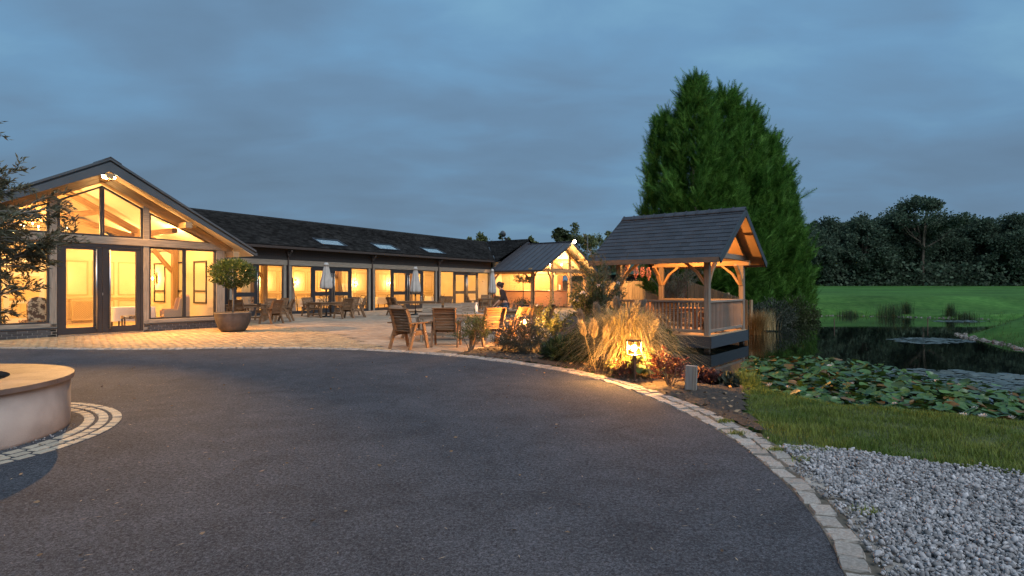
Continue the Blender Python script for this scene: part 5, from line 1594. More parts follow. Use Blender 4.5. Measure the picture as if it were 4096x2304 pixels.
# railings
bal = MB().box(-.02, .02, -.02, .02, .16, .95).mesh('baluster', M['rail'])
def railing(a, b_):
    a = Vector(a); b_ = Vector(b_); d = (b_ - a).normalized(); Ln = (b_ - a).length
    up_ = (0, 0, 1)
    MB().beam((a.x, a.y, .985), (b_.x, b_.y, .985), .10, .07, ch=.01).obj('top_rail', M['rail'], gaz)
    MB().beam((a.x, a.y, .115), (b_.x, b_.y, .115), .07, .09, ch=.008).obj('bottom_rail', M['rail'], gaz)
    n = int(Ln / .118)
    for k in range(1, n):
        q = a + d * Ln * k / n
        inst(bal, gaz, (q.x, q.y, 0), (0, 0, math.atan2(d.y, d.x)), None, 'baluster')
railing((GX0 + .17, .1, 0), (-.17, .1, 0)); railing((-.1, .17, 0), (-.1, GY1 - .17, 0)); railing((GX0 + .17, GY1 - .1, 0), (-.17, GY1 - .1, 0))
# roof
RIY, RIZ, EVY, EVZ = GY1 / 2, 3.80, -.60, 2.23
XL, XR = -3.66, .49
def gslope(sgn):
    ey = RIY + sgn * (RIY - EVY)
    v = Vector((0, RIY - ey, RIZ - EVZ)); return ey, v.length, v.normalized()
for sgn in (-1, 1):
    ey, SLn, up_ = gslope(sgn)
    nn = Vector((0, sgn * (RIZ - EVZ), RIY - EVY)).normalized()
    b = MB(); vs = []
    for x in (XL, XR):
        for (y_, z_) in ((RIY, RIZ), (ey, EVZ), (ey, EVZ - .05), (RIY, RIZ - .05)): vs.append((x, y_, z_))
    b.add(vs, [(0, 1, 2, 3), (7, 6, 5, 4), (0, 4, 5, 1), (1, 5, 6, 2), (2, 6, 7, 3), (3, 7, 4, 0)])
    b.obj('roof_deck', M['pine'], gaz)
    MB().beam((XL - .0, ey + sgn * .02, EVZ - .05), (XR, ey + sgn * .02, EVZ - .05), .03, .15).obj('eave_board', M['fence_dark'], gaz)
    expo = SLn / 12.0; tw = .305
    sl_m = MB()
    lift = math.atan2(.016, expo)
    sl_m.add([(-.5, 0, 0), (.5, 0, 0), (.5, 1.0, -.016), (-.5, 1.0, -.016), (-.5, 0, -.012), (.5, 0, -.012)], [(0, 1, 2, 3), (0, 4, 5, 1), (1, 5, 2), (0, 3, 4)])
    sm = sl_m.mesh('slate', M['slate'])
    rot = Matrix((Vector((-sgn, 0, 0)), up_, nn)).transposed()
    for r_ in range(12):
        x = XL - (0 if r_ % 2 else tw / 2)
        while x < XR - .02:
            x0, x1 = max(x, XL - .015), min(x + tw, XR + .015)
            if x1 - x0 > .03:
                c = Vector(((x0 + x1) / 2, ey, EVZ)) + up_ * (r_ * expo - .02) + nn * (.024 + random.uniform(0, .004))
                o = bpy.data.objects.new('slate', sm)
                link(o, gaz)
                o.matrix_local = Matrix.Translation(c) @ rot.to_4x4() @ Matrix.Diagonal((x1 - x0 - .006, expo * 1.05, 1, 1))
            x += tw
    # verge boards and soffit at both gable ends
    for x, w_ in ((XR + .016, .03), (XL - .016, .03)):
        MB().beam((x, RIY, RIZ - .075), (x, ey, EVZ - .075), .03, .19).obj('barge_board', M['fascia'], gaz)
    # rafters inside
    for x in (-.1, GX0 + .1, -1.05, -2.0):
        MB().beam((x, RIY, RIZ - .14), (x, ey - sgn * .3, EVZ + .23 * .0 + .3 * .675 - .12), .10, .13, ch=.008).obj('rafter', M['pine'], gaz)
rt2 = MB().prism([(-.15, -.09), (0, .035), (.15, -.09), (.15, -.065), (0, .06), (-.15, -.065)], .40, (0, 0, 0), (0, 1, 0), (0, 0, 1), (1, 0, 0)).mesh('ridge_tile', M['slate'])
rc2 = MB().prism([(-.165, -.09), (0, .05), (.165, -.09), (.165, -.055), (0, .085), (-.165, -.055)], .05, (0, 0, 0), (0, 1, 0), (0, 0, 1), (1, 0, 0)).mesh('ridge_collar', M['slate'])
k = 0
while XL + k * .377 < XR - .2:
    o = inst(rt2, gaz, (XL + k * .377, RIY, RIZ + .035), None, None, 'ridge_tile'); inst(rc2, o, (0, 0, 0), None, None, 'collar'); k += 1
for x in (-.1, GX0 + .1):
    MB().box(x - .05, x + .05, RIY - .06, RIY + .06, 2.48, RIZ - .18, ch=.008).obj('king_post', M['pine'], gaz)
    for s_ in (-1, 1): MB().beam((x, RIY + s_ * .06, 2.55), (x, RIY + s_ * .75, 3.05), .07, .10, ch=.008).obj('strut', M['pine'], gaz)
    MB().prism([(-.5, 2.5), (GY1 + .5, 2.5), (RIY, RIZ - .22)], .012, (x + (-.03), 0, 0), (0, 1, 0), (0, 0, 1), (1, 0, 0)) 
gl_ = empty('gazebo_lamp', gz0 + Matrix.Rotation(GR, 3, 'Z') @ Vector((-1.5, RIY, 2.75)), GR, 'warm lamp hanging under the gazebo roof', 'lamp')
MB().tube([(0, 0, .9), (0, 0, .1)], .008, 6).obj('cable', M['blackiron'], gl_)
MB().lathe([(.03, .1), (.12, .06), (.16, -.02), (.15, -.02), (.10, .05), (.02, .09)], 18).obj('lamp_shade', M['lanternmetal'], gl_, True)
MB().sphere((0, 0, -.02), .05, 10).obj('bulb', M['bulb'], gl_, True)
point('glow', gl_, (0, 0, -.12), 330, (1.0, .44, .12), .08)
# hanging flower bunches
for k, (y, L_) in enumerate(((.55, .34), (1.25, .42), (1.75, .36), (2.25, .46))):
    w = gz0 + Matrix.Rotation(GR, 3, 'Z') @ Vector((GX0 + .12, y, 2.12))
    o = empty('hanging_flowers', w, 0, 'pink flower bunch hanging from the gazebo beam', 'flowers', 'flower bunches of the gazebo')
    n = 220; t = RNG.random(n); r = .075 * np.sin(np.pi * np.clip(t * .9 + .1, 0, 1)); a = RNG.uniform(0, 6.28, n)
    leaves(np.stack([r * np.cos(a), r * np.sin(a), -t * L_], 1), rdir(n), .035, .8, M['pink'], 'blossom', o)
    MB().tube([(0, 0, .06), (0, 0, -L_ * .8)], .005, 5).obj('stem', M['blackiron'], o)

# ================================================================== GARDEN FURNITURE
def make_seat(name, width, mt, bolts):
    """timber armchair facing +Y; width between the arm centres"""
    root = empty(name)
    hw = width / 2
    for s_ in (-1, 1):
        x = s_ * hw
        f = MB().beam((x, .31, 0), (x, .15, .60), .045, .085, up=(0, 1, .2), ch=.006).obj('leg', mt, root)
        r = MB().beam((x, -.33, 0), (x, -.10, .60), .045, .085, up=(0, 1, .2), ch=.006).obj('leg', mt, root)
        if bolts:
            for o_, pts in ((f, ((.205, .40), (.222, .34))), (r, ((-.175, .40), (-.20, .34)))):
                for (y, z) in pts: MB().sphere((x + s_ * .026, y, z), .011, 8).obj('bolt', M['bolt'], o_, True)
        MB().beam((x + s_ * .01, -.36, .622), (x + s_ * .01, .33, .622), .085, .032, ch=.008).obj('arm', mt, root)
        MB().beam((x - s_ * .045, -.26, .355), (x - s_ * .045, .26, .385), .035, .10, ch=.005).obj('seat_rail', mt, root)
        xi = s_ * (hw - .055)
        b = MB(); pts = [(xi, -.17, .30), (xi, -.24, .55), (xi, -.30, .78), (xi, -.385, .935)]
        for p, q in zip(pts, pts[1:]): b.beam(p, q, .038, .085, up=(0, 1, .3), ch=.005)
        b.obj('back_stile', mt, root)
    if width > .9:
        b = MB(); pts = [(0, -.17, .30), (0, -.24, .55), (0, -.30, .78), (0, -.385, .935)]
        for p, q in zip(pts, pts[1:]): b.beam(p, q, .06, .06, up=(0, 1, .3), ch=.005)
        b.obj('back_stile', mt, root)
    for k in range(5):
        y = -.19 + k * .108
        MB().box(-hw + .03, hw - .03, y - .046, y + .046, .405 + (.012 if k in (0, 4) else 0), .430 + (.012 if k in (0, 4) else 0), ch=.005).obj('seat_slat', mt, root)
    prof = [(-.165, .45), (-.185, .52), (-.205, .59), (-.225, .66), (-.247, .73), (-.272, .80), (-.302, .865), (-.34, .925)]
    for k, (y, z) in enumerate(prof):
        nx_ = prof[min(k + 1, 7)]; pv = prof[max(k - 1, 0)]
        upv = Vector((0, nx_[0] - pv[0], nx_[1] - pv[1])).normalized()
        MB().beam((-hw + .03, y, z), (hw - .03, y, z), .022, .061, up=tuple(upv), ch=.004).obj('back_slat', mt, root)
    MB().box(-hw + .03, hw - .03, -.40, -.33, .945, .968, ch=.006).obj('top_slat', mt, root)
    MB().box(-hw + .04, hw - .04, .235, .262, .32, .41, ch=.004).obj('apron', mt, root)
    return root
def make_table(name, w, d, mt, hole=False):
    root = empty(name)
    n = max(4, round(d / .15))
    bw = d / n
    for k in range(n):
        MB().box(-w / 2, w / 2, -d / 2 + k * bw + .004, -d / 2 + (k + 1) * bw - .004, .715, .745, ch=.004).obj('top_board', mt, root)
    for sx_ in (-1, 1):
        for sy_ in (-1, 1):
            MB().box(sx_ * (w / 2 - .09) - .038, sx_ * (w / 2 - .09) + .038, sy_ * (d / 2 - .09) - .038, sy_ * (d / 2 - .09) + .038, 0, .715, ch=.006).obj('leg', mt, root)
        MB().beam((sx_ * (w / 2 - .09), -d / 2 + .12, .17), (sx_ * (w / 2 - .09), d / 2 - .12, .17), .04, .08, ch=.004).obj('stretcher', mt, root)
    for s_ in (-1, 1):
        MB().box(-w / 2 + .06, w / 2 - .06, s_ * (d / 2 - .05) - .014, s_ * (d / 2 - .05) + .014, .62, .713, ch=.004).obj('apron', mt, root)
        MB().box(s_ * (w / 2 - .05) - .014, s_ * (w / 2 - .05) + .014, -d / 2 + .07, d / 2 - .07, .62, .713, ch=.004).obj('apron', mt, root)
    MB().beam((-w / 2 + .12, 0, .17), (w / 2 - .12, 0, .17), .04, .08, ch=.004).obj('stretcher', mt, root)
    return root
PROTO = {'a': make_seat('garden_chair', .64, M['teak'], True), 'g': make_seat('garden_chair', .64, M['teak_grey'], True), 'b': make_seat('garden_bench', 1.22, M['teak'], False)}
used_p = set()
def seat(kind, x, y, ang, label, cat='chair', group=None):
    """ang = compass direction (degrees from +X) the sitter faces"""
    if kind in used_p: o = copy_tree(PROTO[kind])
    else: o = PROTO[kind]; used_p.add(kind)
    o.location = (x, y, ter(x, y)); o.rotation_euler = (0, 0, R(ang - 90))
    tag(o, label, cat, group)
    return o
def gp(px, Y): return (px - CX) / FOC * Y
def table(px, Y, w, d, ang, label, mt='teak'):
    o = make_table('garden_table', w, d, M[mt])
    x = gp(px, Y); o.location = (x, Y, ter(x, Y)); o.rotation_euler = (0, 0, R(ang)); tag(o, label, 'table')
    return o
# near set
seat('a', -2.48, 13.72, 57, 'brown slatted armchair standing alone at the kerb corner of the terrace', group=None)
seat('a', gp(1785, 14.25), 14.25, 88, 'brown slatted armchair seen square from behind beside the twiggy shrub')
seat('a', gp(1958, 14.5), 14.5, 118, 'orange-lit armchair with a dark shadow across its back slats')
seat('a', gp(2050, 15.0), 15.0, 152, 'orange-lit armchair tucked in beside the small lit lantern')
seat('a', gp(2108, 16.2), 16.2, 150, 'armchair half hidden behind the rose stems by the small lantern')
seat('a', gp(2160, 16.9), 16.9, 158, 'dark armchair leaning outward at the bed edge before the bar path')
seat('g', gp(1628, 16.0), 16.0, -18, 'weathered grey armchair side-on at the end of the nearest table')
seat('g', gp(1728, 17.1), 17.1, -82, 'weathered grey armchair facing the driveway across the nearest table')
seat('g', gp(1812, 17.8), 17.8, -85, 'weathered grey armchair left of the white spray bottle')
seat('g', gp(1878, 18.4), 18.4, -88, 'weathered grey armchair directly behind the white spray bottle')
t5 = table(1812, 15.75, 1.9, .95, 8, 'large brown table nearest the driveway with a white spray bottle', 'teak_grey')
t5b = table(2010, 17.9, 1.5, .9, 10, 'brown table carrying the tray of upturned glasses')
# set by the potted bay tree
table(985, 24.6, 1.6, .95, 20, 'brown table with wine glasses behind the big clay pot')
seat('a', gp(955, 23.6), 23.6, 95, 'brown armchair with its back behind the bay tree stem')
seat('a', gp(1085, 23.2), 23.2, 160, 'brown armchair with its back turned right of the clay pot')
seat('a', gp(1137, 24.6), 24.6, 190, 'brown armchair side-on beside the first downpipe')
seat('a', gp(1062, 26.0), 26.0, 250, 'brown armchair on the building side of the wine glass table')
seat('a', gp(1112, 27.2), 27.2, 235, 'brown armchair mostly hidden behind others near the first downpipe')
# first parasol
table(1304, 28.3, 1.5, 1.15, 56, 'brown table holding the first closed parasol before the first glazed bay')
seat('a', gp(1243, 29.3), 29.3, -40, 'brown armchair on the hall side of the first parasol table')
seat('a', gp(1374, 27.2), 27.2, 146, 'brown armchair showing its back at the first parasol table')
seat('a', gp(1432, 28.3), 28.3, 200, 'brown armchair side-on right of the first parasol table')
seat('a', gp(1402, 30.4), 30.4, 236, 'brown armchair between the first parasol table and the glazed bay')
# second parasol
table(1656, 30.6, 2.3, 1.1, 10, 'long brown table holding the second closed parasol and a grey bottle')
seat('b', gp(1588, 30.2), 30.2, 35, 'brown double bench with its back to the driveway at the second parasol', 'bench')
seat('b', gp(1766, 33.2), 33.2, 225, 'brown double bench facing the second parasol from the building side', 'bench')
# third parasol
table(1955, 38.5, 1.3, 1.0, 20, 'brown table holding the third closed parasol near the bar')
seat('a', gp(1890, 37.6), 37.6, 10, 'brown armchair side-on left of the third parasol table')
seat('a', gp(1938, 40.2), 40.2, -95, 'brown armchair against the last glazed bay behind the third parasol')
seat('a', gp(1990, 36.4), 36.4, 100, 'brown armchair with a plain dark back beside the walking person')
seat('a', gp(2068, 33.0), 33.0, 175, 'brown armchair side-on before the bar counter, left of the standard tree')
# gazebo
gw = gz0 + Matrix.Rotation(GR, 3, 'Z') @ Vector((-1.45, 1.75, 0))
o = make_table('garden_table', 1.2, .9, M['teak']); o.location = gw; o.rotation_euler = (0, 0, GR); tag(o, 'small brown table under the gazebo roof', 'table')
for (x, y, a_, lab) in ((-.62, 1.7, 180, 'brown armchair behind the gazebo side railing'), (-1.4, .75, 90, 'brown armchair behind the gazebo front railing'), (-2.5, 1.9, 0, 'brown armchair on the land side of the gazebo')):
    w = gz0 + Matrix.Rotation(GR, 3, 'Z') @ Vector((x, y, 0))
    c = seat('a', w.x, w.y, a_ + math.degrees(GR), lab); c.location = w

# parasols
def parasol(px, Y, ztop, zbot, label, rad=.25):
    x = gp(px, Y)
    o = empty('parasol', (x, Y, ter(x, Y)), random.random() * 6, label, 'parasol', None)
    MB().tube([(0, 0, 0), (0, 0, ztop - .04)], .022, 10).obj('pole', M['lanternmetal'], o)
    prof = []
    h = ztop - zbot
    for f, r in ((1.0, .03), (.985, .075), (.93, .105), (.90, .125), (.895, .095), (.8, .115), (.6, .16), (.4, .205), (.2, .245), (.09, .25), (.06, .235), (.0, .07)):
        prof.append((r * rad / .25, zbot + h * f))
    MB().lathe(prof, 48, wob=lambda a, i: (.17 * math.cos(8 * a) if i > 4 else .06 * math.cos(8 * a))).obj('canopy', M['parasol'], o, True)
    MB().tube([(0, 0, zbot - .16), (0, 0, zbot + .02)], [.03, .05], 10).obj('runner', M['blackiron'], o)
    MB().sphere((0, 0, ztop), .03, 10).obj('finial', M['blackiron'], o, True)
    MB().lathe([(.0, .0), (.26, .0), (.26, .05), (.06, .08), (.04, .25), (0, .25)], 20).obj('base', M['blackiron'], o, True)
    return o
parasol(1305, 28.3, 2.72, 1.36, 'closed cream parasol rising from the table before the first glazed bay', .27)
parasol(1662, 30.6, 2.60, 1.16, 'closed cream parasol at the long table before the middle glazed bay', .26)
parasol(1970, 38.5, 2.75, 1.02, 'closed slim cream parasol beside the brick pier near the bar', .24)

# bottles and glasses
def bottle(px, Y, z, h, label, mt):
    o = empty('bottle', (gp(px, Y), Y, z), 0, label, 'bottle')
    MB().lathe([(.0, 0), (.042, 0), (.045, .01), (.045, h * .58), (.035, h * .68), (.016, h * .76), (.016, h * .84), (0, h * .84)], 20).obj('body', M[mt], o, True)
    MB().lathe([(.018, h * .83), (.02, h * .93), (.012, h), (0, h)], 12).obj('spray_head', M['bottlecap'], o, True)
    MB().beam((0, 0, h * .95), (.04, 0, h * .95), .016, .02).obj('nozzle', M['bottlecap'], o)
bottle(1905, 16.05, .745, .30, 'white spray bottle on the table nearest the driveway', 'bottle')
bottle(1685, 30.6, .745, .27, 'grey bottle on the second parasol table', 'postgrey')
tray = empty('glass_tray', (gp(2010, 17.75), 17.75, .747), R(10), 'dark tray on the table beside the walking person', 'tray')
MB().box(-.19, .19, -.13, .13, 0, .012).obj('base', M['blackiron'], tray)
for (y0, y1, x0, x1) in ((-.13, -.12, -.19, .19), (.12, .13, -.19, .19), (-.12, .12, -.19, -.18), (-.12, .12, .18, .19)): MB().box(x0, x1, y0, y1, .012, .03).obj('rim', M['blackiron'], tray)
tumbler = MB().lathe([(.028, 0), (.032, .0), (.024, .13), (.0, .132), (.0, .128), (.021, .126), (.028, .004)], 14)
tmesh = tumbler.mesh('tumbler', M['drinkglass'], True)
for i in range(4):
    for j in range(3):
        o = bpy.data.objects.new('tumbler', tmesh); link(o)
        o.location = Vector(tray.location) + Matrix.Rotation(R(10), 3, 'Z') @ Vector((-.135 + i * .09, -.08 + j * .08, .013))
        tag(o, 'upturned clear tumbler standing on the dark tray', 'glass', 'tumblers on the tray')
wg = MB().lathe([(.0, 0), (.035, 0), (.034, .004), (.005, .01), (.005, .09), (.03, .12), (.038, .16), (.032, .21), (.030, .21), (.036, .16), (.028, .122), (0, .1)], 16).mesh('wine_glass', M['drinkglass'], True)
for (px, Y) in ((998, 24.5), (1010, 24.4), (947, 24.6), (968, 24.8), (917, 24.7)):
    o = bpy.data.objects.new('wine_glass', wg); link(o); o.location = (gp(px, Y), Y, .746)
    tag(o, 'clear wine glass standing on the table behind the clay pot', 'wine glass', 'wine glasses on the terrace table')
for (px, Y, lab) in ((1036, 24.2, 'dark round ashtray on the wine glass table'), (1318, 28.1, 'dark round ashtray on the first parasol table')):
    o = MB().lathe([(0, 0), (.07, 0), (.085, .05), (.07, .055), (.055, .02), (0, .02)], 16).obj('ashtray', M['blackiron'], None, True); o.location = (gp(px, Y), Y, .746); tag(o, lab, 'ashtray')

# ================================================================== LANTERNS and marker post
def lantern(x, y, hp, w, h, label, watts, rzz):
    z0 = bedz(x, y) - .03
    o = empty('garden_lantern', (x, y, z0), rzz, label, 'lantern')
    MB().box(-.02, .02, -.02, .02, -.1, hp).obj('post', M['lanternmetal'], o)
    MB().box(-w / 2, w / 2, -w / 2, w / 2, hp, hp + .016).obj('base', M['lanternmetal'], o)
    MB().box(-w / 2 - .008, w / 2 + .008, -w / 2 - .008, w / 2 + .008, hp + h, hp + h + .018).obj('cap', M['lanternmetal'], o)
    for sx_ in (-1, 1):
        for sy_ in (-1, 1):
            MB().box(sx_ * (w / 2 - .005) - .005, sx_ * (w / 2 - .005) + .005, sy_ * (w / 2 - .005) - .005, sy_ * (w / 2 - .005) + .005, hp + .016, hp + h).obj('corner_bar', M['lanternmetal'], o)
    for s_ in (-1, 1):
        MB().box(-w / 2 + .012, w / 2 - .012, s_ * (w / 2 - .006) - .002, s_ * (w / 2 - .006) + .002, hp + .018, hp + h - .002).obj('pane', M['lampglass'], o)
        MB().box(s_ * (w / 2 - .006) - .002, s_ * (w / 2 - .006) + .002, -w / 2 + .012, w / 2 - .012, hp + .018, hp + h - .002).obj('pane', M['lampglass'], o)
    MB().lathe([(.016, 0), (.016, .05), (.0, .05)], 10, (0, 0, hp + .016)).obj('lamp_holder', M['whitepaint'], o)
    MB().sphere((0, 0, hp + h * .52), .040, 8, (1, 1, 1.2)).obj('bulb', M['lanternbulb'], o, True)
    return o
lantern(1.92, 8.93, .41, .165, .225, 'lit square glass lantern on a post in front of the pampas grass', 130, R(28))
lantern(.31, 14.2, .50, .165, .225, 'small lit glass lantern behind the grey flowering shrub', 95, R(35))
mk = MB().box(-.075, .075, -.05, .05, -.15, .345, ch=.006).obj('marker_post', M['postgrey']); mk.location = (2.50, 7.95, 0.02); mk.rotation_euler = (0, R(1.5), R(-28))
tag(mk, 'short square grey marker post at the bed edge by the water', 'post')
MB().box(.02, .076, -.052, -.04, -.1, .34).obj('side_strip', M['rail'], mk)

# ================================================================== POTTED BAY TREE
pot = empty('clay_pot', (gp(932, 19.0), 19.0, 0), 0, 'large round dark clay pot on the terrace beside the hall corner', 'pot')
MB().lathe([(.30, .0), (.36, .01), (.44, .12), (.515, .30), (.555, .46), (.565, .58), (.575, .60), (.575, .64), (.545, .645), (.53, .60), (.51, .5)], 56).obj('body', M['pot'], pot, True)
MB().lathe([(0, .56), (.53, .555)], 32).obj('compost', M['soil'], pot)
bay = empty('bay_tree', (gp(932, 19.0), 19.0, .55), 0, 'clipped lollipop bay tree growing in the clay pot', 'tree')
tb = MB(); tb.tube([(0, 0, 0), (.01, 0, .5), (-.01, .01, .95), (0, 0, 1.25)], [.035, .03, .03, .028], 8)
rg = random.Random(3); tips = []
for k in range(14):
    a = k * 2.4
    grow((0, 0, rg.uniform(.95, 1.25)), (math.cos(a), math.sin(a), rg.uniform(-.2, .9)), rg.uniform(.22, .30), 1, .012, .6, rg, tips, tb, 3, 0, 3)
tb.obj('trunk', M['bark_grey'], bay, True)
def ball_crown(c, rx, rzv, n, size, aspect, mt, name, parent, shell=.55, up=.35, lump=0.12, flat_bottom=False):
    u = rdir(n)
    lm = 1 + lump * np.sin(u[:, 0] * 7 + 1.3) * np.cos(u[:, 1] * 6 + u[:, 2] * 5)
    r = (shell + (1 - shell) * RNG.random(n) ** .6) * lm
    P = np.stack([u[:, 0] * rx, u[:, 1] * rx, u[:, 2] * rzv], 1) * r[:, None]
    if flat_bottom: P[:, 2] = np.where(P[:, 2] < 0, P[:, 2] * .55, P[:, 2])
    D = u + rdir(n) * .8 + np.array([0, 0, up])
    return leaves(P + np.array(c), D, size, aspect, mt, name, parent)
ball_crown((0, 0, 1.38), .72, .46, 3400, .095, .40, M['bay'], 'crown', bay, .45, .3, .14)

# standard tree in a black planter before the bar
xs = gp(2092, 35.5)
stp = empty('square_planter', (xs, 35.5, ter(xs, 35.5)), R(20), 'black square planter with lavender before the bar counter', 'planter')
MB().box(-.30, .30, -.30, .30, 0, .55).obj('box', M['blackiron'], stp)
MB().box(-.33, .33, -.33, .33, .55, .60).obj('rim', M['blackiron'], stp)
n = 500
tag(leaves(np.stack([RNG.normal(0, .28, n), RNG.normal(0, .28, n), .6 + np.abs(RNG.normal(0, .16, n))], 1), rdir(n, .2, 1), .11, .3, M['shrub'], 'lavender', stp), kind='stuff')
stt = empty('standard_tree', (xs, 35.5, ter(xs, 35.5) + .55), 0, 'small wispy standard tree growing from the black planter', 'tree')
tb = MB(); tb.tube([(0, 0, 0), (.02, 0, .8), (0, 0, 1.55)], .022, 7); tips = []
rg = random.Random(8)
for k in range(11):
    a = k * 2.4; grow((0, 0, rg.uniform(1.35, 1.6)), (math.cos(a), math.sin(a), rg.uniform(0, 1.0)), .42, 1, .012, .6, rg, tips, tb, 3, .06, 4)
tb.obj('trunk', M['bark'], stt)
twig_leaves(tips, 30, .085, .35, M['shrub'], 'crown', stt, .9, .1, .05)

# ================================================================== PERSON (walking, in dark clothes)
def skin_mesh(name, V, E_, Rd, mt, parent, root=0, sub=2):
    me = bpy.data.meshes.new(name)
    bm = bmesh.new()
    ly = bm.verts.layers.skin.verify()
    vs = [bm.verts.new(v) for v in V]
    for a, b_ in E_: bm.edges.new((vs[a], vs[b_]))
    for i, v in enumerate(vs):
        r = Rd[i]; r = r if isinstance(r, tuple) else (r, r)
        v[ly].radius = r; v[ly].use_root = (i == root)
    bm.to_mesh(me); bm.free()
    o = bpy.data.objects.new(name, me); link(o, parent)
    o.modifiers.new('skin', 'SKIN').use_smooth_shade = True
    s_ = o.modifiers.new('sub', 'SUBSURF'); s_.levels = sub; s_.render_levels = sub
    me.materials.append(mt)
    return o
def build_person(px, Y):
    x = gp(px, Y)
    o = empty('person', (x, Y, ter(x, Y)), R(0), 'person in black top and blue jeans walking past the tables, hair tied up', 'person')
    # walking towards -X, leaning forward
    pel = (0, 0, .90)
    V = [pel, (-.04, 0, 1.06), (-.10, 0, 1.25), (-.15, 0, 1.37), (-.19, 0, 1.43), (-.235, 0, 1.52), (-.245, 0, 1.60),
         (-.14, .16, 1.35), (-.06, .23, 1.10), (-.22, .24, .90), (-.27, .23, .83),
         (-.14, -.16, 1.35), (-.12, -.24, 1.09), (-.30, -.26, .93), (-.36, -.25, .87),
         (.0, .085, .86), (-.16, .09, .49), (-.13, .09, .09), (-.26, .09, .035),
         (.0, -.085, .86), (.08, -.09, .48), (.30, -.09, .13), (.20, -.09, .04)]
    E_ = [(0, 1), (1, 2), (2, 3), (3, 4), (4, 5), (5, 6), (3, 7), (7, 8), (8, 9), (9, 10), (3, 11), (11, 12), (12, 13), (13, 14), (0, 15), (15, 16), (16, 17), (17, 18), (0, 19), (19, 20), (20, 21), (21, 22)]
    Rd = [(.13, .10), (.115, .095), (.13, .095), (.085, .075), .05, (.085, .075), (.07, .065), .055, .042, .032, .03, .055, .042, .032, .03, .085, .058, .038, .032, .085, .058, .038, .032]
    # fingers
    for (w, sy) in ((10, 1), (14, -1)):
        wx_, wy_, wz_ = V[w]
        palm = len(V); V.append((wx_ - .05, wy_, wz_ - .05)); Rd.append((.028, .014)); E_.append((w, palm))
        for k in range(4):
            f0 = len(V); off = (k - 1.5) * .017; ln = (.05, .06, .056, .044)[k]
            V.append((wx_ - .085, wy_ + off, wz_ - .085)); V.append((wx_ - .085 - ln * .25, wy_ + off, wz_ - .085 - ln))
            Rd += [.009, .008]; E_ += [(palm, f0), (f0, f0 + 1)]
        f0 = len(V); V.append((wx_ - .075, wy_ - .03 * sy, wz_ - .055)); V.append((wx_ - .10, wy_ - .035 * sy, wz_ - .08)); Rd += [.010, .009]; E_ += [(palm, f0), (f0, f0 + 1)]
    body = skin_mesh('body', V, E_, Rd, M['skin'], o)
    top = skin_mesh('top', [(0.01, 0, .88), (-.04, 0, 1.07), (-.10, 0, 1.25), (-.145, 0, 1.37), (-.14, .165, 1.355), (-.06, .235, 1.10), (-.15, .24, .99), (-.14, -.165, 1.355), (-.12, -.245, 1.09), (-.21, -.255, 1.01)],
              [(0, 1), (1, 2), (2, 3), (3, 4), (4, 5), (5, 6), (3, 7), (7, 8), (8, 9)], [(.15, .125), (.14, .12), (.15, .115), (.10, .09), .072, .056, .05, .072, .056, .05], M['blacktop'], o)
    skin_mesh('jeans', [(0, 0, .92), (0, .09, .85), (-.16, .09, .49), (-.13, .09, .12), (0, -.09, .85), (.08, -.09, .48), (.285, -.09, .17)],
              [(0, 1), (1, 2), (2, 3), (0, 4), (4, 5), (5, 6)], [(.145, .12), .105, .075, .055, .105, .075, .055], M['jeans'], o)
    h = MB(); h.sphere((-.215, 0, 1.575), .108, 16, (1.0, .88, 1.02)); h.sphere((-.10, 0, 1.60), .058, 12); h.sphere((-.13, 0, 1.52), .07, 12, (.9, 1, 1.1))
    h.obj('hair', M['hair'], o, True)
    f = MB(); f.sphere((-.262, 0, 1.545), .082, 14, (.72, .80, 1.08)); f.sphere((-.335, 0, 1.54), .014, 8, (1, .8, 1.4))
    for s_ in (-1, 1): f.sphere((-.235, s_ * .078, 1.545), .018, 8, (.7, .4, 1.4))
    f.obj('face', M['skin'], o, True)
    e_ = MB()
    for s_ in (-1, 1): e_.sphere((-.322, s_ * .028, 1.565), .009, 8)
    e_.beam((-.321, -.022, 1.497), (-.321, .022, 1.497), .008, .008); e_.obj('eyes_and_mouth', M['hair'], o)
    for s_, c in ((.09, (-.20, .09, .0)), (-.09, (.24, -.09, .02))):
        MB().sphere((c[0], c[1], .045), .05, 12, (2.3, .9, .8)).obj('shoe', M['blacktop'], o, True)
    return o
build_person(2022, 20.4)

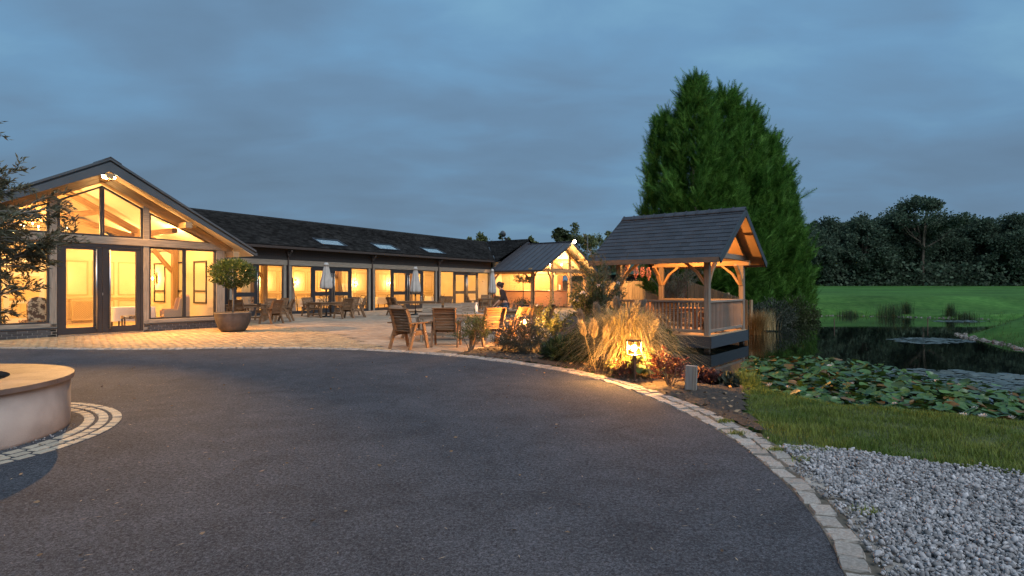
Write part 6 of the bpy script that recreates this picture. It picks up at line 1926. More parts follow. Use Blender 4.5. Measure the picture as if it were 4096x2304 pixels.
# ================================================================== TREES
def spray_base():
    """one flat feathery conifer spray along +y"""
    vs, fs = [], []
    def tri(a, b, c): 
        k = len(vs); vs.extend([a, b, c]); fs.append((k, k + 1, k + 2))
    tri((-.03, 0, 0), (.03, 0, 0), (0, 1.0, .10))
    for k in range(9):
        y = .05 + k * .098; ln = .27 * (1 - y * .70) * random.uniform(.8, 1.2)
        for s_ in (-1, 1):
            tri((0, y, .012 * k * y), (0, y + .062, .012 * k * y), (s_ * ln * .8, y + ln * 1.25, .04 + .06 * random.uniform(-1, 1)))
    return np.array(vs), np.array(fs)
SPR = spray_base()
def conifer(name, px, Y, ztop, rad, label, seed, nb=420, lean=0.0, low=.4, full=0.62):
    rg = np.random.default_rng(seed)
    x = gp(px, Y); z0 = float(hgt(np.array([x]), np.array([Y]))[0])
    o = empty(name, (x, Y, z0), 0, label, 'tree', None)
    H = ztop - z0
    MB().tube([(0, 0, -.3), (.05, 0, H * .3), (-.05, .05, H * .65), (lean, 0, H * .97)], [.24, .19, .11, .02], 9).obj('trunk', M['bark'], o, True)
    P, D, L_, RL = [], [], [], []
    nbg = int(nb * .30)
    for k in range(nbg):
        f = low / H + (1 - low / H) * ((k + rg.random()) / nbg) ** .92            # height fraction of the bough tip
        prof = (1 - f ** 1.75) ** .85 * (full + (1 - full) * min(1, f / .25))
        R_ = rad * prof * rg.uniform(.62, 1.22) + .20
        a = k * 2.39996 + rg.uniform(-.45, .45)
        ca, sa = math.cos(a), math.sin(a)
        rise = min(R_ * rg.uniform(.45, 1.0), f * H * .8)
        m = int(20 + 26 * min(1, R_ / 2.0))
        t = .42 + .58 * (np.arange(m) + rg.random(m)) / m
        rr = R_ * np.sin(t * np.pi / 2)                   # out first, then sweeping up
        zz_ = f * H - rise * (1 - t ** 1.8)
        q = np.stack([rr * ca + lean * f, rr * sa, zz_], 1) + rg.normal(0, .09, (m, 3))
        dr = np.cos(t * np.pi / 2) * R_ * 1.57; dz = rise * 1.8 * t ** .8
        ax_ = np.stack([dr * ca, dr * sa, dz], 1); ax_ /= np.linalg.norm(ax_, axis=1, keepdims=True)
        sd = np.where(np.arange(m) % 2 == 0, 1., -1.) * rg.uniform(.35, 1.0, m)
        side = np.stack([-sa * sd, ca * sd, rg.normal(.12, .22, m)], 1)
        P.append(q); D.append(ax_ * rg.uniform(.5, 1.0, m)[:, None] + side); L_.append((.95 - .45 * t) * rg.uniform(.75, 1.25, m)); RL.append(rg.normal(0, .45, m))
        for _ in range(3):                                  # long feathery shoots at the bough tip
            P.append(q[-1:] + rg.normal(0, .10, (1, 3))); D.append(ax_[-1:] * .8 + np.array([[ca * .5, sa * .5, .25]]) + rg.normal(0, .28, (1, 3))); L_.append(np.array([rg.uniform(.55, 1.15)])); RL.append(np.array([rg.uniform(0, 3)]))
    # shaded inner growth
    m = nb * 2
    f = low / H + (1 - low / H) * rg.random(m) ** 1.2 * .95
    prof = (1 - f ** 1.75) ** .85 * (full + (1 - full) * np.minimum(1, f / .25))
    a = rg.uniform(0, 6.28, m); rr = rad * prof * rg.uniform(.2, .68, m)
    P.append(np.stack([rr * np.cos(a) + lean * f, rr * np.sin(a), f * H], 1)); D.append(np.stack([np.cos(a), np.sin(a), rg.uniform(.1, .9, m)], 1) + rg.normal(0, .4, (m, 3))); L_.append(rg.uniform(.6, 1.0, m)); RL.append(rg.uniform(0, 6, m))
    # leader shoots
    for _ in range(5):
        h0 = H * rg.uniform(.93, .985); ox, oy = rg.normal(0, .22, 2)
        for j in range(9):
            P.append(np.array([[lean + ox, oy, h0 + j * .085]])); D.append(np.array([[rg.normal(0, .7), rg.normal(0, .7), .75]])); L_.append(np.array([.42 - .03 * j])); RL.append(np.array([rg.uniform(0, 6)]))
    P = np.concatenate(P); D = np.concatenate(D); L_ = np.concatenate(L_); RL = np.concatenate(RL)
    V, F = stamp(SPR[0], SPR[1], frames(D, RL), P, np.stack([L_ * 1.1, L_, L_], 1))
    big_mesh('crown', V, F, M['conifer'], o)
    return o
conifer('conifer_tree', 2775, 31.5, 12.85, 2.5, 'tall pointed conifer rising straight behind the gazebo roof', 1, 560, .1, 2.4, .85)
conifer('conifer_tree', 2903, 33.0, 12.75, 2.8, 'tall dense conifer with the second highest tip, right of the pointed one', 2, 600, .1, .3, .8)
conifer('conifer_tree', 2668, 32.5, 11.2, 1.55, 'slim conifer leaning out to the bar side of the group', 3, 380, -.2, 2.0, .85)
conifer('conifer_tree', 2985, 33.5, 11.9, 2.55, 'broad conifer filling the middle of the group over the pond', 4, 560, .1, .1, .9)
conifer('conifer_tree', 3060, 34.0, 10.4, 2.2, 'rounded conifer at the field end of the group', 5, 500, .1, .0, .95)
conifer('conifer_tree', 3118, 34.5, 8.4, 1.6, 'lowest conifer tapering the group towards the field', 7, 380, .1, .0, 1.0)
conifer('conifer_tree', 2860, 32.3, 9.3, 2.1, 'low conifer filling the front of the group beside the gazebo gable', 6, 380, 0, 1.6, .9)

def leafy_tree(name, px, Y, ztop, rad, label, seed, mt, bark, nclump=60, per=90, lsize=.3, shape=1.0, low=.25, group=None, z0=None, limbs=7, thin=1.0):
    rg = np.random.default_rng(seed)
    x = gp(px, Y)
    z0 = float(hgt(np.array([x]), np.array([Y]))[0]) if z0 is None else z0
    o = empty(name, (x, Y, z0), 0, label, 'tree', group)
    H = ztop - z0
    tb = MB(); tr = .018 * H + .03
    tb.tube([(0, 0, -.3), (rg.normal(0, .02) * H, 0, H * .3), (rg.normal(0, .03) * H, rg.normal(0, .02) * H, H * .8)], [tr, tr * .75, tr * .2], 7)
    C = []
    for k in range(nclump):
        f = rg.random()
        u = rg.normal(0, 1, 3); u /= np.linalg.norm(u)
        rr = rg.uniform(.45, 1.0) ** .6
        zc = H * (low + (1 - low) * .5) + u[2] * rr * H * (1 - low) * .5 * .94
        fz = (zc / H - low) / (1 - low)
        wd = rad * (1.0 if shape == 0 else (math.sin(math.pi * min(.97, max(.04, fz ** shape * .9 + .06)))) ** .6)
        c = np.array([u[0] * rr * wd, u[1] * rr * wd, zc]); C.append(c)
        if k < limbs:
            tb.tube([(0, 0, H * (low * .7 + .08 * k / limbs)), (c[0] * .5, c[1] * .5, c[2] * .75), tuple(c)], [tr * .45, tr * .25, tr * .08], 5, cap=False)
    tb.obj('trunk', M[bark], o, True)
    C = np.array(C)
    ii_ = np.repeat(np.arange(nclump), per)
    cr = rad * .22 * rg.uniform(.6, 1.4, nclump)
    off = rg.normal(0, 1, (len(ii_), 3)); off /= np.linalg.norm(off, axis=1, keepdims=True)
    off *= (rg.random(len(ii_)) ** .5)[:, None] * cr[ii_][:, None] * thin
    off[:, 2] *= .75
    P = C[ii_] + off
    D = off + rg.normal(0, .4, off.shape) + np.array([0, 0, -.1])
    leaves(P, D, lsize, .75, M[mt], 'crown', o)
    return o
# birches, pine and poplars behind the bar
tg = 'trees behind the bar pavilion'
leafy_tree('pine_tree', 2240, 62, 8.3, 1.6, 'dark young pine just right of the roof mast', 21, 'shrub', 'bark', 40, 70, .30, .6, .3)
leafy_tree('birch_tree', 2312, 64, 9.2, 2.3, 'tall birch behind the peak of the bar pavilion', 22, 'birch', 'bark_grey', 80, 90, .22, .8, .1)
leafy_tree('birch_tree', 2385, 70, 8.6, 2.3, 'thin airy birch with bare stems between bar and gazebo', 23, 'birch', 'bark_grey', 60, 60, .20, .8, .1)
leafy_tree('birch_tree', 2455, 66, 8.9, 2.0, 'dense birch touching the left end of the gazebo roof', 24, 'birch', 'bark_grey', 80, 90, .22, .8, .1)
leafy_tree('birch_tree', 2525, 72, 9.4, 2.2, 'birch rising behind the gazebo ridge', 25, 'birch', 'bark_grey', 70, 80, .22, .8, .1)
for k, (px, ytop, rad, lab) in enumerate(((1882, 938, 1.4, 'faint small treetop above the long roof, farthest from the bar'), (1926, 922, 1.9, 'yellow-green treetop above the long roof'), (1985, 948, 1.8, 'low round treetop above the valley of the roofs'),
                                         (2003, 921, .9, 'thin spired treetop above the roof valley'), (2030, 934, 1.5, 'pale treetop left of the bar roof'), (2126, 934, 1.3, 'single rounded treetop over the metal bar roof'))):
    leafy_tree('background_tree', px, 78, EYE + (CY - ytop) / FOC * 78, rad, lab, 31 + k, 'birch', 'bark_grey', 50, 60, .28, .7, .3)
# the wood across the field
tops = [(3235, 905, 5.5), (3300, 868, 5.8), (3375, 866, 5.5), (3450, 860, 6.0), (3525, 858, 6.0), (3590, 866, 5.0), (3630, 848, 4.5), (3760, 868, 6.2), (3840, 862, 6.0), (3915, 866, 6.0), (3990, 868, 5.6), (4060, 855, 5.8), (4130, 850, 6.0)]
labs = ['dark tree at the edge of the wood beside the conifers', 'dark tree with a bushy top near the conifer end of the wood', 'dark round-headed tree in the wood', 'wide dark tree in the middle of the wood', 'dark tree left of the tall oak group',
        'lower dark tree just left of the tall oak', 'small dark tree close under the tall oak', 'dark broad tree just right of the tall oak', 'dark tree beyond the stakes in the pond', 'dark tree above the lawn tongue', 'dark tree towards the open end of the wood', 'dark dense tree near the open end of the wood', 'dark tree closing the wood at its open end']
for k, (px, yt, rad) in enumerate(tops):
    Y = 112 + (k * 37 % 11) - 4
    leafy_tree('woodland_tree', px, Y, EYE + (CY - yt) / FOC * Y, rad, labs[k], 60 + k, 'wood_far', 'bark', 120, 150, .42, .75, .05, 'trees of the wood across the field')
leafy_tree('oak_tree', 3690, 106, EYE + (CY - 788) / FOC * 106, 6.9, 'tall spreading oak standing above the rest of the wood', 91, 'wood_far', 'bark', 52, 150, .40, .55, .58, None, None, 16)
n = 16000
ux = RNG.uniform(52, 110, n); uy = RNG.uniform(104, 118, n)
uz = hgt(ux, uy) + RNG.random(n) ** 1.3 * 4.2
o = leaves(np.stack([ux, uy, uz], 1), rdir(n), .6, .8, M['wood_far'], 'undergrowth'); tag(o, 'dark undergrowth filling the foot of the far wood', 'undergrowth', kind='stuff')
n = 7000
ux = RNG.uniform(45, 130, n); uy = RNG.uniform(121, 132, n)
uz = hgt(ux, uy) + RNG.random(n) * 12.0
o = leaves(np.stack([ux, uy, uz], 1), rdir(n), 1.5, .8, M['wood_far'], 'deep_wood'); tag(o, 'dark deep wood behind the field edge trees', 'wood', kind='stuff')

# ================================================================== FENCES and SHED
def board_fence(name, A, B, za, zb, ztA, ztB, label, mt, bw=.14, panels=2):
    A = Vector(A); B = Vector(B); d = (B - A).to_2d(); Ln = d.length
    o = empty(name, (A.x, A.y, 0), math.atan2(d.y, d.x), label, 'fence')
    n = int(Ln / bw)
    for p in range(panels):
        b = MB()
        for k in range(n * p // panels, n * (p + 1) // panels):
            x = k * bw; f = x / Ln
            b.box(x, x + bw - .012, -.012 - .012 * (k % 2), .012 - .012 * (k % 2), za + (zb - za) * f, ztA + (ztB - ztA) * f)
        q = b.obj('board_panel', M[mt], o); tag(q, kind='stuff')
    for k in range(panels + 1):
        x = Ln * k / panels; f = k / panels
        MB().box(x - .05, x + .05, .03, .13, za - .2, ztA + (ztB - ztA) * f + .05).obj('post', M[mt], o)
    return o
def zt(Y, y): return EYE + (CY - y) / FOC * Y
board_fence('board_fence', at(2215, 60), at(2408, 52), -.5, -.5, zt(60, 1126), zt(52, 1126), 'timber fence seen through the open side of the bar', 'fence', panels=3)
board_fence('board_fence', at(2422, 50), at(2578, 46), -.5, -.5, zt(50, 1124), zt(46, 1124), 'warm lit timber fence behind the land side of the gazebo', 'fence', panels=2)
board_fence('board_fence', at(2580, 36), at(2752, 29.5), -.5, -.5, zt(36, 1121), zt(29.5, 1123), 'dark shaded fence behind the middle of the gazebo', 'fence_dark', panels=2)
board_fence('board_fence', at(2752, 29.2), at(2998, 24.5), -.5, -.6, zt(29.2, 1126), zt(24.5, 1204), 'brown boarded fence sloping down towards the pond', 'fence', panels=3)
gp_ = MB().box(-.16, .16, -.12, .12, -.5, 2.1, ch=.02).obj('gate_post', M['fence']); gp_.location = at(2412, 51); tag(gp_, 'stout timber gate post at the fence gap right of the bar', 'post')
sh_o = empty('shed', at(2375, 66), R(-28), 'dark shed with a green metal roof beyond the fence', 'shed')
MB().box(0, 12, 0, 5, -.5, 3.0).obj('wall', M['sheddark'], sh_o)
b = MB(); b.add([(-.4, -.5, 2.95), (12.4, -.5, 2.95), (12.4, 3, 4.3), (-.4, 3, 4.3), (-.4, -.5, 3.03), (12.4, -.5, 3.03), (12.4, 3, 4.38), (-.4, 3, 4.38)], [(0, 1, 2, 3), (4, 7, 6, 5), (0, 4, 5, 1), (1, 5, 6, 2), (3, 2, 6, 7), (0, 3, 7, 4)])
b.obj('roof', M['shedgreen'], sh_o)
for k in range(9): MB().beam((.2 + k * 1.4, -.5, 3.05), (.2 + k * 1.4, 3, 4.4), .05, .05).obj('roof_rib', M['shedgreen'], sh_o)
hd = ball_crown((0, 0, 0), 3.2, 1.5, 2600, .22, .6, M['shrub'], 'hedge', None, .6); hd.location = at(2275, 66, None, .8); tag(hd, 'dark rounded hedge behind the fence beside the bar', 'hedge')

# ================================================================== PLANTS OF THE BED
def pampas(x, y, label):
    z0 = bedz(x, y)
    o = empty('pampas_grass', (x, y, z0), 0, label, 'ornamental grass')
    n = 2300
    V, F = [], []
    a = RNG.uniform(0, 2 * np.pi, n)
    hgt_ = RNG.uniform(.5, 1.22, n); reach = RNG.uniform(.3, 1.45, n) * (1.35 - .55 * hgt_)
    r0 = .26 * np.sqrt(RNG.random(n)); a0 = a + RNG.normal(0, .5, n)
    tw = RNG.normal(0, .28, n)
    seg = 7
    t = np.linspace(0, 1, seg + 1)
    X = r0[:, None] * np.cos(a0)[:, None] + (reach[:, None] * t ** 1.7) * np.cos(a[:, None] + tw[:, None] * t)
    Yy = r0[:, None] * np.sin(a0)[:, None] + (reach[:, None] * t ** 1.7) * np.sin(a[:, None] + tw[:, None] * t)
    drop = RNG.uniform(.1, .95, n) * np.clip(reach, 0, 1)
    Z = hgt_[:, None] * np.sin(t * np.pi * .56) - drop[:, None] * t ** 3.2 * .85
    Z = np.maximum(Z, .03 + .02 * np.sin(a)[:, None])
    w = .0050 * (1 - .8 * t ** 2)
    px_ = -np.sin(a)[:, None] * w; py_ = np.cos(a)[:, None] * w
    left = np.stack([X + px_, Yy + py_, Z], 2); right = np.stack([X - px_, Yy - py_, Z], 2)
    V = np.stack([left, right], 2).reshape(n, -1, 3)
    f = []
    for k in range(seg): f.append((2 * k, 2 * k + 1, 2 * k + 3, 2 * k + 2))
    F = np.array(f)[None] + (np.arange(n) * 2 * (seg + 1))[:, None, None]
    big_mesh('blade_clump', V.reshape(-1, 3), F.reshape(-1, 4), M['pampas'], o)
    return o
pg = pampas(2.08, 10.30, 'large clump of arching golden pampas grass lit by the lantern')
def plume(parent, base, tip, wid, mt):
    base = Vector(base); tip = Vector(tip)
    d = tip - base; Ln = d.length
    n = 420
    t = RNG.random(n)
    env = wid * np.sin(np.pi * np.clip(t * .86 + .12, 0, 1)) ** .8
    off = RNG.normal(0, 1, (n, 3)); off /= np.linalg.norm(off, axis=1, keepdims=True)
    P = np.array(base)[None] + np.array(d)[None] * t[:, None] + off * (env * RNG.random(n) ** .5)[:, None]
    D = np.array(d)[None] / Ln + off * .45
    q = leaves(P, D, .085, .13, M[mt], 'plume', parent)
    sm = MB().tube([tuple(base - d.normalized() * .9 + Vector((0, 0, -.1))), tuple(base), tuple(tip)], .005, 5).obj('stem', M['pampas'], q)
    return q
def ploc(px, Y, y): 
    w = at(px, Y, y); return w - Vector(pg.location)
for (xb, yb, xt, yt_, Y, w_, m_) in ((2340, 1345, 2323, 1295, 9.9, .05, 'plume'), (2375, 1350, 2372, 1292, 9.9, .075, 'plume'), (2420, 1365, 2423, 1318, 9.85, .05, 'plume'), (2505, 1330, 2548, 1215, 9.9, .07, 'plume'),
                                  (2452, 1330, 2455, 1285, 10.1, .045, 'plume'), (2600, 1345, 2625, 1290, 9.9, .035, 'plume'), (2575, 1300, 2600, 1268, 10.3, .06, 'plume'), (2330, 1300, 2318, 1250, 10.6, .05, 'plume_grey'),
                                  (2390, 1270, 2385, 1225, 10.8, .05, 'plume_grey'), (2470, 1250, 2465, 1200, 10.8, .055, 'plume_grey'), (2540, 1260, 2575, 1210, 10.8, .05, 'plume_grey')):
    plume(pg, ploc(xb, Y, yb), ploc(xt, Y, yt_), w_, m_)
def shrub(name, x, y, label, mt, h, r, n, lsize, aspect, seed, stems=8, flowers=None, cat='shrub', spread=.7, levels=2, base=None, ang=.8, droop=0.0):
    z0 = bedz(x, y) if base is None else base
    o = empty(name, (x, y, z0), 0, label, cat)
    rg = random.Random(seed)
    tb = MB(); tips = []
    for k in range(stems):
        a = k * 2.4 + rg.uniform(-.4, .4); s_ = rg.uniform(.15, 1.0) * r / h
        grow((rg.uniform(-.04, .04), rg.uniform(-.04, .04), -.05), (math.cos(a) * s_, math.sin(a) * s_, 1), h * rg.uniform(.5, .68), levels, .009 + .006 * h, spread, rg, tips, tb, 4, droop, 3)
    tb.obj('stem', M['bark'], o, True)
    per = max(1, n // max(1, len(tips)))
    twig_leaves(tips, per, lsize, aspect, M[mt], 'foliage', o, ang, .1, .03)
    if flowers:
        fm, cnt, fs = flowers
        for k in range(cnt):
            pts, d = rg.choice(tips); p = pts[-1]
            rose(o, p + Vector((0, 0, .02)), fs, fm)
    return o
_rose = {}
def rose(parent, p, s, mt):
    key = mt
    if key not in _rose:
        n = 14; u = rdir(n, -.1, 1)
        V, F = stamp(LEAF[0], LEAF[1], frames(u, RNG.uniform(0, 6, n)), u * .15, np.full((n, 3), .75))
        q = big_mesh('flower', V, F, M[mt], parent); q.location = p; q.scale = (s, s, s); _rose[key] = q.data
        return q
    return inst(_rose[key], parent, p, (random.random(), random.random(), random.random() * 6), (s, s, s), 'flower')
shrub('twiggy_shrub', -.95, 13.15, 'thin twiggy yellow-green shrub at the tip of the flower bed', 'shrub_yel', .78, .42, 1500, .055, .38, 1, 9)
def mound(name, x, y, rx, h, label, mt, n, size, aspect, seed, fl=None, cat='shrub', ctr=.35):
    z0 = bedz(x, y)
    o = empty(name, (x, y, z0), 0, label, cat)
    b = MB(); rg = random.Random(seed)
    for k in range(26):
        a = k * 2.4; r = rx * .8 * rg.random() ** .5
        b.tube([(0, 0, -.03), (r * .4 * math.cos(a), r * .4 * math.sin(a), h * .3), (r * math.cos(a), r * math.sin(a), h * rg.uniform(.55, .8))], [.008, .006, .003], 4)
    b.obj('stem', M['bark'], o)
    q = ball_crown((0, 0, h * ctr), rx, h * .62, n, size, aspect, M[mt], 'foliage', o, .35, .7, .2, True)
    if fl:
        m, cnt, s_ = fl
        u = rdir(cnt, .0, 1)
        P = np.stack([u[:, 0] * rx, u[:, 1] * rx, u[:, 2] * h * .62 + h * ctr], 1) * RNG.uniform(.9, 1.04, cnt)[:, None]
        q = leaves(P, rdir(cnt), s_, .9, M[m], 'blossom', o); tag(q, kind='stuff')
    return o
mound('grey_shrub', .22, 12.75, .64, .86, 'rounded grey-green shrub dotted with small pale flowers by the kerb', 'shrub_grey', 12000, .045, .22, 2, ('petal', 420, .02))
mound('grey_shrub', .98, 12.3, .34, .44, 'smaller rounded dark shrub joined to the grey flowering one', 'shrub_grey', 3200, .045, .22, 3, ('petal', 60, .018))
shrub('rose_bush', 1.05, 14.6, 'low rose bush with yellow-lit leaves right of the small lantern', 'shrub_yel', .72, .6, 2200, .05, .6, 4, 11, ('petal', 4, .06))
shrub('rose_bush', .78, 15.6, 'upright thin rose stems in front of the dark outward armchair', 'shrub_yel', 1.05, .3, 700, .05, .6, 5, 6, ('petal', 2, .05))
shrub('tall_shrub', 2.15, 15.0, 'tall dark shrub with white roses between the bar and the pampas grass', 'shrub', 1.55, .75, 3800, .075, .42, 6, 13, ('petal', 9, .09))
shrub('tall_shrub', 2.75, 17.4, 'taller willowy shrub behind the one with white roses', 'olive', 2.15, .6, 2600, .085, .24, 7, 10)
mound('green_shrub', 1.95, 13.0, .6, .75, 'dark leafy shrub at the back of the pampas grass', 'shrub', 4200, .07, .5, 8, ('petal', 12, .05))
mound('evergreen_shrub', 4.05, 15.3, .36, .8, 'dark glossy shrub against the gazebo front railing', 'shrub', 3000, .10, .38, 9)
mound('dark_grass_clump', 1.15, 11.35, .5, .42, 'low dark grassy clump between the grey shrub and the pampas', 'rush', 3200, .16, .06, 10, None, 'grass clump')
# broad leaves below the lantern
def broadleaf(x, y, label, n=95, r=.5):
    z0 = bedz(x, y); o = empty('broad_leaf_plant', (x, y, z0), 0, label, 'plant')
    hv = [(0, 0, 0), (-.30, .02, .04), (-.48, .28, .07), (-.34, .66, .04), (0, 1, -.08), (.34, .66, .04), (.48, .28, .07), (.30, .02, .04), (0, .4, -.03)]
    hf = [(8, 0, 1), (8, 1, 2), (8, 2, 3), (8, 3, 4), (8, 4, 5), (8, 5, 6), (8, 6, 7), (8, 7, 0)]
    lm = MB().add(hv, hf).mesh('leaf', M['broad'], True)
    for k in range(n):
        a = k * 2.4; rr = r * math.sqrt((k + .5) / n)
        h = .36 * (1 - .65 * (rr / r) ** 2) + random.uniform(-.04, .04)
        s_ = random.uniform(.12, .19)
        p = Vector((rr * math.cos(a), rr * math.sin(a), h))
        lf = inst(lm, o, p, (R(random.uniform(-50, 5)), R(random.uniform(-20, 20)), a - math.pi / 2), (s_, s_, s_), 'leaf')
    st_ = MB()
    for k in range(0, n, 3):
        a = k * 2.4; rr = r * math.sqrt((k + .5) / n)
        st_.tube([(rr * .2 * math.cos(a), rr * .2 * math.sin(a), -.02), (rr * .7 * math.cos(a), rr * .7 * math.sin(a), .2), (rr * math.cos(a), rr * math.sin(a), .36 * (1 - .65 * (rr / r) ** 2))], .005, 4)
    st_.obj('stem', M['shrub'], o)
    return o
broadleaf(2.16, 9.52, 'broad heart-leaved plant at the foot of the lit lantern')
shrub('red_leaved_shrub', 2.32, 8.35, 'red-leaved low shrub between the lantern and the grey marker post', 'redleaf', .46, .28, 900, .05, .45, 12, 10)
shrub('red_leaved_shrub', 1.78, 9.05, 'small red-leaved sprig beside the kerb under the pampas', 'redleaf', .30, .3, 350, .045, .5, 13, 7)
mound('dark_red_plant', 2.95, 8.75, .26, .15, 'low dark red plant on the bank between marker post and grass', 'darkred', 700, .085, .7, 14, None, 'plant')
mound('dark_red_plant', 3.2, 9.3, .26, .14, 'low dark red plant at the water edge beside the lily pads', 'darkred', 600, .085, .7, 15, None, 'plant')
mound('bank_plant', 3.3, 8.6, .25, .12, 'flat greyish leaves lying on the bank near the tall grass tuft', 'shrub_grey', 260, .10, .6, 16, None, 'plant')
# olive beyond the gazebo, tuft and undergrowth at the water
shrub('olive_bush', gp(2695, 24.5), 24.5, 'pale olive bush seen through the gazebo', 'olive', 2.45, .6, 2600, .10, .24, 17, 12, None, 'shrub', .5, 2, -.05)
def tuft(x, y, z, n, h, wid, mt, label, name='grass_tuft', lean_=.8, cat='grass tuft'):
    P = np.stack([RNG.normal(0, wid, n), RNG.normal(0, wid, n), np.zeros(n)], 1)
    q = blades(P, h * RNG.uniform(.5, 1.1, n), rdir(n, 0, .2) * RNG.uniform(.1, lean_, n)[:, None], .012, M[mt], name)
    q.location = (x, y, z); tag(q, label, cat)
    return q
tuft(gp(3028, 22.5), 22.5, -.42, 800, 1.0, .11, 'tuft', 'orange dry grass tuft at the water beside the gazebo', 'dry_tuft')
tuft(gp(3060, 24.5), 24.5, -.35, 500, .9, .2, 'pampas', 'pale dry grass behind the orange tuft', 'dry_tuft')
for (px, Y, h, w_, lab) in ((3565, 36.6, 1.0, .35, 'wide clump of dark rushes on the far bank'), (3625, 37.4, 1.1, .14, 'narrow tall clump of rushes right of the wide one'), (3802, 35.2, 1.0, .13, 'single dark rush clump towards the lawn tongue'), (3860, 34.2, .55, .35, 'short rushes by the far inlet'), (3395, 37.5, .5, .3, 'small rushes at the far bank near the conifers')):
    tuft(gp(px, Y), Y, -.42, 420, h, w_, 'rush', lab, 'rush_clump', .35, 'rushes')
for k, (px, Y, rx, h, lab) in enumerate(((3090, 28.6, 1.1, 1.5, 'grey-green bush overhanging the pond under the conifers'), (3165, 31.5, 1.2, 1.6, 'leafy bush at the pond end of the conifers'), (3020, 26.4, .8, 1.2, 'scrubby bush right of the gazebo'), (3215, 34.0, .9, 1.1, 'low bush where conifers meet the field'))):
    mound('bank_bush', gp(px, Y), Y, rx, h, lab, 'shrub_grey' if k % 2 == 0 else 'shrub', 3000, .12, .35, 40 + k, None, 'bush')
for px, Y, lab in ((3338, 27.0, 'thin stake standing in the pond towards the conifers'), (3712, 27.0, 'thin stake standing in the pond towards the lawn tongue')):
    o = MB().tube([(0, 0, -.8), (0, .02, .42)], .02, 6).obj('stake', M['fence_dark']); o.location = (gp(px, Y), Y, WATER_Z); tag(o, lab, 'stake')

# ================================================================== BANK ROCKS
def rock_mesh(k):
    r = np.random.default_rng(k)
    b = MB(); b.add([tuple(v) for v in ico * (1 + r.uniform(-.25, .25, (12, 1))) * np.array([1, .8, .6])], [tuple(f) for f in icf]); return b.mesh('rock', M['rock'])
RM = [rock_mesh(k) for k in range(6)]
far_r = empty('far_bank_stones', (21, 37.6, -.4), 0, 'row of small stones along the foot of the far bank', 'stones')
near_r = empty('lawn_bank_stones', (16, 19, -.4), 0, 'pale stones edging the lawn tongue by the pond', 'stones')
def along(poly, d0, n, root, smin, smax):
    pts = np.array(poly); sg_ = np.linalg.norm(np.diff(pts, axis=0), axis=1); cu = np.concatenate([[0], np.cumsum(sg_)])
    for k in range(n):
        s_ = cu[-1] * (k + random.random()) / n
        x = np.interp(s_, cu, pts[:, 0]) + random.gauss(0, d0); y = np.interp(s_, cu, pts[:, 1]) + random.gauss(0, d0)
        z = max(float(hgt(np.array([x]), np.array([y]))[0]), -.44)
        sc = random.uniform(smin, smax)
        inst(RM[random.randrange(6)], root, Vector((x, y, z)) - root.location, (random.random(), random.random(), random.random() * 6), (sc, sc, sc), 'stone')
along([(18.5, 36.5), (21.5, 38.1), (24.8, 36.5), (26.2, 34.8), (28.5, 33.7)], .15, 95, far_r, .04, .13)
along([(15.0, 15.6), (15.2, 16.8), (16.4, 19.2), (17.1, 21.6), (18.0, 22.8)], .10, 90, near_r, .04, .14)

# ================================================================== WATER LILIES
lily = empty('water_lily_bed', (6, 10, WATER_Z), 0, 'crowded bed of green water lily leaves and pale flowers near the verge', 'water lilies')
LO = Vector(lily.location)
def pad_mesh(k, mt):
    r = random.Random(k); n = 14
    vs = [(0, 0, 0)]
    cup = r.uniform(.05, .28)
    for i in range(n + 1):
        a = .18 + (2 * math.pi - .36) * i / n
        rr = 1 + .05 * math.sin(3 * a + k) + r.uniform(-.03, .03)
        vs.append((rr * math.cos(a), rr * math.sin(a), cup * (.8 + .5 * math.sin(2 * a + k)) + r.uniform(-.03, .03)))
    m = n + 1
    for i in range(n + 1):
        x, y, z = vs[1 + i]; vs.append((x * .55, y * .55, z * .22 + .01))
    fs = []
    for i in range(n):
        fs.append((0, 1 + m + i, 2 + m + i)); fs.append((1 + m + i, 1 + i, 2 + i, 2 + m + i))
    return MB().add(vs, fs).mesh('lily_leaf', M[mt], True)
PADS = [pad_mesh(k, 'pad') for k in range(6)]; PADO = [pad_mesh(20 + k, 'pad_old') for k in range(3)]
LILY = [tuple(G(px, y, WATER_Z)[:2]) for px, y in ((2950, 1500), (3000, 1455), (3200, 1452), (3400, 1470), (3560, 1500), (3760, 1545), (4000, 1580), (4300, 1600), (4400, 1860), (4100, 1800), (3700, 1730), (3300, 1700), (3140, 1650), (3000, 1580))]
n = 9000
qx = RNG.uniform(3.2, 10.5, n); qy = RNG.uniform(6, 15, n)
k_ = inpoly(qx, qy, LILY) & inpoly(qx, qy, SHORE)
pts = sorted(zip(qx[k_], qy[k_]), key=lambda p: p[1])
chosen = []
cells = {}
for x, y in pts:
    key = (int(x / .112), int(y / .112))
    if cells.get(key, 0) < 1:
        cells[key] = cells.get(key, 0) + 1; chosen.append((x, y))
rest = []
for i, (x, y) in enumerate(chosen):
    s_ = random.uniform(.062, .112); old = random.random() < .08
    z = random.uniform(.01, .20)
    rot = (R(random.gauss(0, 15)), R(random.gauss(0, 15)), random.random() * 6.28)
    if len(rest) == 0 and i < 300:
        inst((PADO if old else PADS)[random.randrange(3 if old else 6)], lily, Vector((x, y, WATER_Z + z)) - LO, rot, (s_, s_, s_), 'lily_leaf')
    else: rest.append((x, y, z, rot, s_, old))
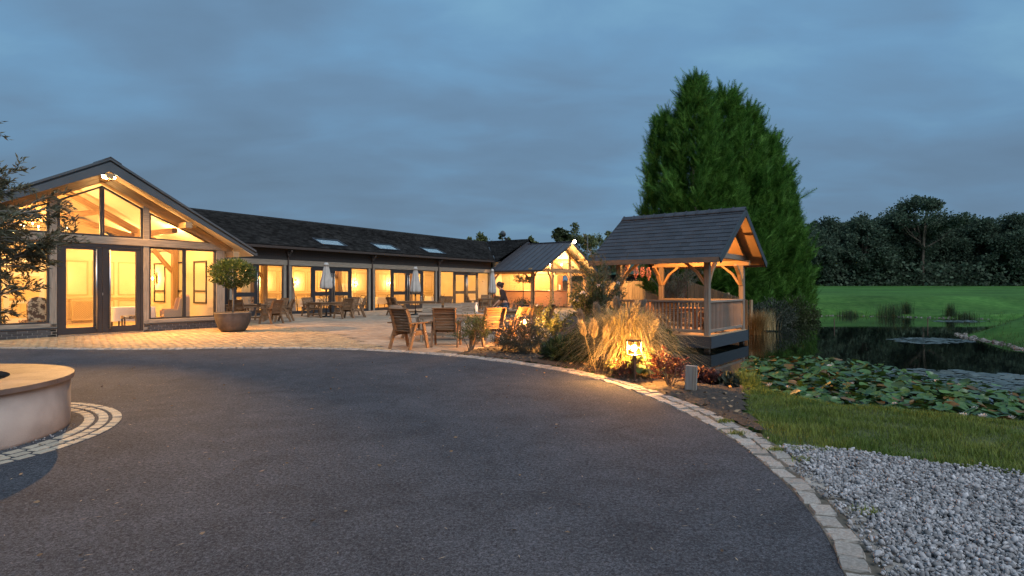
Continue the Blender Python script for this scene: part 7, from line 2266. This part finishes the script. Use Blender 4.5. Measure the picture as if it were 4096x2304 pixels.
def join_pads(lst, meshes, mt, name, parent):
    VV, FF, o_ = [], [], 0
    for k, me in enumerate(meshes):
        sub = lst[k::len(meshes)]
        if not sub: continue
        v = np.array([tuple(q.co) for q in me.vertices]); t = []
        for p in me.polygons:
            vi = list(p.vertices)
            for j in range(1, len(vi) - 1): t.append((vi[0], vi[j], vi[j + 1]))
        from mathutils import Euler
        Rm = np.array([np.array(Euler(q[3]).to_matrix()) for q in sub]); T = np.array([(q[0] - LO.x, q[1] - LO.y, q[2]) for q in sub]); S = np.array([(q[4],) * 3 for q in sub])
        V, F = stamp(v, np.array(t), Rm, T, S); VV.append(V); FF.append(F + o_); o_ += len(V)
    if VV:
        ob = big_mesh(name, np.concatenate(VV), np.concatenate(FF), M[mt], parent, True); tag(ob, kind='stuff')
join_pads([q for q in rest if not q[5]], PADS, 'pad', 'further_lily_leaf', lily)
join_pads([q for q in rest if q[5]], PADO, 'pad_old', 'further_turning_leaf', lily)
# flat pads lying on the open water
fl_ = []
n = 2600
qx = RNG.uniform(4, 19, n); qy = RNG.uniform(8, 22, n)
FL1 = [tuple(G(px, y, WATER_Z)[:2]) for px, y in ((3000, 1450), (3300, 1458), (3500, 1478), (3700, 1476), (4200, 1505), (4400, 1600), (4000, 1590), (3600, 1520))]
FL2 = [tuple(G(px, y, WATER_Z)[:2]) for px, y in ((3545, 1358), (3620, 1352), (3760, 1352), (3890, 1362), (3905, 1372), (3700, 1376), (3600, 1370))]
FL3 = [tuple(G(px, y, WATER_Z)[:2]) for px, y in ((3720, 1283), (3880, 1281), (3960, 1286), (3860, 1291), (3740, 1288))]
for poly, cnt in ((FL1, 700), (FL2, 260), (FL3, 160)):
    xs_ = [p[0] for p in poly]; ys_ = [p[1] for p in poly]
    qx = RNG.uniform(min(xs_), max(xs_), cnt * 3); qy = RNG.uniform(min(ys_), max(ys_), cnt * 3)
    k_ = inpoly(qx, qy, poly) & inpoly(qx, qy, SHORE)
    for x, y in list(zip(qx[k_], qy[k_]))[:cnt]:
        fl_.append((x, y, .006 + random.uniform(0, .006), (random.gauss(0, .02), random.gauss(0, .02), random.random() * 6.28), random.uniform(.06, .13), False))
PADF = []
for k in range(3):
    vs = [(0, 0, .004)]; r = random.Random(k)
    for i in range(13):
        a = .15 + (2 * math.pi - .3) * i / 12; vs.append((math.cos(a) * r.uniform(.94, 1.03), math.sin(a) * r.uniform(.94, 1.03), r.uniform(-.01, .03)))
    PADF.append(MB().add(vs, [(0, i, i + 1) for i in range(1, 13)]).mesh('flat_pad', M['pad_flat']))
join_pads(fl_, PADF, 'pad_flat', 'floating_leaf', lily)
# flowers
def lily_flower():
    b = MB()
    for ring, (cnt, tilt, ln) in enumerate(((9, 35, 1.0), (8, 58, .85), (6, 75, .65))):
        for k in range(cnt):
            a = 2 * math.pi * k / cnt + ring * .4; t = R(tilt)
            d = Vector((math.cos(a) * math.cos(t), math.sin(a) * math.cos(t), math.sin(t))); s_ = Vector((-math.sin(a), math.cos(a), 0)) * .17 * ln
            m_ = d * ln * .55
            o_ = len(b.v); b.add([(0, 0, 0), tuple(m_ - s_), tuple(d * ln), tuple(m_ + s_)], [(0, 1, 2), (0, 2, 3)])
    return b.mesh('lily_flower', M['petal'])
LFM = lily_flower(); STM = MB().sphere((0, 0, .25), .16, 8).mesh('stamen', M['stamen'])
for (px, y) in ((3318, 1468), (3410, 1540), (3325, 1548), (3480, 1512), (3580, 1620), (3745, 1530), (3835, 1545), (3690, 1590), (3830, 1585), (3935, 1670), (3855, 1668), (3845, 1575), (4065, 1610), (4045, 1680), (3150, 1552), (3270, 1590), (3080, 1545), (3655, 1655), (3170, 1500), (3450, 1600), (3900, 1640)):
    w = G(px, y, WATER_Z + .12); s_ = random.uniform(.055, .085)
    f_ = inst(LFM, lily, w - LO, (R(random.uniform(-25, 25)), R(random.uniform(-25, 25)), random.random() * 6), (s_, s_, s_), 'lily_flower')
    inst(STM, f_, (0, 0, 0), None, None, 'stamen')
# protos that were never placed would stay at the origin
for k, o in PROTO.items():
    if k not in used_p:
        for c in list(o.children_recursive) + [o]: bpy.data.objects.remove(c)
